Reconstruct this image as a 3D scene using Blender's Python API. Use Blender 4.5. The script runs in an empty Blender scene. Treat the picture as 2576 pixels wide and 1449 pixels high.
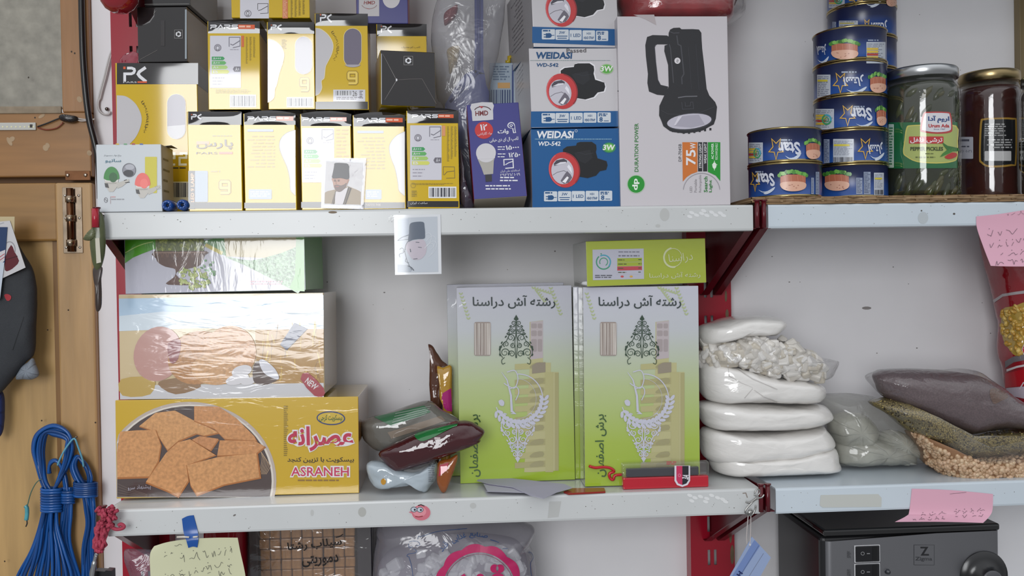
import bpy, bmesh, math, random
from mathutils import Vector as V, Matrix
from mathutils.bvhtree import BVHTree
rnd = random.Random(7)
C = bpy.context.scene.collection
W, H, F = 2576.0, 1449.0, 2200.0
Z0 = 1.45                                    # height of the upper shelf's top above the floor
CAM = V((0.0, -1.1, Z0 - 0.0884))
YAW, PITCH, ROLL = 0.06553, -0.01194, -0.01695
ZA, ZB, ZC = Z0, Z0 - 0.3651, Z0 - 0.735      # tops of the upper, lower and bottom shelves
D_UP, D_WALL = 0.18, 0.205                    # upright front face, wall face
_f = V((math.sin(YAW)*math.cos(PITCH), math.cos(YAW)*math.cos(PITCH), math.sin(PITCH)))
_r = V((math.cos(YAW), -math.sin(YAW), 0)); _u = _r.cross(_f)
R_ = _r*math.cos(ROLL) + _u*math.sin(ROLL); U_ = -_r*math.sin(ROLL) + _u*math.cos(ROLL); F_ = _f

def ray(px, py): return F_ + R_*((px - W/2)/F) - U_*((py - H/2)/F)
def onP(px, py, p0, n):
    d = ray(px, py); return CAM + d*((p0 - CAM).dot(n)/d.dot(n))
def onY(px, py, y): return onP(px, py, V((0, y, 0)), V((0, 1, 0)))
def onZ(px, py, z): return onP(px, py, V((0, 0, z)), V((0, 0, 1)))
def pxm(y): return (y + 1.1)/F                # metres per pixel at depth y

# ---------------------------------------------------------------- materials
def lin(c): return c/12.92 if c <= 0.04045 else ((c + 0.055)/1.055)**2.4
GAIN = 1.0
def rgb(h, g=None):
    h = h.lstrip('#'); k = GAIN if g is None else g
    return [min(0.88, lin(int(h[i:i+2], 16)/255)*k) for i in (0, 2, 4)] + [1]
_m = {}
FIN = {'matte': (.62, 1.45, 0), 'semi': (.34, 1.5, 0), 'gloss': (.055, 1.72, 0), 'lam': (.16, 1.6, 0), 'satin': (.22, 1.5, 0), 'film': (.2, 1.5, 1), 'film2': (.2, 1.5, 2), 'bag': (.5, 1.45, 3),
       'metal': (.28, 1.5, 0), 'steel': (.34, 1.5, 0), 'foil': (.22, 1.5, 0), 'can': (.3, 1.55, 0)}
def nd(t, k, **kw):
    n = t.nodes.new(k)
    for a, b in kw.items(): setattr(n, a, b)
    return n
def M(h, fin='semi', kind=None):
    key = (h, fin, kind)
    if key in _m: return _m[key]
    m = bpy.data.materials.new(('%s_%s_%s' % (kind or 'paint', h.lstrip('#'), fin))); m.use_nodes = True
    t = m.node_tree; b = t.nodes['Principled BSDF']; L = t.links.new
    ro, ior, film = FIN[fin]
    b.inputs['Base Color'].default_value = rgb(h); b.inputs['Roughness'].default_value = ro; b.inputs['IOR'].default_value = ior
    if fin in ('metal', 'steel', 'foil'): b.inputs['Metallic'].default_value = 1.0
    tc = nd(t, 'ShaderNodeTexCoord')
    if film:
        b.inputs['Coat Weight'].default_value = 1.0; b.inputs['Coat Roughness'].default_value = .07; b.inputs['Coat IOR'].default_value = 1.6
        mp = nd(t, 'ShaderNodeMapping'); mp.inputs['Scale'].default_value = {1: (7, 7, 26), 2: (26, 26, 8), 3: (16, 16, 34)}[film]
        mp.inputs['Rotation'].default_value = (0, .25 if film == 1 else -.2, 0)
        nz = nd(t, 'ShaderNodeTexNoise'); nz.inputs['Scale'].default_value = 2.2; nz.inputs['Detail'].default_value = 3; nz.inputs['Distortion'].default_value = 1.2
        bp = nd(t, 'ShaderNodeBump'); bp.inputs['Strength'].default_value = .22; bp.inputs['Distance'].default_value = .0022 if film < 3 else .004
        L(tc.outputs['Object'], mp.inputs[0]); L(mp.outputs[0], nz.inputs[0]); L(nz.outputs[0], bp.inputs['Height']); L(bp.outputs[0], b.inputs['Coat Normal'])
        if film == 3: L(bp.outputs[0], b.inputs['Normal'])
    if kind:
        P = {'biscuit': (260, .22, 0, 'noise'), 'granule': (900, .35, .0008, 'noise'), 'seed': (520, .6, .0015, 'vor'), 'powder': (500, .3, .0006, 'noise'),
             'mottle': (60, .22, 0, 'noise'), 'fabric': (1500, .3, .0006, 'noise'), 'pea': (150, .5, .004, 'vor'), 'leaf': (260, .6, .001, 'noise'), 'wrinkle': (22, .10, .006, 'noise'),
             'scratch': (12, .025, 0, 'noise'), 'wood': (1, .17, .0004, 'wood'), 'straw': (1, .5, .001, 'straw'), 'cardb': (1, .3, .001, 'cardb')}[kind]
        sc, amt, bd, ty = P
        mp = nd(t, 'ShaderNodeMapping'); L(tc.outputs['Object'], mp.inputs[0])
        if ty == 'wood': mp.inputs['Scale'].default_value = (60, 60, 6)
        if ty == 'straw': mp.inputs['Scale'].default_value = (700, 700, 20)
        if ty == 'cardb': mp.inputs['Scale'].default_value = (30, 30, 700)
        if ty == 'vor':
            tx = nd(t, 'ShaderNodeTexVoronoi'); tx.inputs['Scale'].default_value = sc; o = tx.outputs['Distance']
        else:
            tx = nd(t, 'ShaderNodeTexNoise'); tx.inputs['Scale'].default_value = sc; tx.inputs['Detail'].default_value = 4; o = tx.outputs[0]
        L(mp.outputs[0], tx.inputs['Vector'])
        rp = nd(t, 'ShaderNodeValToRGB'); base = rgb(h)
        rp.color_ramp.elements[0].position = .3; rp.color_ramp.elements[1].position = .7
        lo = [c*(1 - amt) for c in base[:3]] + [1]; hi = [min(.9, c*(1 + amt*.7)) for c in base[:3]] + [1]
        if ty == 'vor': lo, hi = hi, lo; rp.color_ramp.elements[0].position = .1
        rp.color_ramp.elements[0].color = lo; rp.color_ramp.elements[1].color = hi
        L(o, rp.inputs[0]); L(rp.outputs[0], b.inputs['Base Color'])
        if bd:
            bp = nd(t, 'ShaderNodeBump'); bp.inputs['Strength'].default_value = .7; bp.inputs['Distance'].default_value = bd; bp.invert = (ty == 'vor')
            L(o, bp.inputs['Height']); L(bp.outputs[0], b.inputs['Normal'])
            if kind == 'wrinkle': bp.inputs['Strength'].default_value = .5
    _m[key] = m; return m
def film_mat(name, h, opac, rough=.08, bump=.3, scale=40, gl=.25):
    """thin clear plastic: see-through sheet with a glossy skin and a little haze"""
    if name in _m: return _m[name]
    m = bpy.data.materials.new(name); m.use_nodes = True; t = m.node_tree; t.nodes.clear(); L = t.links.new
    out = nd(t, 'ShaderNodeOutputMaterial'); tr = nd(t, 'ShaderNodeBsdfTransparent'); gs = nd(t, 'ShaderNodeBsdfGlossy'); df = nd(t, 'ShaderNodeBsdfDiffuse')
    gs.inputs['Roughness'].default_value = rough; df.inputs['Color'].default_value = rgb(h); tr.inputs['Color'].default_value = (.97, .97, .97, 1)
    a = nd(t, 'ShaderNodeMixShader'); a.inputs[0].default_value = opac; L(tr.outputs[0], a.inputs[1]); L(df.outputs[0], a.inputs[2])
    fr = nd(t, 'ShaderNodeFresnel'); ge = nd(t, 'ShaderNodeNewGeometry'); io = nd(t, 'ShaderNodeMix'); io.inputs[2].default_value = 1.45; io.inputs[3].default_value = 1/1.45; L(ge.outputs['Backfacing'], io.inputs[0]); L(io.outputs[0], fr.inputs['IOR'])
    ad = nd(t, 'ShaderNodeMath', operation='MULTIPLY_ADD'); ad.inputs[1].default_value = 1.0; ad.inputs[2].default_value = gl*.1; ad.use_clamp = True
    tc = nd(t, 'ShaderNodeTexCoord'); nz = nd(t, 'ShaderNodeTexNoise'); nz.inputs['Scale'].default_value = scale; nz.inputs['Detail'].default_value = 3; nz.inputs['Distortion'].default_value = 1.5
    bp = nd(t, 'ShaderNodeBump'); bp.inputs['Strength'].default_value = bump; bp.inputs['Distance'].default_value = .01
    L(tc.outputs['Object'], nz.inputs[0]); L(nz.outputs[0], bp.inputs['Height']); L(bp.outputs[0], gs.inputs['Normal']); L(bp.outputs[0], fr.inputs['Normal'])
    L(fr.outputs[0], ad.inputs[0])
    b = nd(t, 'ShaderNodeMixShader'); L(ad.outputs[0], b.inputs[0]); L(a.outputs[0], b.inputs[1]); L(gs.outputs[0], b.inputs[2]); L(b.outputs[0], out.inputs[0])
    _m[name] = m; return m
def ramp_mat(name, axis, stops, lo, hi, fin='lam'):
    """a printed colour blend across a carton (print, fixed to the thing)"""
    m = bpy.data.materials.new(name); m.use_nodes = True; t = m.node_tree; b = t.nodes['Principled BSDF']; L = t.links.new
    ro, ior, film = FIN[fin]; b.inputs['Roughness'].default_value = ro; b.inputs['IOR'].default_value = ior
    if film:
        mm = M('ffffff', fin); bb = mm.node_tree.nodes['Principled BSDF']
        b.inputs['Coat Weight'].default_value = 1; b.inputs['Coat Roughness'].default_value = .07; b.inputs['Coat IOR'].default_value = 1.6
        tc0 = nd(t, 'ShaderNodeTexCoord'); mp = nd(t, 'ShaderNodeMapping'); mp.inputs['Scale'].default_value = (9, 9, 24); mp.inputs['Rotation'].default_value = (0, .4, 0)
        nz = nd(t, 'ShaderNodeTexNoise'); nz.inputs['Scale'].default_value = 2.2; nz.inputs['Detail'].default_value = 3; nz.inputs['Distortion'].default_value = 1.4
        bp = nd(t, 'ShaderNodeBump'); bp.inputs['Strength'].default_value = .3; bp.inputs['Distance'].default_value = .0022
        L(tc0.outputs['Object'], mp.inputs[0]); L(mp.outputs[0], nz.inputs[0]); L(nz.outputs[0], bp.inputs['Height']); L(bp.outputs[0], b.inputs['Coat Normal'])
    tc = nd(t, 'ShaderNodeTexCoord'); sx = nd(t, 'ShaderNodeSeparateXYZ'); mr = nd(t, 'ShaderNodeMapRange'); rp = nd(t, 'ShaderNodeValToRGB')
    mr.inputs['From Min'].default_value = lo; mr.inputs['From Max'].default_value = hi
    L(tc.outputs['Object'], sx.inputs[0]); L(sx.outputs[axis], mr.inputs[0]); L(mr.outputs[0], rp.inputs[0]); L(rp.outputs[0], b.inputs['Base Color'])
    e = rp.color_ramp.elements
    while len(e) < len(stops): e.new(.5)
    for i, (p, h) in enumerate(stops): e[i].position = p; e[i].color = rgb(h)
    return m

# ---------------------------------------------------------------- mesh building
class MB:
    def __init__(s): s.v = []; s.f = []; s.mi = []; s.sm = []; s.mats = []
    def m(s, mat):
        if mat not in s.mats: s.mats.append(mat)
        return s.mats.index(mat)
    def add(s, vs, fs, mat, smooth=False):
        o = len(s.v); s.v += [V(p) for p in vs]; i = s.m(mat) if not isinstance(mat, (list, tuple)) else None
        for k, f in enumerate(fs):
            s.f.append([o + j for j in f]); s.mi.append(i if i is not None else s.m(mat[k])); s.sm.append(smooth)
    def bm(s, bm, matf, smooth=False):
        bm.verts.index_update(); bm.faces.ensure_lookup_table()
        s.add([v.co.copy() for v in bm.verts], [[v.index for v in f.verts] for f in bm.faces], [matf(f) for f in bm.faces] if callable(matf) else matf, smooth); bm.free()
    def box(s, p, r, u, n, w, h, d, mat, bev=.0008, seg=2):
        """p = front bottom left; r right, u up, n outward (towards viewer); depth d goes along -n. mat: material or {front,side,top,back}"""
        bm = bmesh.new(); bmesh.ops.create_cube(bm, size=1)
        for v in bm.verts: v.co = V(((v.co.x + .5)*w, (v.co.y + .5)*h, (v.co.z - .5)*d))
        b = min(bev, w*.3, h*.3, d*.3)
        if b > 0: bmesh.ops.bevel(bm, geom=bm.edges[:], offset=b, segments=seg, profile=.5, affect='EDGES')
        M3 = Matrix((r, u, n)).transposed()
        if isinstance(mat, dict):
            def mf(f):
                q = f.normal; g = mat.get
                if q.z > .75: return g('front')
                if abs(q.x) > .7: return g('right' if q.x > 0 else 'left', g('side', g('front')))
                if abs(q.y) > .7: return g('top' if q.y > 0 else 'bottom', g('top', g('side', g('front'))))
                return g('side', g('front')) if q.z < .3 else g('front')
        else: mf = mat
        bm.normal_update(); lst = [mf(f) for f in bm.faces] if callable(mf) else mf
        for v in bm.verts: v.co = V(p) + M3 @ v.co
        s.bm(bm, lst if not isinstance(lst, list) else (lambda f, it=iter(lst): next(it)))
        return s
    def abox(s, x0, y0, z0, x1, y1, z1, mat, bev=.0008, seg=2):
        return s.box(V((x0, y0, z0)), V((1, 0, 0)), V((0, 0, 1)), V((0, -1, 0)), x1-x0, z1-z0, y1-y0, mat, bev, seg)
    def tube(s, pts, rad, mat, n=8, caps=True, closed=False, smooth=True):
        pts = [V(p) for p in pts]; N = len(pts); rs = rad if isinstance(rad, (list, tuple)) else [rad]*N
        vs, fs = [], []; up = None
        for i, p in enumerate(pts):
            a = pts[(i-1) % N] if (i or closed) else p; b = pts[(i+1) % N] if (i < N-1 or closed) else p
            t = (b - a).normalized() if (b-a).length > 1e-9 else V((0, 0, 1))
            if up is None: up = t.orthogonal().normalized()
            up = (up - t*up.dot(t)); up = up.normalized() if up.length > 1e-6 else t.orthogonal().normalized(); w = t.cross(up)
            for k in range(n):
                a_ = 2*math.pi*k/n; vs.append(p + (up*math.cos(a_) + w*math.sin(a_))*rs[i])
        for i in range(N - (0 if closed else 1)):
            for k in range(n):
                j = (i+1) % N; fs.append([i*n+k, i*n+(k+1) % n, j*n+(k+1) % n, j*n+k])
        if caps and not closed: fs += [list(range(n))[::-1], [(N-1)*n+k for k in range(n)]]
        s.add(vs, fs, mat, smooth); return s
    def lathe(s, c, prof, mat, n=40, axis=V((0, 0, 1)), mats=None, smooth=True):
        """prof: (radius, height along axis); mats: material per profile segment"""
        c = V(c); ax = axis.normalized(); e1 = V((1, 0, 0)) if abs(ax.x) < .9 else V((0, 1, 0)); e1 = (e1 - ax*e1.dot(ax)).normalized(); e2 = ax.cross(e1)
        vs, fs, ms = [], [], []
        for r, z in prof:
            for k in range(n):
                a = 2*math.pi*k/n; vs.append(c + ax*z + (e1*math.cos(a) + e2*math.sin(a))*max(r, 1e-5))
        for i in range(len(prof)-1):
            for k in range(n):
                fs.append([i*n+k, i*n+(k+1) % n, (i+1)*n+(k+1) % n, (i+1)*n+k]); ms.append(mats[i] if mats else mat)
        fs += [list(range(n))[::-1], [(len(prof)-1)*n+k for k in range(n)]]; ms += [mats[0] if mats else mat, mats[-1] if mats else mat]
        s.add(vs, fs, ms, smooth); return s
    def prism(s, pts, off, mat, smooth=False):
        """closed outline pts (3D, planar) extruded by vector off"""
        n = len(pts); vs = [V(p) for p in pts] + [V(p) + off for p in pts]
        fs = [list(range(n)), [n + k for k in range(n)][::-1]] + [[k, n+k, n+(k+1) % n, (k+1) % n] for k in range(n)]
        s.add(vs, fs, mat, smooth); return s
    def grid(s, fn, nu, nv, mat, smooth=True):
        vs = [fn(i/nu, j/nv) for j in range(nv+1) for i in range(nu+1)]
        fs = [[j*(nu+1)+i, j*(nu+1)+i+1, (j+1)*(nu+1)+i+1, (j+1)*(nu+1)+i] for j in range(nv) for i in range(nu)]
        s.add(vs, fs, mat, smooth); return s
    def sphere(s, c, r, mat, sub=2, sc=(1, 1, 1), rot=None, jit=0):
        bm = bmesh.new(); bmesh.ops.create_icosphere(bm, subdivisions=sub, radius=1)
        for v in bm.verts:
            q = V((v.co.x*sc[0], v.co.y*sc[1], v.co.z*sc[2]))*r*(1 + rnd.uniform(-jit, jit))
            v.co = V(c) + (rot @ q if rot else q)
        s.bm(bm, mat, True); return s
    # ---- print on a surface, drawn in photograph pixels that fall on that surface
    def poly(s, fc, pts, mat, ly=1):
        return fc.put(s, [[V((x, y)) for x, y in pts]], mat, ly)
    def rect(s, fc, x0, y0, x1, y1, mat, ly=1, sk=0): return s.poly(fc, [(x0, y0), (x1, y0+sk), (x1, y1+sk), (x0, y1)], mat, ly)
    def rrect(s, fc, x0, y0, x1, y1, r, mat, ly=1):
        p = []
        for cx, cy, a0 in ((x1-r, y0+r, -90), (x1-r, y1-r, 0), (x0+r, y1-r, 90), (x0+r, y0+r, 180)):
            for k in range(7): a = math.radians(a0 + k*15); p.append((cx + r*math.cos(a), cy + r*math.sin(a)))
        return s.poly(fc, p, mat, ly)
    def ell(s, fc, cx, cy, rx, ry, mat, ly=1, a0=0, a1=360, rot=0, n=28):
        p = []; cr, sr = math.cos(math.radians(rot)), math.sin(math.radians(rot))
        for k in range(n if a1-a0 >= 360 else n+1):
            a = math.radians(a0 + (a1-a0)*k/n); x, y = rx*math.cos(a), ry*math.sin(a); p.append((cx + x*cr - y*sr, cy + x*sr + y*cr))
        return s.poly(fc, p, mat, ly)
    def arc(s, fc, cx, cy, rx, ry, w, mat, ly=1, a0=0, a1=360, rot=0, n=36):
        p = []; cr, sr = math.cos(math.radians(rot)), math.sin(math.radians(rot))
        for k in range(n+1):
            a = math.radians(a0 + (a1-a0)*k/n); x, y = rx*math.cos(a), ry*math.sin(a); p.append((cx + x*cr - y*sr, cy + x*sr + y*cr))
        return s.stroke(fc, p, w, mat, ly)
    def stroke(s, fc, pts, w, mat, ly=1, closed=False):
        P = [V(p) for p in pts]; n = len(P); ws = w if isinstance(w, (list, tuple)) else [w]*n; L, Rr = [], []
        for i in range(n):
            a = P[(i-1) % n] if (i or closed) else None; b = P[(i+1) % n] if (i < n-1 or closed) else None
            d1 = (P[i]-a).normalized() if a is not None and (P[i]-a).length > 1e-6 else None
            d2 = (b-P[i]).normalized() if b is not None and (b-P[i]).length > 1e-6 else None
            d1 = d1 or d2 or V((1, 0)); d2 = d2 or d1; t = d1 + d2
            t = t.normalized() if t.length > 1e-3 else d1
            nn = V((-t.y, t.x)); k = max(.45, nn.dot(V((-d1.y, d1.x)))); o = nn*(ws[i]/2/k); L.append(P[i]+o); Rr.append(P[i]-o)
        q = [[L[i], L[(i+1) % n], Rr[(i+1) % n], Rr[i]] for i in range(n if closed else n-1)]
        return fc.put(s, q, mat, ly)
    def text(s, fc, tx, x0, y0, x1, y1, mat, ly=2, rot=0, bold=0, shear=0, out=None, res=2):
        """text filled into the pixel box x0..y1 (before turning it by rot degrees clockwise about the box centre)"""
        vs, fs = glyphs(tx, bold, res); a, b, c, d = min(v[0] for v in vs), max(v[0] for v in vs), min(v[1] for v in vs), max(v[1] for v in vs)
        cx, cy = (x0+x1)/2, (y0+y1)/2; w, h = x1-x0, y1-y0
        co, si = math.cos(math.radians(rot)), math.sin(math.radians(rot)); q = []
        for X, Y in vs:
            y = (.5 - (Y-c)/(d-c+1e-9))*h; x = ((X-a)/(b-a+1e-9) - .5)*w - shear*y
            q.append(V((cx + x*co - y*si, cy + x*si + y*co)))
        return fc.put(s, [[q[i] for i in f] for f in fs], mat, ly, fine=True)
    def lines(s, fc, x0, y0, x1, y1, rows, mat, ly=2, sd=1, fill=.55, right=False):
        """rows of unreadably small print"""
        g = random.Random(sd); hh = (y1-y0)/rows; q = []
        for k in range(rows):
            y = y0 + k*hh; xe = x1 if not right else x1; x = x0 if not right else x0 + g.random()*.35*(x1-x0); xe = x1 - (0 if right else g.random()*.35*(x1-x0))
            while x < xe:
                l = g.uniform(.8, 3.2)*hh
                q.append([V((x, y)), V((min(x+l, xe), y)), V((min(x+l, xe), y+hh*fill)), V((x, y+hh*fill))]); x += l + hh*.45
        return fc.put(s, q, mat, ly)
    def barcode(s, fc, x0, y0, x1, y1, ly=2, sd=3, bg='e8e8ea', fg='3a3a44', fin='gloss', pad=3):
        g = random.Random(sd); s.rect(fc, x0-pad, y0-pad, x1+pad, y1+pad, M(bg, fin), ly); x = x0; q = []
        while x < x1:
            w = g.choice((1, 1, 2, 3)); w = min(w*(x1-x0)/48, x1-x); q.append([V((x, y0)), V((x+w, y0)), V((x+w, y1)), V((x, y1))]); x += w + g.choice((1, 1, 2))*(x1-x0)/48
        return fc.put(s, q, M(fg, fin), ly+1)
    def build(s, name, parent=None, origin=None, label=None, cat=None, group=None, kind=None):
        me = bpy.data.meshes.new(name)
        if origin is None: origin = parent['_w'] if parent else None
        if origin is None:
            xs = [v.x for v in s.v]; ys = [v.y for v in s.v]; zs = [v.z for v in s.v]
            origin = V(((min(xs)+max(xs))/2, (min(ys)+max(ys))/2, min(zs)))
        origin = V(origin)
        me.from_pydata([tuple(v - origin) for v in s.v], [], s.f)
        for m in s.mats: me.materials.append(m)
        me.polygons.foreach_set('material_index', s.mi); me.polygons.foreach_set('use_smooth', s.sm); me.update()
        o = bpy.data.objects.new(name, me); C.objects.link(o)
        if parent: o.parent = parent; o.location = origin - V(parent['_w'])
        else: o.location = origin
        o['_w'] = tuple(origin)
        return tag(o, label, cat, group, kind)
def tag(o, label=None, cat=None, group=None, kind=None):
    if label: o['label'] = label
    if cat: o['category'] = cat
    if group: o['group'] = group
    if kind: o['kind'] = kind
    return o
def thing(name, loc, label, cat, group=None):
    o = bpy.data.objects.new(name, None); C.objects.link(o); o.location = loc; o['_w'] = tuple(loc); o.empty_display_size = .02
    return tag(o, label, cat, group)

# ---------------------------------------------------------------- lettering
FORMS = {}
for ch, base, n in (('ا', 0xFE8D, 2), ('آ', 0xFE81, 2), ('ب', 0xFE8F, 4), ('پ', 0xFB56, 4), ('ت', 0xFE95, 4), ('ج', 0xFE9D, 4), ('چ', 0xFB7A, 4), ('ح', 0xFEA1, 4), ('خ', 0xFEA5, 4),
                    ('د', 0xFEA9, 2), ('ذ', 0xFEAB, 2), ('ر', 0xFEAD, 2), ('ز', 0xFEAF, 2), ('س', 0xFEB1, 4), ('ش', 0xFEB5, 4), ('ص', 0xFEB9, 4), ('ط', 0xFEC1, 4), ('ع', 0xFEC9, 4), ('غ', 0xFECD, 4),
                    ('ف', 0xFED1, 4), ('ق', 0xFED5, 4), ('ک', 0xFB8E, 4), ('گ', 0xFB92, 4), ('ل', 0xFEDD, 4), ('م', 0xFEE1, 4), ('ن', 0xFEE5, 4), ('و', 0xFEED, 2), ('ه', 0xFEE9, 4), ('ی', 0xFBFC, 4)):
    FORMS[ch] = (base, n)
def fa(s):
    """Persian words shaped into joined letter forms and set in visual order"""
    o = []
    for i, ch in enumerate(s):
        if ch not in FORMS: o.append(ch); continue
        base, n = FORMS[ch]; pv = i > 0 and s[i-1] in FORMS and FORMS[s[i-1]][1] == 4; nx = n == 4 and i+1 < len(s) and s[i+1] in FORMS
        o.append(chr(base + (3 if pv and nx else 1 if pv else 2 if nx else 0)))
    r = ''.join(o)[::-1]; out, run = [], ''
    for ch in r:
        if ch.isdigit(): run = run + ch
        else:
            out.append(run[::-1]); run = ''; out.append(ch)
    return ''.join(out) + run[::-1]
_g = {}
def glyphs(tx, bold=0, res=2):
    k = (tx, bold, res)
    if k in _g: return _g[k]
    cu = bpy.data.curves.new('lettering', 'FONT'); cu.body = tx; cu.offset = bold; cu.resolution_u = res; cu.fill_mode = 'FRONT'
    ob = bpy.data.objects.new('lettering', cu); C.objects.link(ob)
    me = ob.evaluated_get(bpy.context.evaluated_depsgraph_get()).to_mesh()
    r = ([(v.co.x, v.co.y) for v in me.vertices], [list(p.vertices) for p in me.polygons])
    bpy.data.objects.remove(ob); bpy.data.curves.remove(cu); _g[k] = r; return r
EPS = .00014
_k = [0]
class Flat:
    def __init__(s, p0, n, bend=None): s.p, s.n, s.bend = V(p0), V(n).normalized(), bend
    def at(s, x, y, ly=0):
        q = onP(x, y, s.p, s.n)
        if s.bend: q = q - s.n*s.bend(x, y)
        return q + s.n*(ly*EPS)
    def put(s, mb, polys, mat, ly, fine=False):
        vs, fs = [], []
        for p in polys:
            _k[0] = (_k[0]+1) % 61; fs.append(list(range(len(vs), len(vs)+len(p)))); vs += [s.at(q.x, q.y, ly + _k[0]*.016) for q in p]
        # winding towards the viewer
        for f in fs:
            a = sum((vs[f[i]] - vs[f[0]]).cross(vs[f[(i+1) % len(f)]] - vs[f[0]]).dot(s.n) for i in range(len(f)))
            if a < 0: f.reverse()
        mb.add(vs, fs, mat); return mb
class Cyl:
    """upright cylinder; print is laid on its skin"""
    def __init__(s, c, r): s.c, s.r = V(c), r
    def at(s, x, y, ly=0):
        d = ray(x, y); ox, oy = CAM.x - s.c.x, CAM.y - s.c.y; a = d.x**2 + d.y**2; b = ox*d.x + oy*d.y; c = ox*ox + oy*oy - s.r**2; D = b*b - a*c
        if D < 0: t = -b/a
        else: t = (-b - math.sqrt(D))/a
        q = CAM + d*t; k = V((q.x-s.c.x, q.y-s.c.y, 0)); k = k.normalized()*(s.r + ly*EPS*1.5)
        return V((s.c.x + k.x, s.c.y + k.y, q.z))
    def put(s, mb, polys, mat, ly, fine=False):
        for p in polys:
            bm = bmesh.new(); vv = [bm.verts.new((q.x, q.y, 0)) for q in p]
            try: bm.faces.new(vv)
            except ValueError: bm.free(); continue
            x0, x1 = min(q.x for q in p), max(q.x for q in p); n = int((x1-x0)/6)
            for k in range(1, n+1):
                x = x0 + (x1-x0)*k/(n+1)
                bmesh.ops.bisect_plane(bm, geom=bm.verts[:]+bm.edges[:]+bm.faces[:], plane_co=(x, 0, 0), plane_no=(1, 0, 0))
            _k[0] = (_k[0]+1) % 61; ly_ = ly + _k[0]*.016; bm.verts.index_update(); vs = [s.at(v.co.x, v.co.y, ly_) for v in bm.verts]; fs = [[v.index for v in f.verts] for f in bm.faces]
            for f in fs:
                cc = vs[f[0]]; nn = V((cc.x-s.c.x, cc.y-s.c.y, 0)); a = sum((vs[f[i]]-cc).cross(vs[f[(i+1) % len(f)]]-cc).dot(nn) for i in range(len(f)))
                if a < 0: f.reverse()
            mb.add(vs, fs, mat, True); bm.free()
        return mb
class Skin:
    """print laid onto any built mesh by dropping it along the view of the photographer onto the skin"""
    def __init__(s, mb, step=8):
        s.t = BVHTree.FromPolygons([tuple(v) for v in mb.v], mb.f); s.step = step
    def at(s, x, y, ly=0):
        d = ray(x, y).normalized(); h = s.t.ray_cast(CAM, d)
        if h[0] is None: return None
        n = h[1] if h[1].dot(d) < 0 else -h[1]
        return h[0] + n*(ly*EPS*2.2 + .0003)
    def put(s, mb, polys, mat, ly, fine=False):
        for p in polys:
            bm = bmesh.new(); vv = [bm.verts.new((q.x, q.y, 0)) for q in p]
            try: bm.faces.new(vv)
            except ValueError: bm.free(); continue
            for ax in (0, 1):
                lo, hi = min(q[ax] for q in p), max(q[ax] for q in p); n = int((hi-lo)/s.step)
                for k in range(1, n+1):
                    c = [0, 0, 0]; c[ax] = lo + (hi-lo)*k/(n+1); nn = [0, 0, 0]; nn[ax] = 1
                    bmesh.ops.bisect_plane(bm, geom=bm.verts[:]+bm.edges[:]+bm.faces[:], plane_co=c, plane_no=nn)
            _k[0] = (_k[0]+1) % 61; ly_ = ly + _k[0]*.016; bm.verts.index_update(); vs = [s.at(v.co.x, v.co.y, ly_) for v in bm.verts]; keep = [[v.index for v in f.verts] for f in bm.faces if all(vs[v.index] is not None for v in f.verts)]
            vs = [v if v is not None else V((0, 0, 0)) for v in vs]; used = sorted({i for f in keep for i in f}); mp = {i: k for k, i in enumerate(used)}
            for f in keep:
                cc = vs[f[0]]; a = sum((vs[f[i]]-cc).cross(vs[f[(i+1) % len(f)]]-cc).dot(CAM-cc) for i in range(len(f)))
                if a < 0: f.reverse()
            mb.add([vs[i] for i in used], [[mp[i] for i in f] for f in keep], mat, True); bm.free()
        return mb

def carton(x0, y0, x1, y1, yf, depth, mats, zb=None, lean=0, yaw=0, bev=.0008, ztop=None):
    """a carton whose front face fills those photograph pixels at depth yf; lean = degrees tipped back, yaw = turned to face right (+)"""
    a, b = math.radians(lean), math.radians(yaw)
    n = V((math.sin(b)*math.cos(a), -math.cos(b)*math.cos(a), math.sin(a))); r = V((math.cos(b), math.sin(b), 0)); u = n.cross(r)*-1
    if u.z < 0: u = -u
    p0 = onY((x0+x1)/2, y1, yf); bl, br, tl, tr = (onP(x, y, p0, n) for x, y in ((x0, y1), (x1, y1), (x0, y0), (x1, y0)))
    L = ((bl-p0).dot(r) + (tl-p0).dot(r))/2; Rt = ((br-p0).dot(r) + (tr-p0).dot(r))/2
    B = ((bl-p0).dot(u) + (br-p0).dot(u))/2; T = ((tl-p0).dot(u) + (tr-p0).dot(u))/2
    if zb is not None: B = (zb - p0.z)/u.z + (0.0 if lean <= 0 else 0)
    p = p0 + r*L + u*B; mb = MB(); mb.box(p, r, u, n, Rt-L, T-B, depth, mats, bev)
    fc = Flat(p0, n); fc.r, fc.u, fc.bl, fc.w, fc.h, fc.d = r, u, p, Rt-L, T-B, depth; fc.base = p + r*(Rt-L)/2 - n*depth/2; fc.base.z = min(v.z for v in mb.v); fc.top = max(v.z for v in mb.v)
    fc.side = Flat(p + r*(Rt-L), r); fc.lside = Flat(p, -r)
    return mb, fc
def spl(pts, n=6, closed=False):
    """smooth line through points (any dimension)"""
    P = [V(p) for p in pts]; N = len(P); out = []
    for i in range(N if closed else N-1):
        p0 = P[(i-1) % N] if (i or closed) else P[i]; p1 = P[i]; p2 = P[(i+1) % N]; p3 = P[(i+2) % N] if (i+2 < N or closed) else p2
        for k in range(n):
            t = k/n; out.append(.5*((2*p1) + (p2-p0)*t + (2*p0-5*p1+4*p2-p3)*t*t + (3*p1-3*p2+p3-p0)*t**3))
    if not closed: out.append(P[-1])
    return out
def sp2(pts, n=6, closed=False): return [(q.x, q.y) for q in spl(pts, n, closed)]

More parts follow.
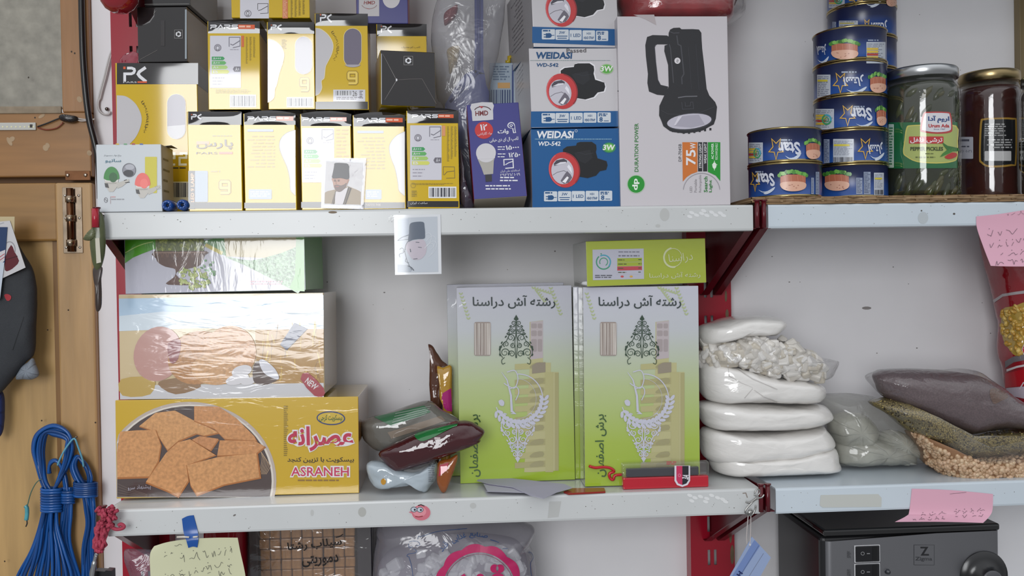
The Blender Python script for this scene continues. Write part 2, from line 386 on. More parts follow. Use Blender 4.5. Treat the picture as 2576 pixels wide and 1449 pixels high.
# ---------------------------------------------------------------- camera and light
cam = bpy.data.cameras.new('camera'); co = bpy.data.objects.new('camera', cam); C.objects.link(co)
cam.sensor_width = 36; cam.lens = F/W*36; cam.clip_start = .02
co.matrix_world = Matrix.Translation(CAM) @ Matrix((R_, U_, -F_)).transposed().to_4x4()
sc = bpy.context.scene; sc.camera = co
sc.view_settings.view_transform = 'Standard'; sc.view_settings.look = 'None'; sc.view_settings.gamma = 1; sc.view_settings.exposure = .32
sc.view_settings.use_curve_mapping = False
sc.cycles.max_bounces = 10; sc.cycles.transparent_max_bounces = 24; sc.cycles.sample_clamp_indirect = 4
try: sc.cycles.use_denoising = True
except Exception: pass
w = bpy.data.worlds.new('daylight'); sc.world = w; w.use_nodes = True
bg = w.node_tree.nodes['Background']; bg.inputs[1].default_value = 1.0
_t = w.node_tree; _tc = nd(_t, 'ShaderNodeTexCoord'); _sx = nd(_t, 'ShaderNodeSeparateXYZ'); _mr = nd(_t, 'ShaderNodeMapRange'); _rp = nd(_t, 'ShaderNodeValToRGB')
_mr.inputs['From Min'].default_value = -1; _t.links.new(_tc.outputs['Generated'], _sx.inputs[0]); _t.links.new(_sx.outputs['Z'], _mr.inputs[0]); _t.links.new(_mr.outputs[0], _rp.inputs[0]); _t.links.new(_rp.outputs[0], bg.inputs[0])
for _e, _p, _c in zip(_rp.color_ramp.elements, (.46, .84), (.22, .88)): _e.position = _p; _e.color = (_c*.94, _c*.965, _c, 1)
la = bpy.data.lights.new('shop_window_light', 'AREA'); la.shape = 'RECTANGLE'; la.size = 1.15; la.size_y = 1.5; la.energy = 37; la.color = (.97, .985, 1)
lo = bpy.data.objects.new('shop_window_light', la); C.objects.link(lo); lo.location = (-.80, -3.05, CAM.z + .40); lo.rotation_euler = (math.pi/2, 0, 0)

# ---------------------------------------------------------------- setting
WALL = M('e3e1e3', 'matte', 'scratch')
xw = onY(243, 600, D_WALL).x
b_ = MB(); b_.abox(xw, D_WALL, Z0-1.0, 1.35, D_WALL+.08, Z0+.9, WALL, 0); g = random.Random(5); wf = Flat((0, D_WALL, 0), (0, -1, 0))
for k in range(46):
    x, y = g.uniform(800, 2560), g.choice((g.uniform(20, 480), g.uniform(600, 1000))); r = g.uniform(.6, 1.5)
    b_.ell(wf, x, y, r*g.uniform(1, 2), r, M(g.choice(('8f8b8a', '7a7472', 'a5a09e')), 'matte'), 1, n=8)
for x, y, rx, ry in ((2180, 775, 12, 4), (2052, 290, 7, 9), (1396, 632, 2, 2), (2120, 150, 3, 3)): b_.ell(wf, x, y, rx, ry, M('8a8583', 'matte'), 1, n=10)
b_.build('wall_back', kind='structure')

WD = M('946a42', 'semi', 'wood'); WL = M('b08c5e', 'semi', 'wood'); WDK = M('5e4022', 'matte')
def hwood(h):
    m = M(h, 'semi', 'wood').copy()
    for n in m.node_tree.nodes:
        if n.type == 'MAPPING': n.inputs['Scale'].default_value = (6, 60, 60)
    return m
WDh = hwood('93693c'); WLh = hwood('96703f')
YD = .20
def py2z(py, y, px=100): return onY(px, py, y).z
xl = onY(-500, 300, YD).x
X = lambda px, y=YD, py=700: onY(px, py, y).x
# upper window of the wooden front: frame and a painted pane
b_ = MB(); xe = xw - .0005; zt = Z0+.9
b_.abox(X(158, YD, 150), YD-.006, py2z(285, YD), xe, YD+.06, zt, WD, .002)
b_.abox(xl, YD-.006, py2z(446, YD), xe, YD+.06, py2z(285, YD), WDh, .002)
b_.abox(xl, YD-.008, py2z(288, YD), X(160, YD, 280), YD-.004, py2z(270, YD), M('8b7c68', 'matte', 'mottle'), .001)
wfl = Flat((0, YD-.006, 0), (0, -1, 0))
for x, y, rx, ry in ((24, 356, 5, 12), (30, 350, 8, 6), (115, 372, 7, 8), (120, 366, 5, 7), (225, 385, 6, 7), (105, 292, 9, 4), (200, 250, 6, 8)): b_.ell(wfl, x, y, rx, ry, M('a58c6e', 'matte', 'mottle'), 1, rot=-30)
for x, y in ((180, 130), (188, 134), (72, 195), (45, 278), (88, 296)): b_.ell(wfl, x, y, 2, 2.5, M('33281e', 'matte'), 1, n=8)
win = b_.build('window_1', kind='structure')
b_ = MB(); b_.abox(xl, YD+.004, py2z(272, YD), X(160, YD, 200), YD+.010, zt, M('8c887d', 'semi', 'mottle'), 0); b_.build('pane', win)
# lower leaf: stile, rail and a sunk panel
b_ = MB(); zb_ = Z0-1.0
b_.abox(X(150, YD, 800), YD-.006, zb_, xe, YD+.05, py2z(461, YD), WL, .003)
b_.abox(xl, YD-.006, py2z(607, YD), X(150, YD, 600), YD+.05, py2z(461, YD), WLh, .003)
b_.abox(xl, YD+.012, py2z(463, YD), xe, YD+.05, py2z(444, YD), WDK, 0)
for x, y in ((172, 780), (120, 830), (105, 1058), (12, 1412), (240, 1063)): b_.ell(wfl, x, y, 2.2, 2.2, M('3d2a18', 'matte'), 1, n=8)
door = b_.build('door_1', kind='structure')
b_ = MB(); b_.abox(xl, YD+.004, zb_, X(133, YD, 800), YD+.02, py2z(607, YD), M('b3915f', 'semi', 'wood'), 0)
b_.box(V((X(133, YD, 800), YD+.004, zb_)), V((1, 0, 0)), V((0, 0, 1)), V((0, -1, 0)), X(150, YD, 800)-X(133, YD, 800), py2z(607, YD)-zb_, .01, M('7e5a30', 'semi', 'wood'), 0)
b_.build('panel', door)
# bolt on the leaf and its keep above
RUST = M('6b4a34', 'metal', 'mottle'); TIN = M('9a8a78', 'metal', 'mottle')
b_ = MB(); yb = YD-.006; z1, z0 = py2z(472, yb), py2z(638, yb); x0, x1 = X(159, yb, 550), X(208, yb, 550)
b_.abox(x0, yb-.0015, z0, x1, yb, z1, TIN, .0006); xm = (x0+x1)/2-.001
b_.lathe((xm, yb-.006, z0+.002), [(.0048, 0), (.0048, z1-z0-.004)], RUST, 14)
for zz in (z0+.010, z0+.045, z1-.022): b_.lathe((xm, yb-.006, zz), [(.0062, 0), (.0062, .009)], TIN, 14)
for xx in (x0+.004, x1-.004):
    for zz in (z0+.008, z0+.05, z1-.012): b_.sphere((xx, yb-.0016, zz), .0021, M('d8d2c8', 'metal'), 1, (1, .5, 1))
b_.build('bolt', door)
b_ = MB(); b_.abox(X(165, yb, 440), yb-.002, py2z(455, yb), X(228, yb, 440), yb, py2z(431, yb), RUST, .0006)
for px in (172, 217): b_.sphere((X(px, yb, 440), yb-.0025, py2z(442, yb)), .003, M('c8b8a8', 'metal'), 1, (1, .5, 1))
b_.build('bolt_keep', win)
# wooden strip at the right edge of the upper bay
b_ = MB(); b_.abox(onY(2566, 90, .19).x, .19, py2z(500, .19, 2566), onY(2640, 90, .19).x, D_WALL-.0005, Z0+.5, M('7d6c4a', 'semi', 'wood'), .001); b_.build('trim_1', kind='structure')

# ---------------------------------------------------------------- shelving hardware
WHT = M('c5c7c7', 'satin', 'scratch'); WBL = M('c4ced6', 'satin', 'scratch'); RED = M('9a1428', 'satin'); DRED = RED
def board(x0, x1, zt, mat, label, y0=0.0, fl=.0335, seed=1, dirt=True):
    b = MB(); P = [(.1795, 0), (y0+.003, 0), (y0+.0008, -.0008), (y0, -.003), (y0, -fl+.003), (y0+.0008, -fl+.0006), (y0+.003, -fl), (y0+.016, -fl), (y0+.016, -fl+.0012), (y0+.002, -fl+.0012), (y0+.002, -.0022), (.1795, -.0014)]
    b.prism([V((x0, y, zt+z)) for y, z in P], V((x1-x0, 0, 0)), mat)
    g = random.Random(seed); fc = Flat((0, y0, 0), (0, -1, 0))
    def spot(x, z, rx, rz, h, ly=1):
        n = 9; b.add([V((x+rx*math.cos(2*math.pi*k/n)*g.uniform(.7, 1.2), y0-.0001*ly, z+rz*math.sin(2*math.pi*k/n)*g.uniform(.7, 1.2))) for k in range(n)], [list(range(n))], M(h, 'matte'))
    if dirt:
        for k in range(60): spot(g.uniform(x0+.01, x1-.01), zt - g.uniform(.004, fl-.004), g.uniform(.0002, .0009), g.uniform(.0002, .0006), g.choice(('8f8d8a', '77736f', '6a6660')))
    o = b.build('shelf_board', label=label, cat='shelf', group='white metal shelf boards'); return o, b, spot
def later(b, o):                              # rebuild after extra marks were laid on the flange
    n = b.build('shelf_board', origin=o['_w']); 
    for k in ('label', 'category', 'group'): n[k] = o[k]
    bpy.data.objects.remove(o); return n
XL, XR = -.4256, .3835
def px_on(y, px, py): return onY(px, py, y)
def marks(o, b, lst):
    fc = Flat((0, 0, 0), (0, -1, 0))
    for kind, a in lst:
        if kind == 'ell': b.ell(fc, *a)
        if kind == 'rrect': b.rrect(fc, *a)
        if kind == 'poly': b.poly(fc, *a)
        if kind == 'stroke': b.stroke(fc, *a)
    return later(b, o)
GR = M('a8a8a4', 'semi'); GR2 = M('b5b6b4', 'semi')
o, b, sp = board(XL, XR, ZA, WHT, 'white metal shelf board under the bulb and torch boxes', seed=11)
o = marks(o, b, [('ell', (837, 534, 11, 3, M('7a6a58', 'matte'), 1)), ('ell', (1672, 540, 12, 16, GR2, 1)), ('ell', (1655, 568, 6, 4, GR2, 1))] +
    [('ell', (x, y, 7, 4, M('d8d9da', 'satin'), 1, 0, 360, 20)) for x, y in ((1740, 535), (1752, 541), (1765, 537), (1778, 542), (1790, 534), (1800, 541), (1812, 536), (1820, 542), (1735, 545), (1770, 530))])
o, b, sp = board(XL-.004, XR+.004, ZB, WHT, 'white metal shelf board under the biscuit and noodle boxes', seed=12)
o = marks(o, b, [('ell', (911, 1288, 10, 12, GR, 1)), ('ell', (1190, 1272, 8, 7, GR2, 1)), ('poly', ([(1382, 1262), (1412, 1261), (1405, 1300), (1378, 1303)], GR2, 1)), ('ell', (590, 1296, 4, 2, M('6e6a66', 'matte'), 1, 0, 360, -30)),
    ('ell', (785, 1290, 4, 8, GR2, 1))] + [('ell', (x, y, 7, 4, M('dadbdb', 'satin'), 1, 0, 360, 20)) for x, y in ((1735, 1246), (1748, 1252), (1762, 1249), (1778, 1254), (1790, 1246), (1805, 1252), (1818, 1256), (1740, 1260), (1775, 1262), (1825, 1262))] +
    [('stroke', ([(1868, 1241), (1876, 1240), (1880, 1252)], 2.5, M('8a8078', 'matte'), 1))])
board(XL-.008, XR+.006, ZC, WHT, 'white metal shelf board below the frame under sweets and sugar bag', seed=13, dirt=False)
board(XL, XR, ZA+.372, WHT, 'white metal shelf board above the frame over the bulb boxes', y0=-.09, seed=14, dirt=False)  # front overhang is added, out of view, to shade the bay below
XR2 = .4035
o, b, sp = board(XR2, 1.25, ZA, WBL, 'bluish white shelf board under the tins and jars', seed=15, fl=.031)
o = marks(o, b, [('ell', (2322, 548, 13, 15, M('b4bbbf', 'satin'), 1)), ('ell', (2400, 538, 3, 2.5, M('55504c', 'matte'), 1)), ('ell', (2318, 530, 2, 2, M('55504c', 'matte'), 1))])
o, b, sp = board(XR2+.005, 1.25, ZB-.001, WBL, 'bluish white shelf board under the bags of pulses', seed=16)
board(XR2+.007, 1.25, ZC, WBL, 'bluish white shelf board below the frame under the coffee machine', seed=17, dirt=False)
board(XR2, 1.25, ZA+.372, WBL, 'bluish white shelf board above the frame over tins and jars', y0=-.09, seed=18, dirt=False)  # overhang added here too, unseen, to keep overhead light off the tins' bay

def upright(x0, label):
    b = MB(); x1 = x0 + .0665; y = D_UP; t = .0015; zlo, zhi = Z0-1.0, Z0+.9; s1, s2, sw = x0+.0255, x0+.0350, .0042
    for a, c in ((x0, s1), (s1+sw, s2), (s2+sw, x1)): b.abox(a, y, zlo, c, y+t, zhi, RED, 0)
    for s in (s1, s2):
        z = zlo
        while z < zhi:
            b.abox(s, y, z, s+sw, y+t, z+.027, RED, 0); z += .05
    b.abox(x0, y+t, zlo, x0+t, D_WALL-.0004, zhi, RED, 0); b.abox(x1-t, y+t, zlo, x1, D_WALL-.0004, zhi, RED, 0)
    return b, label
b, l = upright(-.4807, 'red slotted upright at the left behind the biscuit boxes'); b.build('shelf_upright', label=l, cat='shelf post', group='red slotted uprights')
b, l = upright(.3447, 'red slotted upright beside the noodle boxes and sugar bags'); fu = Flat((0, D_UP, 0), (0, -1, 0))
for x, y, rx, ry in ((1826, 745, 3, 14), (1829, 790, 4, 12), (1842, 1395, 5, 24), (1838, 1350, 3, 16)): b.ell(fu, x, y, rx, ry, M('6e5a44', 'matte', 'mottle'), 1)
b.build('shelf_upright', label=l, cat='shelf post', group='red slotted uprights')
BRK = M('560e19', 'satin')  # the uprights' red, darkened to hold the shade under the boards
def bracket(x, xb, zt, label, side=1):
    b = MB(); th = .0018; ft = .010*side
    P = [(.002, -.002), (.1795, -.002), (.1795, -.118), (.172, -.118), (.012, -.030), (.002, -.030)]
    f = lambda y: x + (xb-x)*(y/.18)
    lo = [V((f(y), y, zt+z)) for y, z in P]
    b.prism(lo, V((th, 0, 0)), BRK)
    Q = [(.002, -.030), (.012, -.030), (.172, -.118), (.1795, -.118)]
    for (a, c), (d, e) in zip(Q, Q[1:]):
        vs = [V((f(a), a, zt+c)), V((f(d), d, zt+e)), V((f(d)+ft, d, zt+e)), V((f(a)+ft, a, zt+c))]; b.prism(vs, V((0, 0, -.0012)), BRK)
    # folded nose at the front, standing a little proud of the shelf
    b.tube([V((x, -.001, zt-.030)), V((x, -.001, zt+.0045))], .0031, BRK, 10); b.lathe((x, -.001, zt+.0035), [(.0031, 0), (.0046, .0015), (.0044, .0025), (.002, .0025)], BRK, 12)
    b.build('shelf_bracket', label=label, cat='shelf bracket', group='red shelf brackets')
for zt, nm in ((ZA, 'upper'), (ZB, 'lower'), (ZC, 'bottom'), (ZA+.372, 'top')):
    t1 = {'upper': 'red bracket under the left end of the shelf with bulb boxes', 'lower': 'red bracket under the left end of the shelf with biscuit boxes', 'bottom': 'red bracket at the left end of the shelf below the frame', 'top': 'red bracket behind the black bulb box at the top left'}[nm]
    t2 = {'upper': 'red bracket under the right end of the shelf with torch boxes', 'lower': 'red bracket under the shelf beside the hanging blue tag', 'bottom': 'red bracket at the right end of the shelf below the frame', 'top': 'red bracket of the shelf above the torch box'}[nm]
    t3 = {'upper': 'red bracket at the left end of the tin and jar shelf', 'lower': 'red bracket at the left end of the pulses shelf', 'bottom': 'red bracket at the left end of the coffee machine shelf', 'top': 'red bracket at the left end of the shelf over the tins'}[nm]
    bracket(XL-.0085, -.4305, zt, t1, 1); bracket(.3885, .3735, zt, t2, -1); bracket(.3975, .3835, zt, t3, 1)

# ---------------------------------------------------------------- upper shelf, left bay: bulb and torch cartons
def zm(bx, by, s): return lambda *a: tuple((bx if i % 2 == 0 else by) + v/s for i, v in enumerate(a))
def zp(z, *pts): return [z(*p) for p in pts]
z1, z2, z3, z4, z5, z6, z7, z8 = zm(220, 0, 4.83), zm(660, 0, 4.83), zm(220, 260, 4.83), zm(700, 250, 4.83), zm(1080, 0, 4.83), zm(1120, 240, 4.83), zm(1530, 0, 2.683), zm(1860, 0, 2.683)
BLK, YEL, ORG, LGY, PUR = M('242122', 'gloss'), M('cdaa08', 'gloss'), M('d8592c', 'gloss'), M('c2bfc2', 'gloss'), M('6d6677', 'gloss')
DK, PANEL, WHG = M('3b3534', 'gloss'), M('d0ced6', 'gloss'), M('e2e2e6', 'gloss')
GRNS = [M(h, 'gloss') for h in ('3f9a5c', '62ad62', 'a5c96c', 'd3d66a')]
def vt(mb, fc, tx, x0, y0, x1, y1, mat, ly=2, bold=0):
    w, h = y1-y0, x1-x0; cx, cy = (x0+x1)/2, (y0+y1)/2; return mb.text(fc, tx, cx-w/2, cy-h/2, cx+w/2, cy+h/2, mat, ly, -90, bold)
def pklogo(mb, fc, x0, y0, x1, y1, ly=3, sub=True):
    q = lambda *p: [(x0+a*(x1-x0), y0+b*(y1-y0)) for a, b in p]; w = (x1-x0)*.115
    mb.stroke(fc, q((.16, .14), (.36, .14), (.46, .2), (.48, .3), (.44, .42), (.34, .48), (.06, .48), (.06, .92)), w, WHG, ly)
    mb.stroke(fc, q((.95, .1), (.68, .36), (.63, .5), (.7, .64), (.97, .95)), w*1.15, WHG, ly)
    mb.poly(fc, q((.0, .05), (.1, .05), (.1, .2), (.0, .2)), ORG, ly)
    if sub: mb.poly(fc, q((.6, .92), (1, .92), (1, 1.02), (.6, 1.02)), ORG, ly); mb.text(fc, 'PARS', *q((0, .93))[0], *q((.57, 1.02))[0], WHG, ly)
def parslogo(mb, fc, x0, y0, x1, y1, ly=3):
    xm = x0 + (x1-x0)*.63; h = y1-y0; w = h*.26; u = (xm-x0)/4.25
    def L(i, *p): mb.stroke(fc, [(x0 + (i+a)*u, y0 + b*h) for a, b in p], w, WHG, ly)
    L(0, (0, .14), (.8, .14), (.95, .3), (.8, .55), (.15, .55), (.05, 1))
    L(1.08, (0, 1), (.5, .1), (.95, 1))
    L(2.12, (0, .14), (.8, .14), (.92, .35), (.75, .55), (.3, .55), (.95, 1)); L(2.12, (.06, .55), (.06, 1))
    L(3.2, (1, .14), (.2, .14), (.1, .35), (.25, .52), (.85, .52), (.95, .7), (.8, .9), (0, .9))
    mb.poly(fc, [(xm, y0), (x1, y0), (x1, y1), (xm, y1)], ORG, ly); mb.lines(fc, xm+2, y0+h*.25, x1-2, y1-h*.2, 1, M('f0b8a0', 'gloss'), ly+1, 5, .8)
def energy(mb, fc, x0, y0, x1, y1, tagx=True):
    """white information panel with the energy arrows"""
    mb.rrect(fc, x0, y0, x1, y1, 1.5, PANEL, 2); w, h = x1-x0, y1-y0; P = lambda a, b: (x0+a*w, y0+b*h)
    mb.arc(fc, *P(.25, .23), w*.1, w*.1, w*.035, M('8a8690', 'gloss'), 3); mb.text(fc, 'Ω', *P(.19, .19), *P(.31, .28), M('55505a', 'gloss'), 3)
    mb.stroke(fc, [P(.62, .21), P(.62, .03), P(.97, .03), P(.97, .2), P(.74, .23)], w*.022, M('75717c', 'gloss'), 3); mb.stroke(fc, [P(.66, .16), P(.74, .18), P(.98, .09)], w*.025, M('75717c', 'gloss'), 3)
    mb.lines(fc, *P(.65, .26), *P(.95, .28), 1, M('9a96a0', 'gloss'), 3)
    for k, m in enumerate(GRNS):
        a, b = P(.06, .40+k*.085); c, d = P(.42+k*.05, .47+k*.085); mb.poly(fc, [(a, b), (c, b), (c+w*.06, (b+d)/2), (c, d), (a, d)], m, 3); mb.text(fc, 'A' + '+'*(3-k) if k < 3 else 'B', a+w*.04, b+1.5, a+w*(.2 if k == 3 else .3-k*.04), d-1.5, WHG, 4)
    if tagx:
        a, b = P(.74, .59); c, d = P(.99, .69); mb.poly(fc, [(a, (b+d)/2), (a+w*.05, b), (c, b), (c, d), (a+w*.05, d)], M('6f6b74', 'gloss'), 3); mb.text(fc, 'A+', a+w*.08, b+2, c-w*.04, d-2, WHG, 4)
    for k in range(3): mb.lines(fc, *P(.08, .80+k*.06), *P(.5, .83+k*.06), 1, M('9c98a4', 'gloss'), 3, k+4)
def nine(mb, fc, x0, y0, x1, y1, ly=2, col=None):
    w = (x1-x0)*.26; q = lambda *p: [(x0+a*(x1-x0), y0+b*(y1-y0)) for a, b in p]
    P = q((.88, .55), (.16, .55), (.13, .5), (.13, .16), (.2, .08), (.8, .08), (.88, .16), (.88, .85), (.8, .92), (.13, .92))
    mb.stroke(fc, P, w*1.35, M('9b7d1a', 'gloss'), ly); mb.stroke(fc, P, w*.8, col or M('e3c65a', 'gloss'), ly+1)
def pill(mb, fc, x0, y0, x1, y1, mat, rim=True):
    if rim: mb.rrect(fc, x0-1.2, y0-1.2, x1+1.2, y1+1.2, (x1-x0)/2+1.1, M('ead79a', 'gloss'), 2)
    mb.rrect(fc, x0, y0, x1, y1, (x1-x0)/2-.3, mat, 3)
G_PK = 'black and yellow bulb cartons'
def pk(x0, y0, x1, y1, yb, depth, yf, zb=None, lean=0, yaw=0, bulge=.0013, front=None, arch=4, foot=None, sag=0):
    """yellow bulb carton with a black head band ending at pixel row yb"""
    mb, fc = carton(x0, y0, x1, y1, yf, depth, {'front': front or YEL, 'side': YEL, 'top': BLK, 'bottom': BLK}, zb, lean, yaw)
    def bend(x, y):
        s = (x-x0)/(x1-x0); t = (y-y0)/(yb-y0)
        if not (0 <= s <= 1 and 0 <= t <= 1): return 0
        return -bulge*math.sin(math.pi*t)*math.sin(math.pi*s)**.6
    fb = Flat(fc.p, fc.n, bend)
    mb.grid(lambda u, v: fb.at(x0+.6+u*(x1-x0-1.2), yb+(y0+.6-yb)*v, 1), 14, 8, BLK)
    hb = fc.h*(yb-y0)/(y1-y0)
    for sgn, p in ((1, fc.bl + fc.r*fc.w), (-1, fc.bl)):       # the band goes round the sides
        o = fc.r*sgn*EPS; a = p + fc.u*(fc.h-hb) + o - fc.n*.0006; b = p + fc.u*(fc.h-.0006) + o - fc.n*.0006; d = -fc.n*(fc.d-.0012)
        mb.add([a, a+d, b+d, b], [[0, 1, 2, 3]] if sgn > 0 else [[3, 2, 1, 0]], BLK)
    if arch or sag:                                             # lid flap bowed up over the box, dipping into the head band
        n = 14; K = (y1-y0) and fc.h/(y1-y0); b0 = fc.bl + fc.u*fc.h
        def fp(u, v):
            q = math.sin(math.pi*u)**.8; return b0 + fc.r*(fc.w*(.015+.97*u)) + fc.u*((-sag*(1-v) + arch*v)*K*q - .0003) + fc.n*(.0009*(1-v)*q - .0035*v*q + .0002)
        mb.grid(fp, n, 4, BLK); mb.grid(lambda u, v: fp(u, 1) - fc.n*(v*fc.d*.9) - fc.u*(v*v*arch*K*math.sin(math.pi*u)**.8), n, 4, BLK)
    if foot: mb.rect(fc, x0+.8, foot, x1-.8, y1-1, BLK, 2)
    return mb, fc, fb
def bulbedge(mb, fc, pts, mat=LGY): mb.poly(fc, sp2(pts, 5) if len(pts) > 3 else pts, mat, 2)
def pkbuild(mb, fc, label): return mb.build('bulb_carton', origin=fc.base, label=label, cat='carton', group=G_PK)
YF = .006
# front row of five
r = {}
mb, fc, fb = pk(473, 280, 608, 526, 314, .06, YF, ZA, foot=509, arch=1, sag=20)
pklogo(mb, fb, *z3(1262, 128, 1395, 205), sub=False)
mb.text(fc, fa('پارس'), *z3(1325, 440, 1770, 562), M('6d6456', 'gloss'), 3, bold=.02); mb.rect(fc, *z3(1325, 462, 1480, 500), M('c79a72', 'gloss'), 2)
mb.text(fc, 'PARS', *z3(1325, 592, 1585, 620), M('6d6456', 'gloss'), 3); mb.rect(fc, *z3(1600, 590, 1765, 618), M('c77a5a', 'gloss'), 3); mb.lines(fc, *z3(1520, 392, 1770, 408), 1, M('a08f5c', 'gloss'), 2)
mb.rrect(fc, *z3(1250, 820, 1465, 1200), 3, M('8d99a8', 'gloss'), 2); mb.rect(fc, *z3(1226, 820, 1306, 1285), BLK, 3)
vt(mb, fc, 'LED 9 LAMP', *z3(1256, 850, 1300, 1200), M('d9a27a', 'gloss'), 4, .02); nine(mb, fc, *z3(1600, 940, 1740, 1100)); mb.lines(fc, *z3(1500, 820, 1620, 850), 1, M('b09a4a', 'gloss'), 2)
r['E1'] = fc; pkbuild(mb, fc, 'yellow bulb carton with large brown Persian lettering, first in the front row')
def backface(x0, y0, x1, y1, yb, bar, bulb, blue, lbl, foot, made=None, depth=.06):
    mb, fc, fb = pk(x0, y0, x1, y1, yb, depth, YF, ZA, foot=foot, arch=9, sag=10); parslogo(mb, fb, x0+9, yb-21, x1-6, yb-10)
    mb.rrect(fc, *bar, 2, M('9aa2b4', 'gloss'), 2); mb.lines(fc, bar[0], bar[3]+10, bar[2]+4, bar[3]+95, 10, M('b49a3a', 'gloss'), 2, 9, .35, True)
    mb.poly(fc, bulb, LGY, 2); mb.stroke(fc, bulb[:-2], 1, M('8d8672', 'gloss'), 3)
    mb.rrect(fc, *blue, 3, M('9aa4ba', 'gloss'), 2); mb.lines(fc, blue[0]+4, blue[1]+5, blue[2]-4, blue[3]-4, 3, M('c6ccd8', 'gloss'), 3, 3)
    if made: mb.text(fc, 'MADE IN IRAN', *made, M('b9a89c', 'gloss'), 4)
    return fc, pkbuild(mb, fc, lbl)
r['E2'], _ = backface(614, 285, 744, 525, 314, z3(1945, 315, 2260, 345), sp2([(743, 327), (722, 334), (706, 350), (703, 372), (711, 395), (722, 420), (729, 450), (731, 478), (743, 492)], 4) + [(743.4, 492), (743.4, 327)], z3(1960, 1045, 2240, 1165), 'yellow bulb carton with pale blue bars, second from left in the front row', 510)
mb, fc, fb = pk(757, 286, 884, 524, 317, .06, YF, ZA, foot=508, arch=9, sag=9)
parslogo(mb, fb, *z4(295, 220, 830, 268)); energy(mb, fc, *z4(290, 350, 680, 1010), tagx=False); mb.lines(fc, 846, 325, 880, 400, 8, M('b8962a', 'gloss'), 2, 4, .4)
r['E3'] = fc; pkbuild(mb, fc, 'yellow bulb carton with pale energy panel behind the left half of the standing portrait')
r['E4'], _ = backface(889, 289, 1019, 525, 318, z4(960, 380, 1280, 412), sp2([(1018, 331), (998, 341), (983, 358), (979, 375), (984, 398), (994, 425), (1001, 460), (1004, 480), (1018, 493)], 4) + [(1018.4, 493), (1018.4, 331)], z4(1060, 1095, 1255, 1215), 'yellow bulb carton with pale bulb outline behind the right half of the standing portrait', 509, z4(1068, 1264, 1240, 1296), .145)
mb, fc, fb = pk(1024, 278, 1154, 522, 310, .06, YF, ZA, foot=506, arch=9, sag=5)
parslogo(mb, fb, *z4(1625, 184, 2130, 228)); energy(mb, fc, *z4(1602, 315, 1985, 980)); mb.rect(fc, *z4(1992, 320, 2030, 445), M('d8956a', 'gloss'), 2)
for k in range(3): mb.lines(fc, *z4(2050+k*45, 330, 2080+k*45, 760 - k*30), 26, M('8f7a2a', 'gloss'), 2, k, .5)
mb.stroke(fc, zp(z4, (2005, 920), (2005, 818), (2140, 820), (2145, 955), (2040, 958)), 1.2, M('75663a', 'gloss'), 2); mb.stroke(fc, zp(z4, (2015, 920), (2050, 880), (2140, 870)), 1.4, M('75663a', 'gloss'), 2)
mb.lines(fc, *z4(1630, 1020, 2170, 1045), 2, M('8f7a2a', 'gloss'), 2, 4, .5); mb.barcode(fc, *z4(1840, 1075, 2150, 1185)); mb.lines(fc, *z4(1620, 1110, 1690, 1190), 4, M('8f7a2a', 'gloss'), 2, 8); mb.arc(fc, *z4(1640, 1045), 6, 6, 1, M('8f7a2a', 'gloss'), 2)
mb.text(fc, fa('ساخت ایران'), *z4(1605, 1243, 1812, 1278), WHG, 4)
r['E5'] = fc; pkbuild(mb, fc, 'yellow bulb carton with barcode and energy panel, next to the violet bulb box')
zt = max(r[k].top for k in r) - .0018
# second row standing on the first
mb, fc, fb = pk(523, 53, 654, 273, 84, .055, YF+.003, r['E2'].top+.0052, lean=1.5, foot=None, arch=7, sag=4)
parslogo(mb, fb, *z1(1495, 303, 2035, 356)); energy(mb, fc, *z1(1490, 435, 1865, 1070)); mb.rect(fc, *z1(1872, 435, 1902, 570), M('d06a3a', 'gloss'), 2)
for k in range(3): mb.lines(fc, *z1(1925+k*45, 450, 1950+k*45, 780-k*40), 22, M('8f7a2a', 'gloss'), 2, k, .5)
mb.barcode(fc, *z1(1745, 1165, 2035, 1290)); mb.lines(fc, *z1(1560, 1090, 2000, 1140), 3, M('a08a2a', 'gloss'), 2, 7, .4)
r['F2'] = fc; pkbuild(mb, fc, 'yellow bulb carton with bright green energy arrows, first in the second tier')
mb, fc, fb = pk(673, 55, 791, 273, 85, .055, YF+.003, r['E2'].top+.0052, arch=0)
pklogo(mb, fb, *z2(105, 298, 242, 372), sub=False)
def bulb_left(pts, xe): P = sp2(pts, 4); mb.poly(fc, P + [(xe, P[-1][1]), (xe, P[0][1])], LGY, 2); mb.stroke(fc, P, 1.2, M('efe0a8', 'gloss'), 3)
bulb_left([(674, 98), (692, 103), (708, 118), (715, 136), (712, 158), (703, 185), (697, 212), (692, 225), (690, 245), (682, 254), (674, 258)], 673.6)
mb.lines(fc, *z2(235, 480, 300, 600), 8, M('8f7a2a', 'gloss'), 2, 2, .4)
pill(mb, fc, *z2(400, 447, 604, 903), M('a8a3aa', 'gloss')); nine(mb, fc, *z2(455, 945, 570, 1112)); mb.barcode(fc, *z2(310, 1195, 605, 1290))
r['F3'] = fc; pkbuild(mb, fc, 'pale washed-out bulb carton with a light oval window, second in the second tier')
mb, fc, fb = pk(793, 34, 926, 276, 65, .055, YF+.003, r['E3'].top+.0052, lean=2.6, yaw=2, arch=2, foot=256)
pklogo(mb, fb, *z2(700, 168, 848, 278), sub=False)
bulb_left([(794, 71), (808, 74), (824, 86), (835, 102), (838.5, 118), (834, 138), (824, 158), (819, 170), (816, 196), (809, 204), (810, 222), (803, 236), (794, 241)], 793.6)
for k in range(9):
    t = k/8; x, y = 837 + 13*math.sin(math.pi*t*.9), 82+66*t; mb.text(fc, fa('لامپ کم مصرف'[k % 5:k % 5+2]), x-3.5, y-3, x+3.5, y+3.5, M('4a3c10', 'gloss'), 3, 65+40*t)
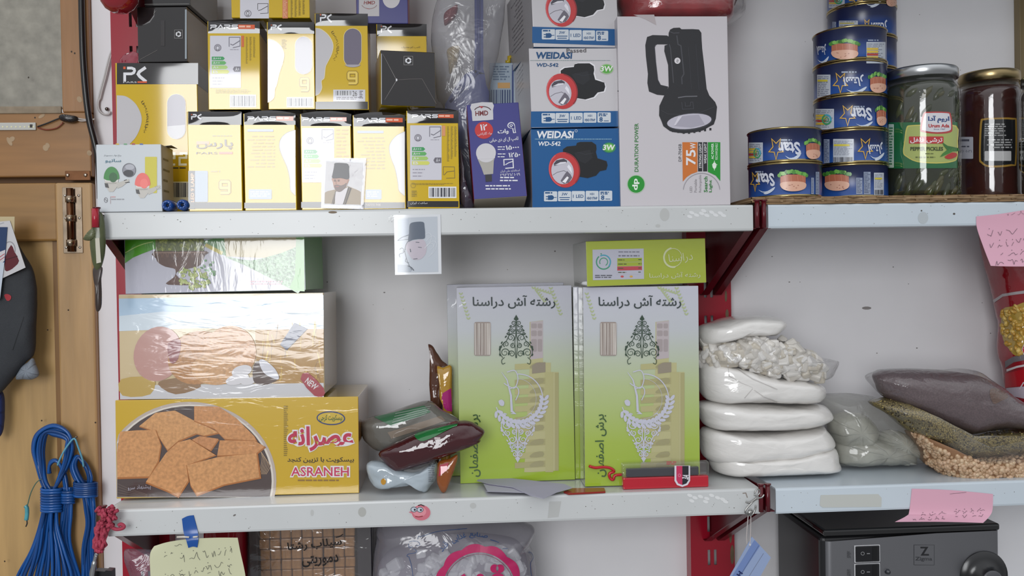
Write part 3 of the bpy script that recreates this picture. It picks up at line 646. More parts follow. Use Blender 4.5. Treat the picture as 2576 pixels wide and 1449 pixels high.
pill(mb, fc, *z2(992, 348, 1203, 812), PUR); mb.ell(fc, *z2(1098, 778), 20.5, 8.5, M('a7a2aa', 'gloss'), 4, 12, 168); nine(mb, fc, *z2(1030, 870, 1160, 1025))
mb.rect(fc, *z2(862, 1090, 1250, 1235), M('cfcfd6', 'gloss'), 2); mb.barcode(fc, *z2(890, 1105, 1080, 1160), 3, pad=0); mb.text(fc, '26', *z2(1095, 1105, 1150, 1170), DK, 4); mb.lines(fc, *z2(900, 1180, 1230, 1220), 2, M('77727c', 'gloss'), 3)
mb.lines(fc, *z2(1180, 1105, 1225, 1205), 5, M('6a6570', 'gloss'), 3)
r['F4'] = fc; pkbuild(mb, fc, 'saturated yellow bulb carton with a violet oval window, third in the second tier')
# carton seen end on, and the one behind it
def recyc(mb, fc, x0, y0, x1, y1):
    mb.stroke(fc, [(x0, y0), (x1, y0), (x1, y1), (x0, y1)], 1, M('8f8c8c', 'gloss'), 3, True); cx, cy, q = (x0+x1)/2, (y0+y1)/2, (x1-x0)*.27
    for k in range(3): mb.arc(fc, cx, cy, q, q, (x1-x0)*.17, WHG, 3, k*120+10, k*120+95, n=6); a = math.radians(k*120+95); b = math.radians(k*120+125); mb.poly(fc, [(cx+q*1.5*math.cos(a), cy+q*1.5*math.sin(a)), (cx+q*.5*math.cos(a), cy+q*.5*math.sin(a)), (cx+q*math.cos(b), cy+q*math.sin(b))], WHG, 3)
mb, fc, fb = pk(948, 60, 1074, 268, 91, .055, .078, r['E4'].top+.0052, arch=3)
pklogo(mb, fb, *z2(1440, 310, 1576, 408), sub=False); mb.text(fc, fa('لامپ کم مصرف'), *z2(1690, 562, 1916, 594), M('4a3c10', 'gloss'), 3)
r['F5'] = fc; pkbuild(mb, fc, 'yellow bulb carton half hidden behind the black carton end, under the violet box')
mb, fc = carton(958, 129, 1095, 267, .004, .07, {'front': BLK, 'side': YEL, 'top': YEL, 'bottom': YEL}, max(r['E5'].top, r['E4'].top)+.0052, 0, 10)
mb.stroke(fc, zp(z2, (1462, 655), (1630, 975), (1485, 1215)), [.5, 1.2, .5], M('85807e', 'gloss'), 2); mb.stroke(fc, zp(z2, (1630, 972), (1780, 962), (1940, 960), (2112, 1262)), 1, M('66605e', 'gloss'), 2); mb.ell(fc, *z2(1630, 972), 2, 3.5, WHG, 3)
recyc(mb, fc, *z2(1720, 685, 1826, 790)); mb.rect(fc, 958.6, 135, 960.5, 262, M('a9aab0', 'gloss'), 2)
r['F6'] = fc; pkbuild(mb, fc, 'bulb carton lying end-on with its black folded bottom facing out, right of the tier')
# big carton at the left, with end-on cartons lying on it
mb, fc, fb = pk(293.5, 158, 499, 534, 212, .085, .07, ZA, yaw=0, bulge=.0002, arch=0)
pklogo(mb, fb, *z1(437, 800, 724, 1005)); 
P = sp2([(294, 240), (318, 243), (342, 262), (356, 292), (354, 318), (342, 345), (325, 365), (310, 392), (304, 430), (300, 470)], 5); mb.poly(fc, P + [(294, 470), (294, 240)], LGY, 2)
for k in range(12):
    t = k/11; x, y = 358 + 14*math.sin(math.pi*t*.85+.1), 258+72*t; mb.text(fc, fa('لامپ فوق کم مصرف'[k % 9:k % 9+2]), x-4, y-3.4, x+4, y+3.4, M('4a3c10', 'gloss'), 3, 60+50*t)
pill(mb, fc, 421, 237, 467, 350, PUR); mb.poly(fc, [(421.5, 318), (466.5, 314), (466.5, 328)] + [(444+22.4*math.cos(a/10*math.pi), 328+22*math.sin(a/10*math.pi)) for a in range(1, 10)] + [(421.5, 328)], M('aaa8ae', 'gloss'), 4)
for px in (424, 452):
    q = [(px, 386), (px+17, 386), (px+17, 397), (px, 397), (px, 414), (px+18, 414)] if px > 440 else [(px, 386), (px+15, 386), (px+15, 398), (px, 398)]
    mb.stroke(fc, q, 5.5, M('efe6c4', 'gloss'), 3)
mb.stroke(fc, [(424, 414), (441, 414)], 5.5, M('efe6c4', 'gloss'), 3); mb.rrect(fc, 433, 378, 473, 454, 2, M('c9a012', 'gloss'), 2)
mb.rect(fc, 424, 457, 475, 520, M('d8cfae', 'gloss'), 2); mb.barcode(fc, 428, 460, 474, 496, 3, bg='ddd6c0', pad=0, sd=8); mb.lines(fc, 432, 421, 470, 427, 1, DK, 3)
r['B'] = fc; pkbuild(mb, fc, 'largest bulb carton, yellow with big white letters on a black band, at the left end')
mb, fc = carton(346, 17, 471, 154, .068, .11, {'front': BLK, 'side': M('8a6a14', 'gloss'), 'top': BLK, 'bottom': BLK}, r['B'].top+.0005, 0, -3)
recyc(mb, fc, *z1(1060, 366, 1156, 466)); mb.rect(fc, 465.5, 24, 470, 148, M('9aa4ac', 'gloss'), 2); mb.stroke(fc, zp(z1, (640, 725), (850, 610)), .8, M('77706e', 'gloss'), 2); mb.stroke(fc, zp(z1, (805, 170), (840, 130)), .8, M('77706e', 'gloss'), 2); mb.rect(fc, *z1(893, 250, 940, 560), M('302c2d', 'gloss'), 2)  # pale strip down the right edge is a painted highlight
r['A'] = fc; pkbuild(mb, fc, 'bulb carton lying end-on with a plain black end, on top of the largest carton')
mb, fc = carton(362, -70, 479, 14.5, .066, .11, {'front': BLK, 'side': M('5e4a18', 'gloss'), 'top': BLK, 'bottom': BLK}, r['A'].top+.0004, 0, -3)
mb.stroke(fc, [(364, 11), (476, 10)], 1.5, M('7d7d7a', 'gloss'), 2); pkbuild(mb, fc, 'black carton end cut by the top edge, uppermost at the left')
# yellow carton on the second tier, violet carton behind
mb, fc = carton(581, -90, 778, 50, .012, .05, {'front': YEL, 'side': YEL}, max(r['F2'].top, r['F3'].top)+.0042)
mb.rect(fc, *z1(1855, -60, 2205, 225), PANEL, 2); mb.stroke(fc, zp(z1, (2070, 120), (2070, 45), (2195, 45), (2195, 160), (2100, 165)), 1.2, DK, 3); mb.stroke(fc, zp(z1, (2075, 130), (2110, 120), (2190, 75)), 1.4, DK, 3)
mb.arc(fc, *z1(1950, 165), 8, 8, 2, M('8a8690', 'gloss'), 3); mb.text(fc, 'Ω', *z1(1932, 135, 1966, 195), DK, 3); mb.rect(fc, *z2(245, -80, 310, 225), M('cf7a4a', 'gloss'), 2); mb.lines(fc, *z2(252, 10, 304, 215), 12, M('e8b090', 'gloss'), 3, 2, .5)
for k in range(4): mb.lines(fc, *z2(345+k*48, 5, 372+k*48, 225 - k*15), 14, M('7a6512', 'gloss'), 2, k, .5)
pkbuild(mb, fc, 'broad yellow carton cut by the top edge, lying across the second tier')
VIO, VRED = M('3b3b80', 'semi'), M('a3242e', 'semi')
def hmd_badge(mb, fc, q, x0, y0, x1, y1):
    mb.rrect(fc, x0, y0, x1, y1, 4, M('cfccd0', 'semi'), 3)
mb, fc = carton(895, -120, 1025, 42, .082, .05, {'front': VIO, 'side': VRED, 'top': VIO}, r['F5'].top+.0016)
mb.rect(fc, 903, -40, 954, 41, M('c3bfc2', 'semi'), 2); mb.text(fc, 'HMD', *z2(1235, 12, 1370, 55), M('8a2c2c', 'semi'), 4, bold=.02, shear=.2); mb.arc(fc, *z2(1300, 40), 20, 14, 2, M('9a8080', 'semi'), 3, 20, 160); mb.poly(fc, zp(z2, (1260, 95), (1310, 118), (1280, 110)), M('b03030', 'semi'), 4)
mb.ell(fc, *z2(1567, -20), 22, 25, M('cfcbcf', 'semi'), 3)
mb.build('bulb_carton', origin=fc.base, label='violet bulb carton with white circle cut by the top edge, behind the second tier', cat='carton')

# white sensor box and the blue plugs at the left end
WBX = M('bfc4c8', 'semi'); sem = lambda h: M(h, 'semi')
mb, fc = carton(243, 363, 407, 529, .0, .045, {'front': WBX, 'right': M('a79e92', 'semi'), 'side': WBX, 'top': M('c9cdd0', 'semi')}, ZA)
mb.rrect(fc, *z3(700, 650, 845, 1090), 2, sem('c3b81a'), 2); mb.text(fc, fa('سانیو'), *z3(215, 675, 410, 725), sem('3f6f82'), 3, bold=.02); mb.text(fc, fa('چراغ خواب سنسوردار'), *z3(200, 622, 412, 650), sem('6d7378'), 3)
def nightlamp(cx, cy, col, dx, plug):
    P = lambda x, y: (cx + x/4.83, cy + y/4.83)
    mb.poly(fc, [P(-85, 60), P(85, 62), P(80, 120), P(60, 165), P(20, 215), P(-30, 215), P(-60, 160), P(-80, 120)], sem('b9b4ac'), 3); mb.poly(fc, [P(-80, 60), P(80, 62), P(78, 92), P(-78, 90)], sem('d4d2cc'), 4)
    mb.poly(fc, [P(60, 110), P(150, 80), P(210, 60), P(215, 80), P(130, 150), P(70, 175)], sem('b4b0a8'), 3); mb.stroke(fc, [P(150, 80), P(185, 68)], 1.5, DK, 4); mb.stroke(fc, [P(165, 105), P(220, 98)], 1.5, DK, 4)
    mb.poly(fc, [P(-85, 110), P(-45, 115), P(-30, 170), P(-75, 160)], sem('3c3a3a'), 4); mb.arc(fc, *P(0, 105), 12, 2, .7, sem('77736e'), 5, 0, 180)
    p = [P(95*math.cos(math.radians(a)), 55 - 145*math.sin(math.radians(a))) for a in range(0, 181, 12)] + [P(-60, 75), P(0, 82), P(60, 75)]; mb.poly(fc, p, sem(col), 5); mb.poly(fc, [P(20+50*math.cos(math.radians(a)), 40-60*math.sin(math.radians(a))) for a in range(0, 360, 20)], sem({'2f7d35': '1f5a2a', 'e0615a': 'e87068'}[col]), 6)
nightlamp(*z3(295, 860), '2f7d35', 0, 1); nightlamp(*z3(672, 935), 'e0615a', 0, 1)
mb.ell(fc, *z3(508, 812), 16.5, 17, sem('85858e'), 3); mb.ell(fc, *z3(500, 850), 13, 8.5, sem('23242c'), 4); mb.ell(fc, *z3(518, 775), 12, 7, sem('a5a6ae'), 4); mb.arc(fc, *z3(508, 812), 16.5, 17, 1, sem('55565e'), 5)
mb.arc(fc, *z3(225, 1175), 4, 6, 1.3, sem('6a6a70'), 3); mb.stroke(fc, zp(z3, (210, 1160), (240, 1190)), 1.3, sem('6a6a70'), 3); mb.rect(fc, *z3(278, 1130, 284, 1220), sem('b0a0a2'), 3); mb.lines(fc, *z3(290, 1132, 350, 1150), 1, sem('c08a8a'), 3); mb.lines(fc, *z3(290, 1160, 460, 1180), 1, sem('8a8a90'), 3)
for k, h in enumerate(('c9a81e', '5d9a6a', 'a03038', '2c4f9a')): mb.rect(fc, *z3(345+k*97, 488 if k != 2 else 485, 385+k*97, 503), sem(h), 2)
sd = fc.side; B3 = fc.bl + fc.r*(fc.w+.0002)
def sq(v0, v1, d0, d1, m): mb.add([B3 + fc.u*v0 - fc.n*d0, B3 + fc.u*v0 - fc.n*d1, B3 + fc.u*v1 - fc.n*d1, B3 + fc.u*v1 - fc.n*d0], [[0, 1, 2, 3]], m)
for k in range(5): sq(.012+.013*k, .0145+.013*k, .006, .03-.004*(k % 3), sem('5d564e'))
o = mb.build('sensor_lamp_box', origin=fc.base, label='white box printed with green and red night lamps at the shelf end', cat='box')
b2 = MB(); tp = fc.bl + fc.u*fc.h; b2.prism([tp + fc.r*(fc.w-.004) - fc.n*.02 + fc.u*0, tp + fc.r*(fc.w+.006) - fc.n*.02 + fc.u*.001, tp + fc.r*(fc.w+.007) - fc.n*.04, tp + fc.r*(fc.w-.004) - fc.n*.04 + fc.u*.001], V((0, 0, .0006)), M('2e2824', 'semi')); b2.build('tuck_flap', o, label='dark open tuck flap')
BLU = M('1d4a93', 'satin')
for k, (cx, cy, lb) in enumerate(((422, 516, 'blue plastic plug lying beside the white sensor box'), (459, 513, 'blue plastic plug lying nearest the black strip of the first front carton'))):
    c = onY(cx, cy, .002); rr = .0072; c.z = ZA + rr + .0003 + k*.0004; mb = MB()
    mb.lathe(c, [(.0022, .001), (.0030, -.004), (.0046, -.0048), (.0058, -.004), (rr-.0004, .0), (rr, .006), (rr, .020), (rr-.001, .022)], BLU, 20, V((0, 1, 0)))
    for j in range(8): a = j*math.pi/4; mb.abox(c.x+.0040*math.cos(a)-.0007, c.y-.0062, c.z+.0040*math.sin(a)-.0007, c.x+.0040*math.cos(a)+.0007, c.y-.002, c.z+.0040*math.sin(a)+.0007, BLU, .0002, 1)
    o = mb.build('wall_plug', label=lb, cat='plug', group='blue plastic plugs'); mb = MB(); mb.lathe(c, [(.0021, -.0008), (.0021, .0002)], M('0c1a33', 'matte'), 14, V((0, 1, 0))); mb.build('socket_hole', o)

# ---------------------------------------------------------------- upper shelf, rest of the left bay
from mathutils import noise as NZ
def carton_q(tl, tr, br, bl, yf, depth, mats, lean=0, yaw=0, bev=.0008, drop=None):
    a, b = math.radians(lean), math.radians(yaw)
    n = V((math.sin(b)*math.cos(a), -math.cos(b)*math.cos(a), math.sin(a))); p0 = onY((tl[0]+br[0])/2, (tl[1]+br[1])/2, yf)
    q = [onP(x, y, p0, n) for x, y in (tl, tr, br, bl)]
    r = ((q[2]-q[3]) + (q[1]-q[0])).normalized(); u = (r.cross(n)*-1); u = u if u.z > 0 else -u
    c = (q[0]+q[1]+q[2]+q[3])/4; w = ((q[1]-q[0]).dot(r) + (q[2]-q[3]).dot(r))/2; h = ((q[0]-q[3]).dot(u) + (q[1]-q[2]).dot(u))/2
    p = c - r*w/2 - u*h/2; mb = MB(); mb.box(p, r, u, n, w, h, depth, mats, bev)
    if drop is not None:                                        # set it down exactly on its support
        dz = V((0, 0, drop - min(v.z for v in mb.v))); mb.v = [v + dz for v in mb.v]; p = p + dz; p0 = p0 + dz
    fc = Flat(p0, n); fc.r, fc.u, fc.bl, fc.w, fc.h, fc.d = r, u, p, w, h, depth; fc.base = p + r*w/2 - n*depth/2; fc.base.z = min(v.z for v in mb.v); fc.top = max(v.z for v in mb.v)
    return mb, fc
mb, fc = carton_q(z6(250, 105), z6(880, 70), z6(1005, 1210), z6(360, 1250), .014, .052, {'front': VIO, 'left': M('8f2430', 'semi'), 'right': VRED, 'bottom': M('a39a8c', 'matte'), 'top': VIO}, lean=12, drop=ZA)
WS = M('dcdce2', 'semi'); WT = lambda t, x0, y0, x1, y1, ro=-3, b=.0, m=WS, ly=3: mb.text(fc, t, *z6(x0, y0), *z6(x1, y1), m, ly, ro, b)
mb.poly(fc, sp2(zp(z6, (318, 104), (572, 86), (580, 180), (583, 280), (570, 297), (450, 306), (345, 312), (330, 300), (322, 200)), 2, True), M('c6c4c8', 'semi'), 2)
WT('HMD', 365, 188, 522, 248, -3, .03, M('6e2428', 'semi')); mb.arc(fc, *z6(455, 195), 21, 12, 2.2, M('4b3236', 'semi'), 3, 195, 345); mb.poly(fc, zp(z6, (410, 130), (465, 140), (440, 160)), M('b02c30', 'semi'), 4)
mb.ell(fc, *z6(470, 425), 23, 21.5, M('c03230', 'semi'), 2); WT('۱۲', 424, 352, 510, 428, -3, .03); WT(fa('ماه گارانتی'), 393, 446, 567, 488)
WT('۹', 755, 325, 862, 460, 0, .045, M('dcdce2', 'semi'), 2); WT('۹', 768, 338, 850, 450, 0, -.005, VIO, 3); WT(fa('وات'), 637, 410, 772, 476, -3, .03)
WT(fa('لامپ ال ای دی حبابی'), 538, 512, 888, 572, -4, .015)
for t, x0, y0, x1, y1 in (('۱۵۰۰۰', 735, 604, 898, 660), ('۱۲۵۰', 770, 694, 912, 752)): WT(t, x0, y0, x1, y1, -4, .03)
for y in (622, 652, 708, 742): mb.lines(fc, *z6(637, y), *z6(735, y+18), 1, WS, 3, y, .6)
mb.stroke(fc, zp(z6, (715, 855), (712, 782), (822, 776), (828, 880), (730, 888)), 2.6, WS, 3); mb.stroke(fc, zp(z6, (730, 845), (770, 820), (830, 800)), 2.2, WS, 3)
WT(fa('استاندارد ملی ایران'), 670, 902, 905, 936, -3); WT('۲۹۳۲۱۵۱۰۱۹', 668, 948, 908, 982, -3)
for y, x0, x1 in ((992, 668, 922), (1028, 665, 930), (1092, 488, 865), (1130, 492, 868)): mb.poly(fc, [z6(x0, y+10), z6(x0, y+10), z6(x0+1, y+11)], WS, 1) if 0 else mb.lines(fc, *z6(x0, y), *z6(x1, y+22), 1, WS, 3, y, .7)
mb.ell(fc, *z6(495, 700), 25, 24, M('c9c6ca', 'semi'), 3); mb.poly(fc, zp(z6, (374, 720), (616, 705), (590, 800), (582, 955), (470, 965), (440, 880), (400, 790)), M('a7a39c', 'semi'), 2); mb.poly(fc, zp(z6, (374, 705), (616, 690), (603, 765), (395, 780)), M('c9c6ca', 'semi'), 4)
mb.poly(fc, zp(z6, (484, 968), (565, 962), (567, 1045), (492, 1052)), M('2c2a30', 'semi'), 3)
mb.build('bulb_carton', origin=fc.base, label='violet bulb carton with red disc and white Persian lettering, tipped back beside the torches', cat='carton')

# head torch cartons, three in a stack
HB, HW = M('12568f', 'lam'), M('c6c3c6', 'lam'); HSIDE = M('aaa7aa', 'semi')
def headtorch(mb, fc, dx, dy, wc, hb=False):
    q = lambda *p: [(1120+x/4.83+dx, 240+y/4.83+dy) for x, y in p]; m = lambda h: M(h, 'lam')
    body = q((1430, 655), (1478, 622), (1590, 610), (1600, 578), (1640, 566), (1780, 565), (1832, 600), (1838, 650), (1830, 690), (1850, 765), (1905, 782), (1960, 800), (1972, 850), (1955, 905), (1880, 920), (1832, 975), (1730, 1005), (1640, 990), (1560, 1000), (1440, 900))
    if not hb: mb.poly(fc, [(x + (3 if x > 1440 else -2), y + (2.5 if y > 405+dy else -2.5)) for x, y in body], M('e6e4e8', 'lam'), 2)
    mb.poly(fc, body, m('17181c'), 3); mb.poly(fc, q((1560, 700), (1760, 660), (1790, 760), (1700, 830), (1620, 800)), m('222328'), 4); mb.stroke(fc, q((1600, 690), (1700, 720), (1800, 700)), 1, m('33353c'), 5)
    cx, cy = q((1446, 905))[0]
    mb.ell(fc, cx, cy, 39, 45, m('c23a3c'), 4, rot=-14); mb.arc(fc, cx+2, cy, 36, 43, 3, m('8f2a30'), 5, -70, 60, -14); mb.arc(fc, cx, cy, 37, 43, 3, m('d8565a'), 5, 120, 250, -14)
    cx, cy = q((1424, 922))[0]; mb.ell(fc, cx, cy, 28, 33, m('c3c0ca'), 6, rot=-12)
    mb.poly(fc, q((1318, 830), (1350, 790), (1440, 770), (1480, 795), (1470, 825), (1400, 835), (1325, 860)), m('4a4752'), 7); mb.poly(fc, q((1325, 850), (1400, 812), (1465, 808), (1470, 825), (1400, 838)), m('dcdae2'), 8)
    mb.poly(fc, q((1400, 1040), (1450, 960), (1480, 920), (1520, 960), (1540, 1000), (1500, 1060), (1440, 1075)), m('6d6874'), 7); mb.poly(fc, q((1420, 1050), (1480, 985), (1500, 1000), (1460, 1065)), m('f0eef4'), 8)
    mb.stroke(fc, q((1305, 970), (1360, 935), (1440, 915), (1470, 930)), .9, m('5a5660'), 8); mb.poly(fc, q((1480, 870), (1500, 840), (1530, 880), (1540, 950), (1505, 905)), m('e8e6ee'), 7)
    for k in range(5): mb.ell(fc, *q((1990, 635))[0], 17.5-k*1.4, 13.5-k*1.2, m(('2a7a74', '338a60', '4a9c50', '5cac4c', '6cb850')[k]) if hb else m(('b4c0aa', '9abf8a', '7ab868', '62b04c', '58a844')[k]), 2+k)
    mb.text(fc, '3W', *q((1915, 600))[0], *q((2060, 668))[0], M('e8eae4', 'lam'), 9, bold=.03, shear=.12)
def icons(mb, fc, xs, y0, y1, sk=0):
    m = M('ccd2d8', 'lam'); d = M('1d4f80', 'lam'); 
    for k, (a, b) in enumerate(xs):
        o = sk*k; mb.rrect(fc, a, y0+o, b, y1+o, 2.5, m, 3); w, h = b-a, y1-y0; P = lambda x, y: (a+x*w, y0+o+y*h)
        if k == 0:
            mb.lines(fc, *P(.08, .08), *P(.92, .24), 1, d, 4, 2, .9); cx, cy = P(.55, .62); mb.ell(fc, cx, cy, w*.2, h*.24, d, 4); mb.rect(fc, *P(.3, .4), *P(.5, .86), d, 4)
            for yy in (.48, .72): mb.rect(fc, *P(.14, yy), *P(.34, yy+.09), d, 4)
            mb.stroke(fc, [P(.7, .62), P(.95, .6)], 1.5, d, 4)
        if k == 1: mb.text(fc, '3W', *P(.28, .16), *P(.72, .44), d, 4, bold=.02, shear=.15); mb.rect(fc, *P(.1, .6), *P(.9, .68), d, 4); mb.rect(fc, *P(.15, .8), *P(.85, .88), d, 4)
        if k == 2: mb.text(fc, '1 LED', *P(.1, .36), *P(.9, .68), d, 4, bold=.015)
        if k == 3: mb.text(fc, 'H31', *P(.34, .2), *P(.66, .42), d, 4, bold=.02); mb.text(fc, 'HEAD STRAP', *P(.1, .6), *P(.9, .86), d, 4, bold=.03)
        if k == 4: mb.lines(fc, *P(.1, .1), *P(.8, .42), 2, d, 4, 3, .7); mb.text(fc, '8', *P(.14, .46), *P(.4, .92), d, 4, bold=.03); mb.rect(fc, *P(.48, .8), *P(.85, .87), d, 4)
def wd(tl, tr, br, bl, yf, drop, yaw, blue, lbl, dy):
    top = HB if blue else HW
    mb, fc = carton_q(tl, tr, br, bl, yf, .15, {'front': top, 'left': M('9a989c', 'semi') if not blue else M('8f929a', 'semi'), 'right': HSIDE, 'top': top, 'bottom': HB}, 0, yaw, drop=drop)
    dx = {0: 0, 1: -5.9, 2: -7.9}[dy]; dv = {0: 0, 1: -197.6, 2: -404.6}[dy]; headtorch(mb, fc, dx, dv, None, blue); ink = M('e4e6ea', 'lam') if blue else M('174a78', 'lam')
    if dy < 2:
        P = (lambda a, b, c, d: z6(a, b) + z6(c, d)) if blue else (lambda a, b, c, d: z5(a, b) + z5(c, d))
        mb.text(fc, 'WEIDASi', *(P(1110, 432, 1560, 522) if blue else P(1292, 632, 1735, 716)), ink, 3, bold=.035, shear=.1)
        mb.text(fc, 'WD-542', *(P(1128, 560, 1402, 614) if blue else P(1300, 768, 1568, 812)), ink, 3, bold=.025, shear=.15)
        if blue:
            mb.arc(fc, *z6(1590, 432), 3, 3, .8, ink, 3); mb.lines(fc, *z6(1090, 528), *z6(2105, 538), 1, M('8fb6c8', 'lam'), 3, 4, .8)
        else:
            mb.lines(fc, *z5(1225, 732), *z5(2285, 740), 1, M('8a9a9a', 'lam'), 3, 4, .8); mb.text(fc, 'Passed', *z5(1665, 588), *z5(1905, 640), M('5a5658', 'lam'), 4, rot=-2, bold=.01)
    if not blue:
        if dy == 1: mb.poly(fc, [z6(1042, 195), z6(2110, 190), z6(2108, 378), z6(1040, 388)], HB, 2); xs = [(1170, 1336), (1341, 1502), (1512, 1670), (1680, 1836), (1848, 2010)]; icons(mb, fc, [(z6(a, 0)[0], z6(b, 0)[0]) for a, b in xs], z6(0, 216)[1], z6(0, 338)[1], -.4)
        else: mb.poly(fc, [z5(1250, 325), z5(2280, 355), z5(2280, 555), z5(1250, 522)], HB, 2); xs = [(1366, 1526), (1532, 1692), (1700, 1850), (1860, 2012), (2024, 2172)]; icons(mb, fc, [(z5(a, 0)[0], z5(b, 0)[0]) for a, b in xs], z5(0, 356)[1], z5(0, 480)[1], 1.0)
    else: xs = [(1200, 1360), (1370, 1530), (1536, 1696), (1706, 1862), (1870, 2028)]; icons(mb, fc, [(z6(a, 0)[0], z6(b, 0)[0]) for a, b in xs], z6(0, 1166)[1], z6(0, 1288)[1], -.4)
    if dy:                                                         # small print on the turned side
        A = fc.bl - fc.r*.0002; g = random.Random(dy)
        for k in range(13 if dy == 2 else 6):
            zz = fc.h*(.93 - k*.06); d0 = .05 + g.uniform(0, .006); x = d0
            while x < .128 - g.uniform(0, .04):
                l = g.uniform(.004, .014); mb.add([A + fc.u*(zz) - fc.n*x, A + fc.u*zz - fc.n*(x+l), A + fc.u*(zz-.0016) - fc.n*(x+l), A + fc.u*(zz-.0016) - fc.n*x], [[3, 2, 1, 0]], M('5f5c62', 'semi')); x += l + .003
    mb.build('head_torch_carton', origin=fc.base, label=lbl, cat='carton', group='head torch cartons in a stack'); return fc
j1 = wd((1334, 323), (1558, 320), (1560, 518), (1340, 520.5), .012, ZA, 0, True, 'blue carton printed with a red-ringed head torch, bottom of the stack', 0)
j2 = wd((1332.5, 122), (1554, 120), (1556, 319), (1335, 321), .012, j1.top+.0003, 4, False, 'white carton printed with a red-ringed head torch, middle of the stack', 1)
j3 = wd((1338, -85), (1554, -82), (1552, 115), (1338, 110), .02, j2.top+.0003, 8, False, 'white carton with a red-ringed head torch cut by the top edge, top of the stack', 2)

# tall white search light carton
KW = M('c6c1c5', 'semi'); mb, fc = carton_q((1554, 36.5), (1830, 35), (1837.5, 511), (1560, 514), .008, .14, {'front': KW, 'side': M('b8b3b7', 'semi')}, drop=ZA)
s = lambda h: M(h, 'semi'); TB = s('26262a')
mb.poly(fc, zp(z7, (408, 222), (418, 200), (440, 189), (482, 187), (494, 198), (570, 197), (612, 200), (628, 222), (630, 270), (634, 330), (648, 450), (664, 600), (682, 645), (722, 690), (734, 722), (726, 800), (712, 840), (688, 852), (640, 880), (600, 890), (560, 895), (510, 900), (440, 892), (415, 884), (372, 852), (360, 820), (343, 780), (345, 715), (380, 640), (408, 585), (404, 440), (378, 345), (380, 308), (404, 300)), TB, 3)
mb.poly(fc, zp(z7, (250, 305), (262, 250), (300, 237), (396, 240), (412, 250), (405, 300), (330, 300), (314, 312), (318, 400), (334, 540), (350, 572), (405, 585), (385, 645), (330, 640), (275, 618), (264, 560), (268, 500), (254, 380)), TB, 2)
for st, w, h in ((((320, 300), (312, 320), (320, 420), (334, 540), (352, 575)), 2, '3d3d43'), (((440, 560), (420, 330), (412, 300)), 2, '4c4c52'), (((462, 240), (470, 300), (490, 310), (510, 500), (495, 525), (498, 570)), 3, '45454b'), (((540, 320), (560, 600)), 1.5, '34343a'), (((590, 300), (612, 610)), 1.5, '34343a'), (((470, 660), (520, 652), (600, 650)), 2.5, '6a6a70'), (((495, 690), (500, 738), (575, 735), (570, 690), (555, 690), (553, 715), (520, 718), (518, 690)), 2, '3c3c42'), (((355, 745), (400, 770), (500, 775), (620, 760), (720, 720)), 1.5, '38383e'), (((415, 215), (440, 225), (480, 222)), 2, '4a4a50')):
    mb.stroke(fc, zp(z7, *st), w, s(h), 4)
mb.ell(fc, *z7(548, 822), 58, 22, s('3a3a40'), 4, rot=-6); mb.ell(fc, *z7(546, 820), 56, 19, s('bcb8c4'), 5, rot=-6); mb.poly(fc, zp(z7, (470, 790), (540, 780), (610, 775), (650, 840), (560, 862), (440, 850)), s('a5a1ae'), 6); mb.poly(fc, zp(z7, (470, 790), (500, 782), (455, 845), (440, 850)), s('d2ced8'), 7)
for x in range(430, 690, 36): mb.rect(fc, *z7(x, 884 - abs(x-520)*.12), *z7(x+14, 906 - abs(x-520)*.16), TB, 3)
mb.ell(fc, *z7(466, 411), 7.6, 7.8, s('d8d4d8'), 5); mb.text(fc, 'dp', *z7(455, 402), *z7(478, 422), s('55555a'), 6, -90)
GRN = s('1f8f2e'); mb.arc(fc, *z7(188, 1243), 22, 22.5, 1.5, s('a9c8a4'), 3); mb.ell(fc, *z7(188, 1243), 21, 21.5, GRN, 2); vt(mb, fc, 'dp', *z7(162, 1205), *z7(210, 1284), s('e4ece2'), 3, .03)
vt(mb, fc, 'DURATION POWER', *z7(177, 832), *z7(204, 1160), s('2b7a34'), 3, .012)
mb.poly(fc, zp(z7, (500, 960), (602, 960), (602, 1160), (560, 1175), (530, 1195), (503, 1226)), s('c8702e'), 2); vt(mb, fc, '75', *z7(525, 1010), *z7(590, 1115), WHG, 3, .02); vt(mb, fc, 'W', *z7(552, 965), *z7(590, 1005), WHG, 3, .02)
for a, b, t in ((606, 634, 'STRONG LIGHT'), (640, 668, 'WEAK LIGHT')): mb.rect(fc, *z7(a, 960), *z7(b, 1157), TB, 2); vt(mb, fc, t, *z7(a+6, 968), *z7(b-5, 1135 if a < 610 else 1105), s('d8d8d8'), 3, .02)
mb.poly(fc, zp(z7, (672, 960), (756, 960), (756, 1222), (725, 1185), (672, 1160)), GRN, 2); vt(mb, fc, 'AC POWER', *z7(695, 968), *z7(712, 1075), s('dfe8dc'), 3, .02); vt(mb, fc, 'RECHARGEABLE', *z7(722, 968), *z7(738, 1078), s('dfe8dc'), 3)
mb.ell(fc, *z7(716, 1118), 5, 8, s('dfe8dc'), 3); mb.stroke(fc, zp(z7, (716, 1085), (716, 1150)), 1.5, s('dfe8dc'), 3); mb.stroke(fc, zp(z7, (700, 1112), (735, 1112)), 1.5, s('dfe8dc'), 4)
mb.arc(fc, *z7(630, 1290), 46, 45, 1.4, s('8e8a90'), 3, 185, 355); vt(mb, fc, 'DP-7045B', *z7(474, 972), *z7(494, 1090), s('3a3a3e'), 3)
for a, b, t, y0, m in ((550, 566, 'LED', 1258, '8a868a'), (580, 598, 'Portable', 1210, '8a868a'), (612, 632, 'Rechargeable', 1180, '8a868a'), (645, 670, 'Search', 1192, '2b7a34'), (680, 704, 'Light', 1215, '2b7a34')): vt(mb, fc, t, *z7(a, y0), *z7(b, 1298), s(m), 3, .02 if m != '8a868a' else 0)
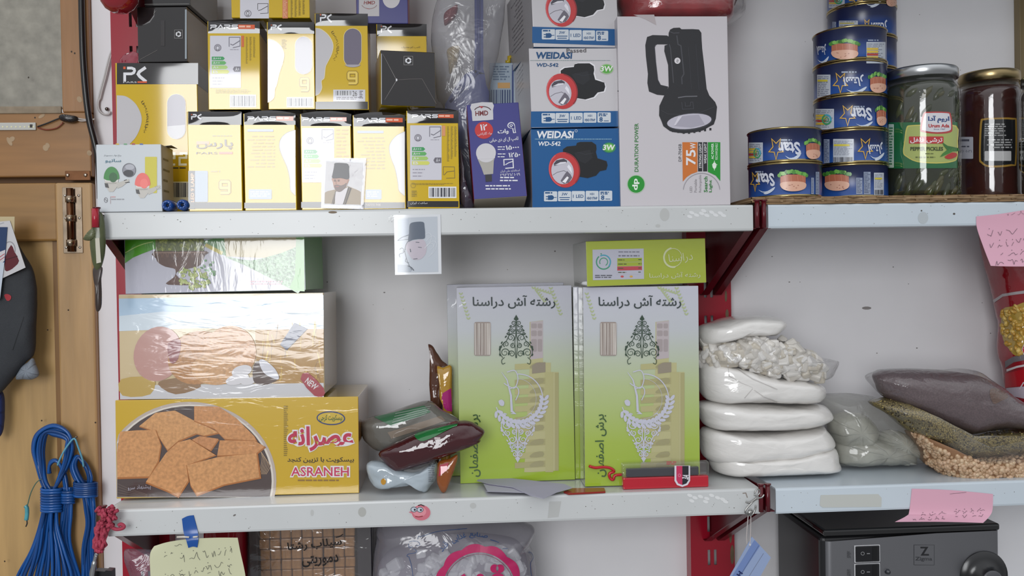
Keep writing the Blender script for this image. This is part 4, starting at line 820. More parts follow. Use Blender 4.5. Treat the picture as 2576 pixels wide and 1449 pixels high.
mb.poly(fc, zp(z7, (170, 100), (310, 99), (325, 170), (250, 130)), s('b2a8aa'), 2); mb.ell(fc, *z7(66, 615), 1.4, 1.4, TB, 2)
mb.build('search_light_carton', origin=fc.base, label='tall white carton printed with a black handled search light', cat='carton'); ktop = fc.top

# soft things: pouches grown from a silhouette
def pouch(mb, px, yc, tf, tb, mat, rings=10, n=72, e=2.6, amp=.0008, fr=38, seed=0, flat=None, smooth=True, k=.5, plane=None):
    P = spl([V((x, y)) for x, y in px], 8, True); m = len(P); q = [onY(P[int(i*m/n) % m].x, P[int(i*m/n) % m].y, yc) if plane is None else onP(P[int(i*m/n) % m].x, P[int(i*m/n) % m].y, plane[0], plane[1]) for i in range(n)]
    c = sum(q, V((0, 0, 0)))/n; N = V((0, -1, 0)) if plane is None else plane[1]; vs, fs = [c + N*tf], []; s = V((seed*3.1, seed*1.7, seed*.9))
    def pt(f, a, t, sg):
        p = c + (a-c)*f; w = t*max(0, 1 - f**e)**k; p = p + N*(w*sg); nv = NZ.noise_vector((p+s)*fr)*amp + NZ.noise_vector((p+s)*fr*2.7)*amp*.5
        return p + V((nv.x*.35, nv.y*(1 if f < .99 else .2), nv.z*(.35 if f > .9 else .7)))
    for j in range(1, rings+1):
        f = math.sin(j/rings*math.pi/2)**.85
        vs += [pt(f, a, tf, 1) for a in q]
    for j in range(rings-1, 0, -1):
        f = math.sin(j/rings*math.pi/2)**.85
        vs += [pt(f, a, tb, -1) for a in q]
    vs.append(c - N*tb); L = 2*rings-1
    for i in range(n): fs.append([0, 1+(i+1) % n, 1+i][::-1] if False else [0, 1+i, 1+(i+1) % n])
    for j in range(L-1):
        for i in range(n): a, b = 1+j*n+i, 1+j*n+(i+1) % n; fs.append([a, a+n, b+n, b])
    o = 1+(L-1)*n
    for i in range(n): fs.append([o+i, len(vs)-1, o+(i+1) % n])
    if flat is not None: vs = [V((v.x, v.y, max(v.z, flat))) for v in vs]
    mb.add(vs, fs, mat, smooth); return mb
def settle(mb, z):
    dz = z - min(v.z for v in mb.v); mb.v = [v + V((0, 0, dz)) for v in mb.v]; return mb
FILM = film_mat('clear_plastic', 'd4d0cc', .05, .07, .25, 40); HAZE = film_mat('hazy_plastic', 'b9b6b8', .3, .12, .3, 30); WRAP = film_mat('shrink_wrap', 'e8e8e8', .03, .06, .5, 35)
# red packet on the search light carton
mb = MB(); pouch(mb, [(1562, -60), (1700, -70), (1830, -60), (1838, -20), (1832, 10), (1800, 24), (1700, 31), (1610, 29), (1568, 22), (1560, -10)], .075, .06, .05, M('9c1f28', 'gloss', 'mottle'), e=4, amp=.0015, seed=3); settle(mb, ktop+.0006)
o = mb.build('packet', label='red plastic packet lying on the search light carton at the top edge', cat='packet')
mb = MB(); pouch(mb, [(1556, -64), (1700, -74), (1845, -64), (1868, -10), (1850, 12), (1806, 30), (1700, 35), (1604, 33), (1560, 27), (1552, -10)], .075, .0625, .05, FILM, e=4, amp=.0015, seed=3); settle(mb, ktop+.0004); mb.build('wrapper', o, label='clear glossy wrapper')
# dark crumpled foil packet between the last carton and the violet one
mb = MB(); pouch(mb, [z6(185, 620), z6(215, 800), z6(240, 1000), z6(285, 1180), z6(345, 1290), z6(330, 1350), z6(235, 1355), z6(185, 1250), z6(180, 1000), z6(175, 780)], .022, .012, .012, M('3c3442', 'gloss', 'wrinkle'), amp=.003, fr=90, seed=5); settle(mb, ZA+.0003)
for k in range(3): mb.v = mb.v
mb.build('foil_packet', label='dark crumpled foil packet squeezed left of the violet bulb carton', cat='packet')

# portrait print standing against the front row, and the faded one taped to the shelf edge
def card(q, y, t, mat, n=V((0, -1, 0)), lean=0):
    a = math.radians(lean); n = V((0, -math.cos(a), math.sin(a))); p0 = onY(q[3][0], q[3][1], y); P = [onP(x, yy, p0, n) for x, yy in q]; mb = MB(); mb.prism(P, -n*t, mat); return mb, Flat(p0, n)
mb, fc = card([z4(530, 690), z4(1072, 692), z4(1035, 1312), z4(520, 1300)], .0018, .0004, film_mat('card_sleeve', 'd8d6dc', .3, .1, .1, 30), lean=1.2)
settle(mb, ZA+.0001); sleeve = mb
mb, fc = card([z4(562, 702), z4(1052, 708), z4(1020, 1308), z4(545, 1296)], .0024, .0005, M('d6d4da', 'satin'), lean=1.2); S = lambda h: M(h, 'satin')
mb.poly(fc, zp(z4, (580, 726), (1034, 742), (1006, 1268), (556, 1254)), S('2e2a2c'), 1); mb.poly(fc, zp(z4, (583, 733), (1030, 748), (1003, 1258), (560, 1246)), S('a39c9c'), 2)
g = random.Random(4)
for k in range(16): mb.ell(fc, *z4(g.uniform(620, 1000), g.uniform(770, 1050)), g.uniform(4, 11), g.uniform(3, 8), S(g.choice(('9a9292', 'ada6a6', 'a8a0a0'))), 3)
mb.poly(fc, zp(z4, (562, 1240), (566, 1110), (600, 1090), (690, 1070), (760, 1060), (850, 1030), (960, 1075), (1005, 1100), (1002, 1256)), S('a08f78'), 4)
mb.poly(fc, zp(z4, (690, 1100), (760, 1085), (830, 1050), (850, 1040), (790, 1250), (690, 1248)), S('d2ccce'), 5)
for a in (((690, 1085), (700, 1090), (680, 1248), (650, 1247)), ((850, 1040), (892, 1055), (822, 1252), (786, 1250))): mb.poly(fc, zp(z4, *a), S('3c2f28'), 6)
mb.stroke(fc, zp(z4, (870, 1052), (803, 1250)), 1, S('a08f78'), 7); mb.stroke(fc, zp(z4, (692, 1090), (664, 1247)), 1, S('a08f78'), 7)
mb.poly(fc, sp2(zp(z4, (662, 930), (852, 942), (848, 985), (822, 1035), (790, 1075), (740, 1095), (700, 1080), (675, 1040), (665, 985)), 3, True), S('b58c7a'), 6)
mb.poly(fc, sp2(zp(z4, (682, 1020), (720, 1012), (760, 1022), (800, 1010), (832, 990), (812, 1050), (770, 1090), (735, 1100), (700, 1082), (685, 1050)), 3, True), S('6e5a54'), 7); mb.ell(fc, *z4(718, 1035), 5, 1.6, S('9c5f58'), 8)
for x in (690, 735): mb.stroke(fc, zp(z4, (x-14, 955), (x+14, 955)), 1.4, S('5d453c'), 8); mb.ell(fc, *z4(x, 968), 2.6, 1, S('2f2624'), 8)
mb.stroke(fc, zp(z4, (708, 965), (702, 1000), (716, 1004)), 1.1, S('94695a'), 8); mb.poly(fc, zp(z4, (838, 960), (855, 955), (850, 995), (832, 1000)), S('a87c6a'), 8)
mb.poly(fc, sp2(zp(z4, (690, 752), (770, 750), (850, 765), (860, 850), (856, 945), (760, 932), (660, 934), (664, 870), (680, 790)), 3, True), S('2f2f34'), 9)
dz = ZA + .0002 - min(v.z for v in mb.v); mb.v = [v + V((0, 0, dz)) for v in mb.v]
o = mb.build('portrait_print', label='colour portrait print of a person in a tall black hat, standing against the bulb cartons', cat='photo'); sleeve.build('sleeve', o, label='clear laminate sleeve')
zc = zm(900, 500, 6.587)
mb, fc = card([zc(598, 268), zc(1372, 258), zc(1388, 1245), zc(618, 1262)], -.0016, .0010, M('d8dade', 'gloss'))
mb.poly(fc, zp(zc, (636, 320), (1318, 295), (1335, 1212), (655, 1222)), M('bcc2ca', 'gloss'), 1); mb.poly(fc, zp(zc, (660, 345), (850, 335), (840, 600), (665, 690)), M('b2bac6', 'gloss'), 2); mb.poly(fc, zp(zc, (660, 1090), (830, 1100), (900, 1180), (880, 1215), (660, 1215)), M('9fa6b0', 'gloss'), 2)
mb.poly(fc, sp2(zp(zc, (862, 425), (935, 388), (1082, 385), (1106, 460), (1116, 600), (1100, 660), (1000, 668), (910, 682), (835, 706), (850, 560)), 3, True), M('5f6876', 'gloss'), 4)
mb.poly(fc, sp2(zp(zc, (815, 730), (950, 690), (1090, 680), (1140, 800), (1120, 920), (1040, 1000), (920, 1010), (850, 930), (800, 830)), 3, True), M('bdb4be', 'gloss'), 3)
for st, w in ((((665, 690), (730, 640), (845, 600)), 1.3), (((660, 695), (760, 680), (850, 670)), .9), (((840, 700), (800, 760), (780, 860), (800, 960), (830, 1060), (900, 1180)), 1.3), (((790, 830), (760, 890), (690, 920), (700, 970)), 1.2), (((695, 840), (730, 815), (760, 840), (750, 880)), 1.2), (((870, 830), (878, 885)), 2), (((800, 990), (790, 1040), (850, 1060)), 1.2), (((960, 720), (1020, 725)), 1.4), (((1000, 800), (1060, 810)), 1.2), (((830, 1110), (890, 1140), (930, 1190)), 2.2), (((920, 1000), (990, 992)), 1.4)):
    mb.stroke(fc, sp2(zp(zc, *st), 4), w, M('4e5560', 'gloss'), 5)
for p in ((1130, 690), (1200, 740), (1170, 860), (1215, 820)): mb.arc(fc, *zc(*p), 11, 20, 1, M('d4d8de', 'gloss'), 4, 180, 400, 30)
o = mb.build('portrait_print', label='faded bluish portrait print taped to the shelf front edge', cat='photo'); mb = MB(); fl = Flat((0, -.0029, 0), (0, -1, 0))
mb.poly(fl, [zc(480, 385), zc(610, 330), zc(640, 300), zc(620, 262), zc(530, 285)], WRAP, 0); mb.build('tape', o)

# clear bag with a blue plastic dustpan in it, packets behind
SC = M('20307f', 'satin'); ya = .108
mb = MB(); pl = lambda pts, y, t: mb.prism([onY(x, yy, y) for x, yy in pts], V((0, t, 0)), SC)
pl(zp(z5, (548, -180), (655, -180), (656, 840), (672, 900), (560, 900), (545, 850), (552, 500)), ya, .008)
pl(zp(z5, (548, 850), (672, 895), (690, 1030), (725, 1110), (720, 2480), (330, 2480), (190, 1265), (330, 1030), (440, 895)), ya, .006); mb.tube([onY(*z5(602, -170), ya+.0), onY(*z5(602, 850), ya)], .0022, SC, 8); mb.tube([onY(*z5(600, 870), ya), onY(*z5(440, 1050), ya), onY(*z5(250, 1240), ya)], .002, SC, 8)
fcp = Flat((0, ya, 0), (0, -1, 0)); mb.text(fcp, 'Plast', *z5(355, 1040), *z5(475, 1100), WS, 3, -8)
mb.build('dustpan', label='blue plastic dustpan with a long straight handle inside the clear bag', cat='dustpan')
mb = MB(); pouch(mb, zp(z5, (170, -150), (540, -200), (930, -150), (920, 100), (880, 420), (830, 700), (780, 900), (735, 1110), (740, 1500), (740, 2490), (320, 2490), (190, 1400), (90, 1200), (60, 800), (20, 520), (35, 200), (90, 20)), ya+.008, .02, .022, film_mat('bag_plastic', 'b4b4bc', .26, .16, .5, 22), amp=.004, fr=26, seed=8, e=2.6); settle(mb, ZA+.0003)
mb.build('plastic_bag', label='clear crumpled plastic bag holding the blue dustpan, beside the head torch stack', cat='bag')
mb = MB()
mb = MB(); pouch(mb, zp(z5, (190, 150), (340, 60), (320, 200), (200, 310), (175, 250)), ya+.004, .006, .006, M('8f2a30', 'semi'), amp=.001); mb.build('packet', label='small red packet showing through the clear bag', cat='packet')
mb = MB(); pouch(mb, zp(z5, (220, 600), (370, 570), (330, 800), (250, 900), (230, 760)), ya+.006, .005, .005, M('b09a6a', 'semi'), amp=.001); mb.build('packet', label='small tan packet showing through the clear bag, lower than the red one', cat='packet')
mb, fc = carton(1233, 158, 1316, 420, .142, .03, {'front': M('9aa9b8', 'gloss'), 'side': M('7f8c9a', 'gloss')}, ZA)
mb.rect(fc, 1252, 208, 1283, 222, M('c99a5a', 'gloss'), 2); g = random.Random(3); x = 1236
while x < 1288: w_ = g.uniform(1.5, 4); mb.rect(fc, x, 226, x+w_, 262, M('243a66', 'gloss'), 2); x += w_ + g.uniform(2, 4)
mb.rect(fc, 1287.5, 163, 1292, 260, M('2a3f78', 'gloss'), 3); mb.lines(fc, 1240, 166, 1284, 204, 6, M('5d7088', 'gloss'), 2, 3)
mb.build('packet', origin=fc.base, label='pale blue packet with dark bars behind the violet bulb carton', cat='packet'); pt_ = fc.top
mb = MB(); c = onY(1282, 150, .15); mb.tube([c + V((-.006, 0, -.0036)), c + V((-.001, 0, -.0036)), c + V((-.001, 0, .003)), c + V((.005, 0, .0035))], .0030, M('b49a18', 'satin'), 8); settle(mb, pt_+.0002); mb.build('clip', label='small yellow plastic clip on the pale blue packet', cat='clip')

# ---------------------------------------------------------------- upper shelf, right bay: cardboard, tins and jars
g = random.Random(21); mb = MB(); CB = [M(h, 'matte', 'cardb') for h in ('8a6e4e', '7a6042', '9a8060')]
x0c, x1c = onY(1892, 510, .0).x, 1.2
for k in range(4):
    pts = []; n = 90
    for i in range(n+1):
        x = x0c + (x1c-x0c)*i/n + (0 if k else .012); pts.append(V((x, -.002 + g.uniform(0, .005), ZA + .0002 + k*.0024)))
    P = pts + [V((x1c, .178, pts[0].z)), V((x0c + (0 if k else .012), .178, pts[0].z))]; mb.prism(P, V((0, 0, .0022)), CB[k % 3])
    for i in range(0, n, 2):
        if k in (1, 3): mb.abox(pts[i].x, pts[i].y-.0015, pts[i].z+.0003, pts[i].x+.0035, pts[i].y+.004, pts[i].z+.0018, CB[(i//2) % 3], 0)
mb.abox(.50, .1045, ZA+.0102, .645, .1775, ZA+.0202, CB[1], 0)
mb.build('cardboard_sheet', label='torn brown corrugated cardboard lining under the tins and jars', cat='cardboard'); zc_ = ZA + .0099
NAVY = MID = ramp_mat('tin_print', 'Z', [(0, '21509a'), (.4, '1f3f80'), (.62, '1b2750'), (1, '191f42')], 0, .0452, 'can')
RIM, LID = M('a8966a', 'foil'), M('b0a890', 'foil')
CR, CH = .0483, .0452; cs = lambda h: M(h, 'can')
def c_star(mb, fc, cx, cy, rx, ry, rot=180):
    p = []
    for k in range(10): a = math.radians(-90 + rot + 36*k); q = 1 if k % 2 == 0 else .42; p.append((cx + rx*q*math.cos(a), cy + ry*q*math.sin(a)))
    mb.stroke(fc, p, 2.2, cs('d8a83a'), 3, True)
def c_swoosh(mb, fc, x0, y0, x1, y1):
    m = cs('c9d2e0'); w, h = x1-x0, y1-y0; q = lambda *p: [(x0+a*w, y0+b*h) for a, b in p]
    mb.poly(fc, sp2(q((0, .35), (.25, .62), (.55, .55), (.85, .15), (1, 0), (.92, .4), (.7, .8), (.45, 1), (.3, .9), (.38, .8), (.2, .7)), 2, True), m, 3)
def c_salmon(mb, fc, x0, y0, x1, y1, cut=None):
    w, h = x1-x0, y1-y0; q = lambda *p: [(x0+a*w, y0+b*h) for a, b in p if True]; gg = random.Random(int(x0+y0))
    for k in range(16):
        a = k/15; mb.ell(fc, x0 + w*a, y0 + h*(.22 - .16*math.sin(math.pi*a)) + gg.uniform(-2, 2), w*.075, h*.10, cs(gg.choice(('4d8a3a', '6aa84a', '38702c', '83b85c'))), 2+k % 3, n=8)
    mb.poly(fc, q((.04, .3), (.3, .2), (.7, .2), (.96, .3), (.96, .62), (.04, .62)), cs('b0674c'), 6)
    for a in (.2, .42, .66, .84): mb.stroke(fc, q((a, .24), (a+.03, .6)), 1.2, cs('c98468'), 7)
    mb.poly(fc, sp2(q((.04, .62), (.3, .54), (.7, .53), (.96, .62), (.94, .85), (.7, .98), (.35, .99), (.1, .86)), 3, True), cs('d8a890'), 8)
    for k in range(7): mb.ell(fc, *q((gg.uniform(.2, .8), gg.uniform(.66, .9)))[0], w*.03, h*.02, cs('a8705c'), 9, n=6)
def c_label(mb, fc, x0, y0, x1, y1, bars=None, ring=False, code=False, sd=1):
    mb.rrect(fc, x0, y0, x1, y1, 1, cs('b9bfc9'), 2); w, h = x1-x0, y1-y0; mb.lines(fc, x0+2, y0+h*.08, x1-2, y0+h*(.7 if code else .95), max(4, int(h/5)), cs('7d8494'), 3, sd, .4)
    if bars == 'y': mb.rect(fc, x0+2, y0+h*.22, x0+w*.8, y0+h*.3, cs('d2c23a'), 4)
    if bars == 'yr':
        for k, hx in enumerate(('d8b840', 'd8b840', 'b03a30', 'd8b840')): mb.rect(fc, x0+1, y0+h*(.28+k*.13), x0+w*.6, y0+h*(.38+k*.13), cs(hx), 4)
    if ring:
        cx, cy = x0+w*.62, y0+h*.52; mb.arc(fc, cx, cy, w*.22, h*.22, w*.09, cs('3f9a6a'), 5, 20, 250); mb.arc(fc, cx, cy, w*.22, h*.22, w*.09, cs('4aa8c0'), 5, 250, 380); mb.arc(fc, cx, cy, w*.1, h*.1, w*.05, cs('3f9a6a'), 5)
    if code: mb.barcode(fc, x0+2, y0+h*.76, x1-2, y1-2, 4, 5, 'b9bfc9', '2c2c38', 'can', 0)
def c_strip(mb, fc, x0, y0, x1, y1): mb.rect(fc, x0, y0, x1, y1, cs('8f9ab0'), 2); mb.lines(fc, x0+1, y0+2, x1-1, y1-2, int((y1-y0)/4), cs('5a6480'), 3, 2, .5)
def c_text(mb, fc, t, x0, y0, x1, y1, d=0): mb.text(fc, fa(t) if ord(t[0]) > 1000 else t, x0, y0, x1, y1, cs('ccd0dc'), 4, 180, .03, -.15)
def tin(cx, yc, zb, art, lbl, dim=False):
    c = onY(cx, 300, yc); mb = MB(); r = CR; h = CH; c = V((c.x, yc, zb))
    mb.lathe(c, [(r-.002, .0003), (r-.0004, .0), (r+.0003, .0012), (r-.0002, .0022), (r-.0012, .0032), (r-.0012, h*.45), (r-.0012, h-.0034), (r-.0002, h-.0026), (r+.0004, h-.0012), (r-.0004, h-.0001), (r-.0022, h-.0002), (r-.0024, h-.0022), (.001, h-.0022)], None, 64, mats=[RIM, RIM, RIM, RIM, MID, MID, NAVY, RIM, RIM, RIM, LID, LID])
    fc = Cyl(c, r-.0012)
    # printed blend from navy at the head to blue at the foot
    for k in range(6): pass
    for a in art:
        f, args = a[0], a[1:]; f(mb, fc, *args)
    mb.build('tuna_tin', origin=c, label=lbl, cat='tin', group='blue tuna tins'); return zb + h + .0003
A = lambda f, *p, **k: (lambda mb, fc: f(mb, fc, *p, **k),)
T8 = lambda t, a, b, c, d: A(c_text, t, *z8(a, b, c, d))
ST = lambda a, b, c, d: A(c_star, *z8((a+c)/2, (b+d)/2), (c-a)/2/2.683*1.15, (d-b)/2/2.683*1.1)
SW = lambda a, b, c, d: A(c_swoosh, *z8(a, b, c, d)); SA = lambda a, b, c, d: A(c_salmon, *z8(a, b, c, d)); LB = lambda a, b, c, d, **k: A(c_label, *z8(a, b, c, d), **k); SP = lambda a, b, c, d: A(c_strip, *z8(a, b, c, d))
star, persian = 'Star', 'استار'; TL = lambda a, b, c, d: A(lambda mb, fc, *q: mb.lines(fc, *q, 1, cs('8f9ab0'), 3, 2, .8), *z8(a, b, c, d))
z = tin(1972, .05, zc_, [ST(82, 1158, 136, 1285), T8(star, 112, 1168, 238, 1258), SW(130, 1262, 242, 1312), SA(270, 1150, 450, 1292), SP(482, 1200, 500, 1310), SP(512, 1160, 536, 1312), TL(110, 1155, 190, 1168)], 'blue tuna tin at the bottom of the short left stack')
tin(1972, .05, z, [LB(66, 962, 160, 1100, bars='yr', ring=True), ST(205, 930, 292, 1072), T8(star, 262, 958, 410, 1046), SW(308, 1030, 416, 1088), SA(442, 940, 540, 1075), TL(280, 940, 390, 954)], 'blue tuna tin on top of the short left stack')
z = tin(2139, .07, zc_, [SA(575, 1150, 746, 1288), SP(788, 1200, 830, 1310), SP(838, 1160, 884, 1312), LB(906, 1166, 972, 1318, bars='y', code=True)], 'blue tuna tin at the very bottom of the tall stack')
z = tin(2139, .07, z, [SP(572, 940, 610, 1100), LB(634, 938, 772, 1100, bars='y', code=True), ST(806, 930, 892, 1066), T8(persian, 868, 958, 968, 1040), SW(880, 1030, 975, 1085)], 'blue tuna tin second from the bottom of the tall stack')
z = tin(2139, .07, z, [LB(516, 735, 640, 874, bars='yr', ring=True), ST(686, 708, 776, 842), T8(star, 752, 726, 892, 816), SW(786, 820, 898, 862), SA(918, 718, 985, 850), TL(770, 715, 880, 728)], 'blue tuna tin third from the bottom of the tall stack')
z = tin(2139, .07, z, [LB(526, 504, 616, 660, bars='y'), ST(640, 488, 726, 622), T8(persian, 704, 502, 842, 582), SW(722, 585, 858, 636), SA(874, 492, 985, 628), TL(690, 482, 840, 496)], 'blue tuna tin fourth from the bottom of the tall stack')
z = tin(2139, .07, z, [T8(persian, 528, 295, 592, 370), SW(530, 380, 606, 436), SA(618, 268, 804, 402), LB(856, 284, 984, 428, bars='yr', ring=False), TL(865, 268, 980, 280)], 'blue tuna tin fifth from the bottom, topmost of the tall stack')
z = ZA + .0203; names = ('lowest', 'second', 'third', 'fourth', 'fifth')
for k in range(5): z = tin(2170, .153, z, [], 'blue tuna tin in the rear stack, %s from the cardboard, mostly hidden' % names[k])
z = tin(2170, .153, z, [SP(630, 148, 655, 210), LB(674, 140, 800, 208, bars='y'), ST(838, 130, 882, 215), T8(persian, 890, 134, 1000, 218)], 'blue tuna tin of the rear stack showing just above the tall stack')
tin(2170, .153, z, [LB(606, -60, 712, 54, bars='yr', ring=True), ST(748, -50, 828, 32), SW(848, 5, 956, 52), SA(984, -50, 1056, 46), T8(star, 800, -60, 940, 10)], 'blue tuna tin at the top edge, uppermost of the rear stack')

GLASS = film_mat('jar_glass', 'c8d0c8', .02, .03, .05, 20, gl=.15)
def jar(cx, yc, zb, ytop, r, prof, lidm, liq, name, lbl, cat='jar', lidr=.95):
    c = onY(cx, 350, yc); c = V((c.x, yc, zb)); h = onY(cx, ytop, yc).z - zb
    o = MB().lathe(c, [(r*a, h*b) for a, b in prof], GLASS, 56).build(name, origin=c, label=lbl, cat=cat)
    lid = MB(); hl = h*.085; n = 72; lr = r*lidr; P = [(lr-.0015, h-hl), (lr, h-hl+.0008), (lr, h-.003), (lr-.0015, h-.0008), (lr-.004, h), (lr-.006, h-.0008), (.001, h-.0012)]; lid.lathe(c, P, lidm, 56); lid.build('lid', o)
    q = MB(); q.lathe(c, [(max(.001, r*a-.0022), h*b+(.003 if b < .02 else 0)) for a, b in prof if b < .88], liq, 48); q.build('contents', o)
    return o, c, h, Cyl(c, r+.0002)
PR = [(.5, .0), (.88, .002), (.97, .02), (1, .05), (1, .45), (1, .80), (.985, .84), (.93, .875), (.89, .89), (.89, .92)]
lm = lambda h: M(h, 'gloss')
PICK = M('272a14', 'gloss', 'mottle'); o, c, h, fc = jar(2318, .055, zc_, 178, .0484, PR, M('c2c4c6', 'metal'), PICK, 'pickle_jar', 'glass jar of green pepper pickles with silver lid and green label', lidr=.96)
g = random.Random(2); 
for k in range(44):                                                # peppers pressed against the glass
    a = math.radians(g.uniform(195, 345)); zz = g.choice((g.uniform(.03, .24), g.uniform(.52, .8))); q = c + V((math.cos(a)*.0438, math.sin(a)*.0438, h*zz)); d = V((-math.sin(a), math.cos(a), 0)); t = g.uniform(-1, 1); L = d*math.cos(t)*.008 + V((0, 0, .014*abs(math.sin(t))+.003))
    mp = MB(); mp.tube([q - L, q - L*.4, q + L*.4, q + L], [.0016, .0046, .0044, .0012], M(g.choice(('3c401e', '333817', '474422', '2e3214')), 'satin'), 8); mp.build('pepper', o)
mb = MB(); cp = math.pi
mb.poly(fc, [(2236, 308), (2408, 307), (2408, 423), (2236, 424)], lm('1e6338'), 1)
z8c = z8
mb.poly(fc, sp2(zp(z8, (1128, 862), (1160, 845), (1300, 842), (1462, 848), (1472, 950), (1470, 1060), (1440, 1092), (1330, 1104), (1200, 1094), (1130, 1060), (1106, 1030), (1114, 950)), 3, True), lm('c8c060'), 2)
mb.poly(fc, sp2(zp(z8, (1136, 870), (1165, 852), (1300, 850), (1455, 856), (1464, 950), (1462, 1055), (1436, 1084), (1330, 1096), (1200, 1086), (1136, 1054), (1114, 1026), (1122, 950)), 3, True), lm('a3ae62'), 3)
mb.poly(fc, sp2(zp(z8, (1240, 768), (1275, 755), (1400, 756), (1424, 775), (1434, 860), (1420, 895), (1330, 904), (1235, 892), (1220, 870)), 3, True), lm('b03a3a'), 4); mb.poly(fc, sp2(zp(z8, (1250, 776), (1280, 764), (1396, 765), (1415, 782), (1424, 856), (1410, 884), (1330, 893), (1245, 882), (1232, 864)), 3, True), lm('d0cfd4'), 5)
mb.text(fc, fa('اروم آدا'), *z8(1272, 782, 1412, 832), lm('1f3f7a'), 6, 0, .04); mb.text(fc, 'Urum Ada', *z8(1275, 838, 1412, 862), lm('b02c30'), 6, 0, .04); mb.text(fc, 'Since 1967', *z8(1310, 868, 1385, 878), lm('3a4a7a'), 6)
mb.rrect(fc, *z8(1146, 922, 1374, 970), 2, lm('b5282c'), 5); mb.text(fc, fa('ترشی فلفل'), *z8(1155, 928, 1366, 968), lm('e8e4e4'), 6, 0, .02); mb.text(fc, 'PEPPER PICKLES', *z8(1156, 992, 1372, 1018), lm('2c3a1c'), 6, 0, .03)
mb.lines(fc, *z8(1255, 1035, 1310, 1045), 1, lm('5a6430'), 6); mb.lines(fc, *z8(1190, 1058, 1330, 1072), 1, lm('5a6430'), 6, 4)
for pts, hx in ((((1365, 960), (1400, 985), (1470, 1000), (1472, 1020), (1400, 1015)), '2f6a2c'), (((1350, 1060), (1400, 1010), (1460, 1005), (1440, 1020), (1390, 1045)), '3d7a30'), (((1380, 1060), (1430, 1030), (1462, 1038), (1455, 1060), (1410, 1075)), 'b02a26')): mb.poly(fc, sp2(zp(z8, *pts), 2, True), lm(hx), 6)
mb.rrect(fc, *z8(1010, 838, 1046, 1132), 1.5, lm('b4c8ba'), 3); mb.lines(fc, *z8(1015, 860, 1042, 1120), 14, lm('3f7a58'), 4, 3)
mb.build('label', o, label='green paper label with oval badge')
JAM = M('3c0d07', 'gloss', 'mottle'); o, c, h, fc = jar(2489, .125, zc_, 185, .0429, PR, M('a8946c', 'metal'), JAM, 'jam_jar', 'glass jar of dark red preserve with gold lid and black label', lidr=.95)
mb = MB(); mb.poly(fc, sp2(zp(z8, (1625, 830), (1650, 800), (1720, 795), (1850, 796), (1872, 830), (1870, 1090), (1840, 1120), (1690, 1130), (1630, 1100), (1618, 1060)), 3, True), lm('a8843c'), 1); mb.poly(fc, sp2(zp(z8, (1638, 838), (1658, 812), (1720, 806), (1844, 808), (1860, 836), (1858, 1086), (1834, 1108), (1692, 1117), (1642, 1092), (1630, 1056)), 3, True), lm('232426'), 2)
mb.lines(fc, *z8(1656, 835, 1800, 925), 6, lm('a8a8a8'), 3, 3, .5); mb.lines(fc, *z8(1660, 940, 1838, 1008), 4, lm('a8a8a8'), 3, 4, .5, True); mb.rrect(fc, *z8(1656, 1020, 1832, 1086), 2, lm('c4c4c4'), 3); mb.build('label', o, label='black label with gold rim')
mb = MB(); mb.rrect(fc, *z8(1478, 924, 1580, 1072), 2, lm('b9bac4'), 3); mb.lines(fc, *z8(1484, 940, 1570, 965), 1, lm('5a5c6a'), 4); mb.lines(fc, *z8(1500, 985, 1560, 1000), 1, lm('5a5c6a'), 4, 3); mb.text(fc, '۱۳۸۰۱۰۳۱', *z8(1488, 1012, 1570, 1030), lm('4a4c5a'), 4); mb.build('price_sticker', o, label='small white price sticker')
o, c, h, fc = jar(2655, .045, zc_, 188, .0428, PR, M('8f9690', 'metal'), M('2c2a22', 'gloss', 'mottle'), 'preserve_jar', 'dark glass jar with round black label cut by the right edge')
mb = MB(); mb.ell(fc, *z8(2000, 1050), 56, 53, lm('a08a50'), 1); mb.ell(fc, *z8(2000, 1050), 52, 50, lm('24261f'), 2); mb.text(fc, fa('حسن'), *z8(1845, 920, 1935, 975), lm('d0d0d0'), 3, 0, .02); mb.lines(fc, *z8(1870, 1020, 1925, 1100), 4, lm('8f8f88'), 3); mb.build('label', o)

# ---------------------------------------------------------------- lower shelf, left bay
zg, zy, zs, zn, zt_, zw = zm(220, 560, 3.15), zm(260, 960, 2.963), zm(880, 840, 3.15), zm(1100, 680, 2.541), zm(1400, 560, 4.293), zm(1700, 760, 2.898)
zr, zk, zbl, zbs, zbr, zmc, zl1, zl2, zl3 = zm(2050, 860, 3.622), zm(2300, 480, 2.786), zm(220, 1260, 3.578), zm(900, 1260, 3.903), zm(1680, 1180, 4.155), zm(2150, 1200, 5.819), zm(0, 0, 3.019), zm(0, 420, 2.498), zm(0, 950, 2.903)
fi = lambda h, k=None: M(h, 'film', k); f2 = lambda h, k=None: M(h, 'film2', k)
yb_ = lambda x, y, z=ZB: onZ(x, y, z).y
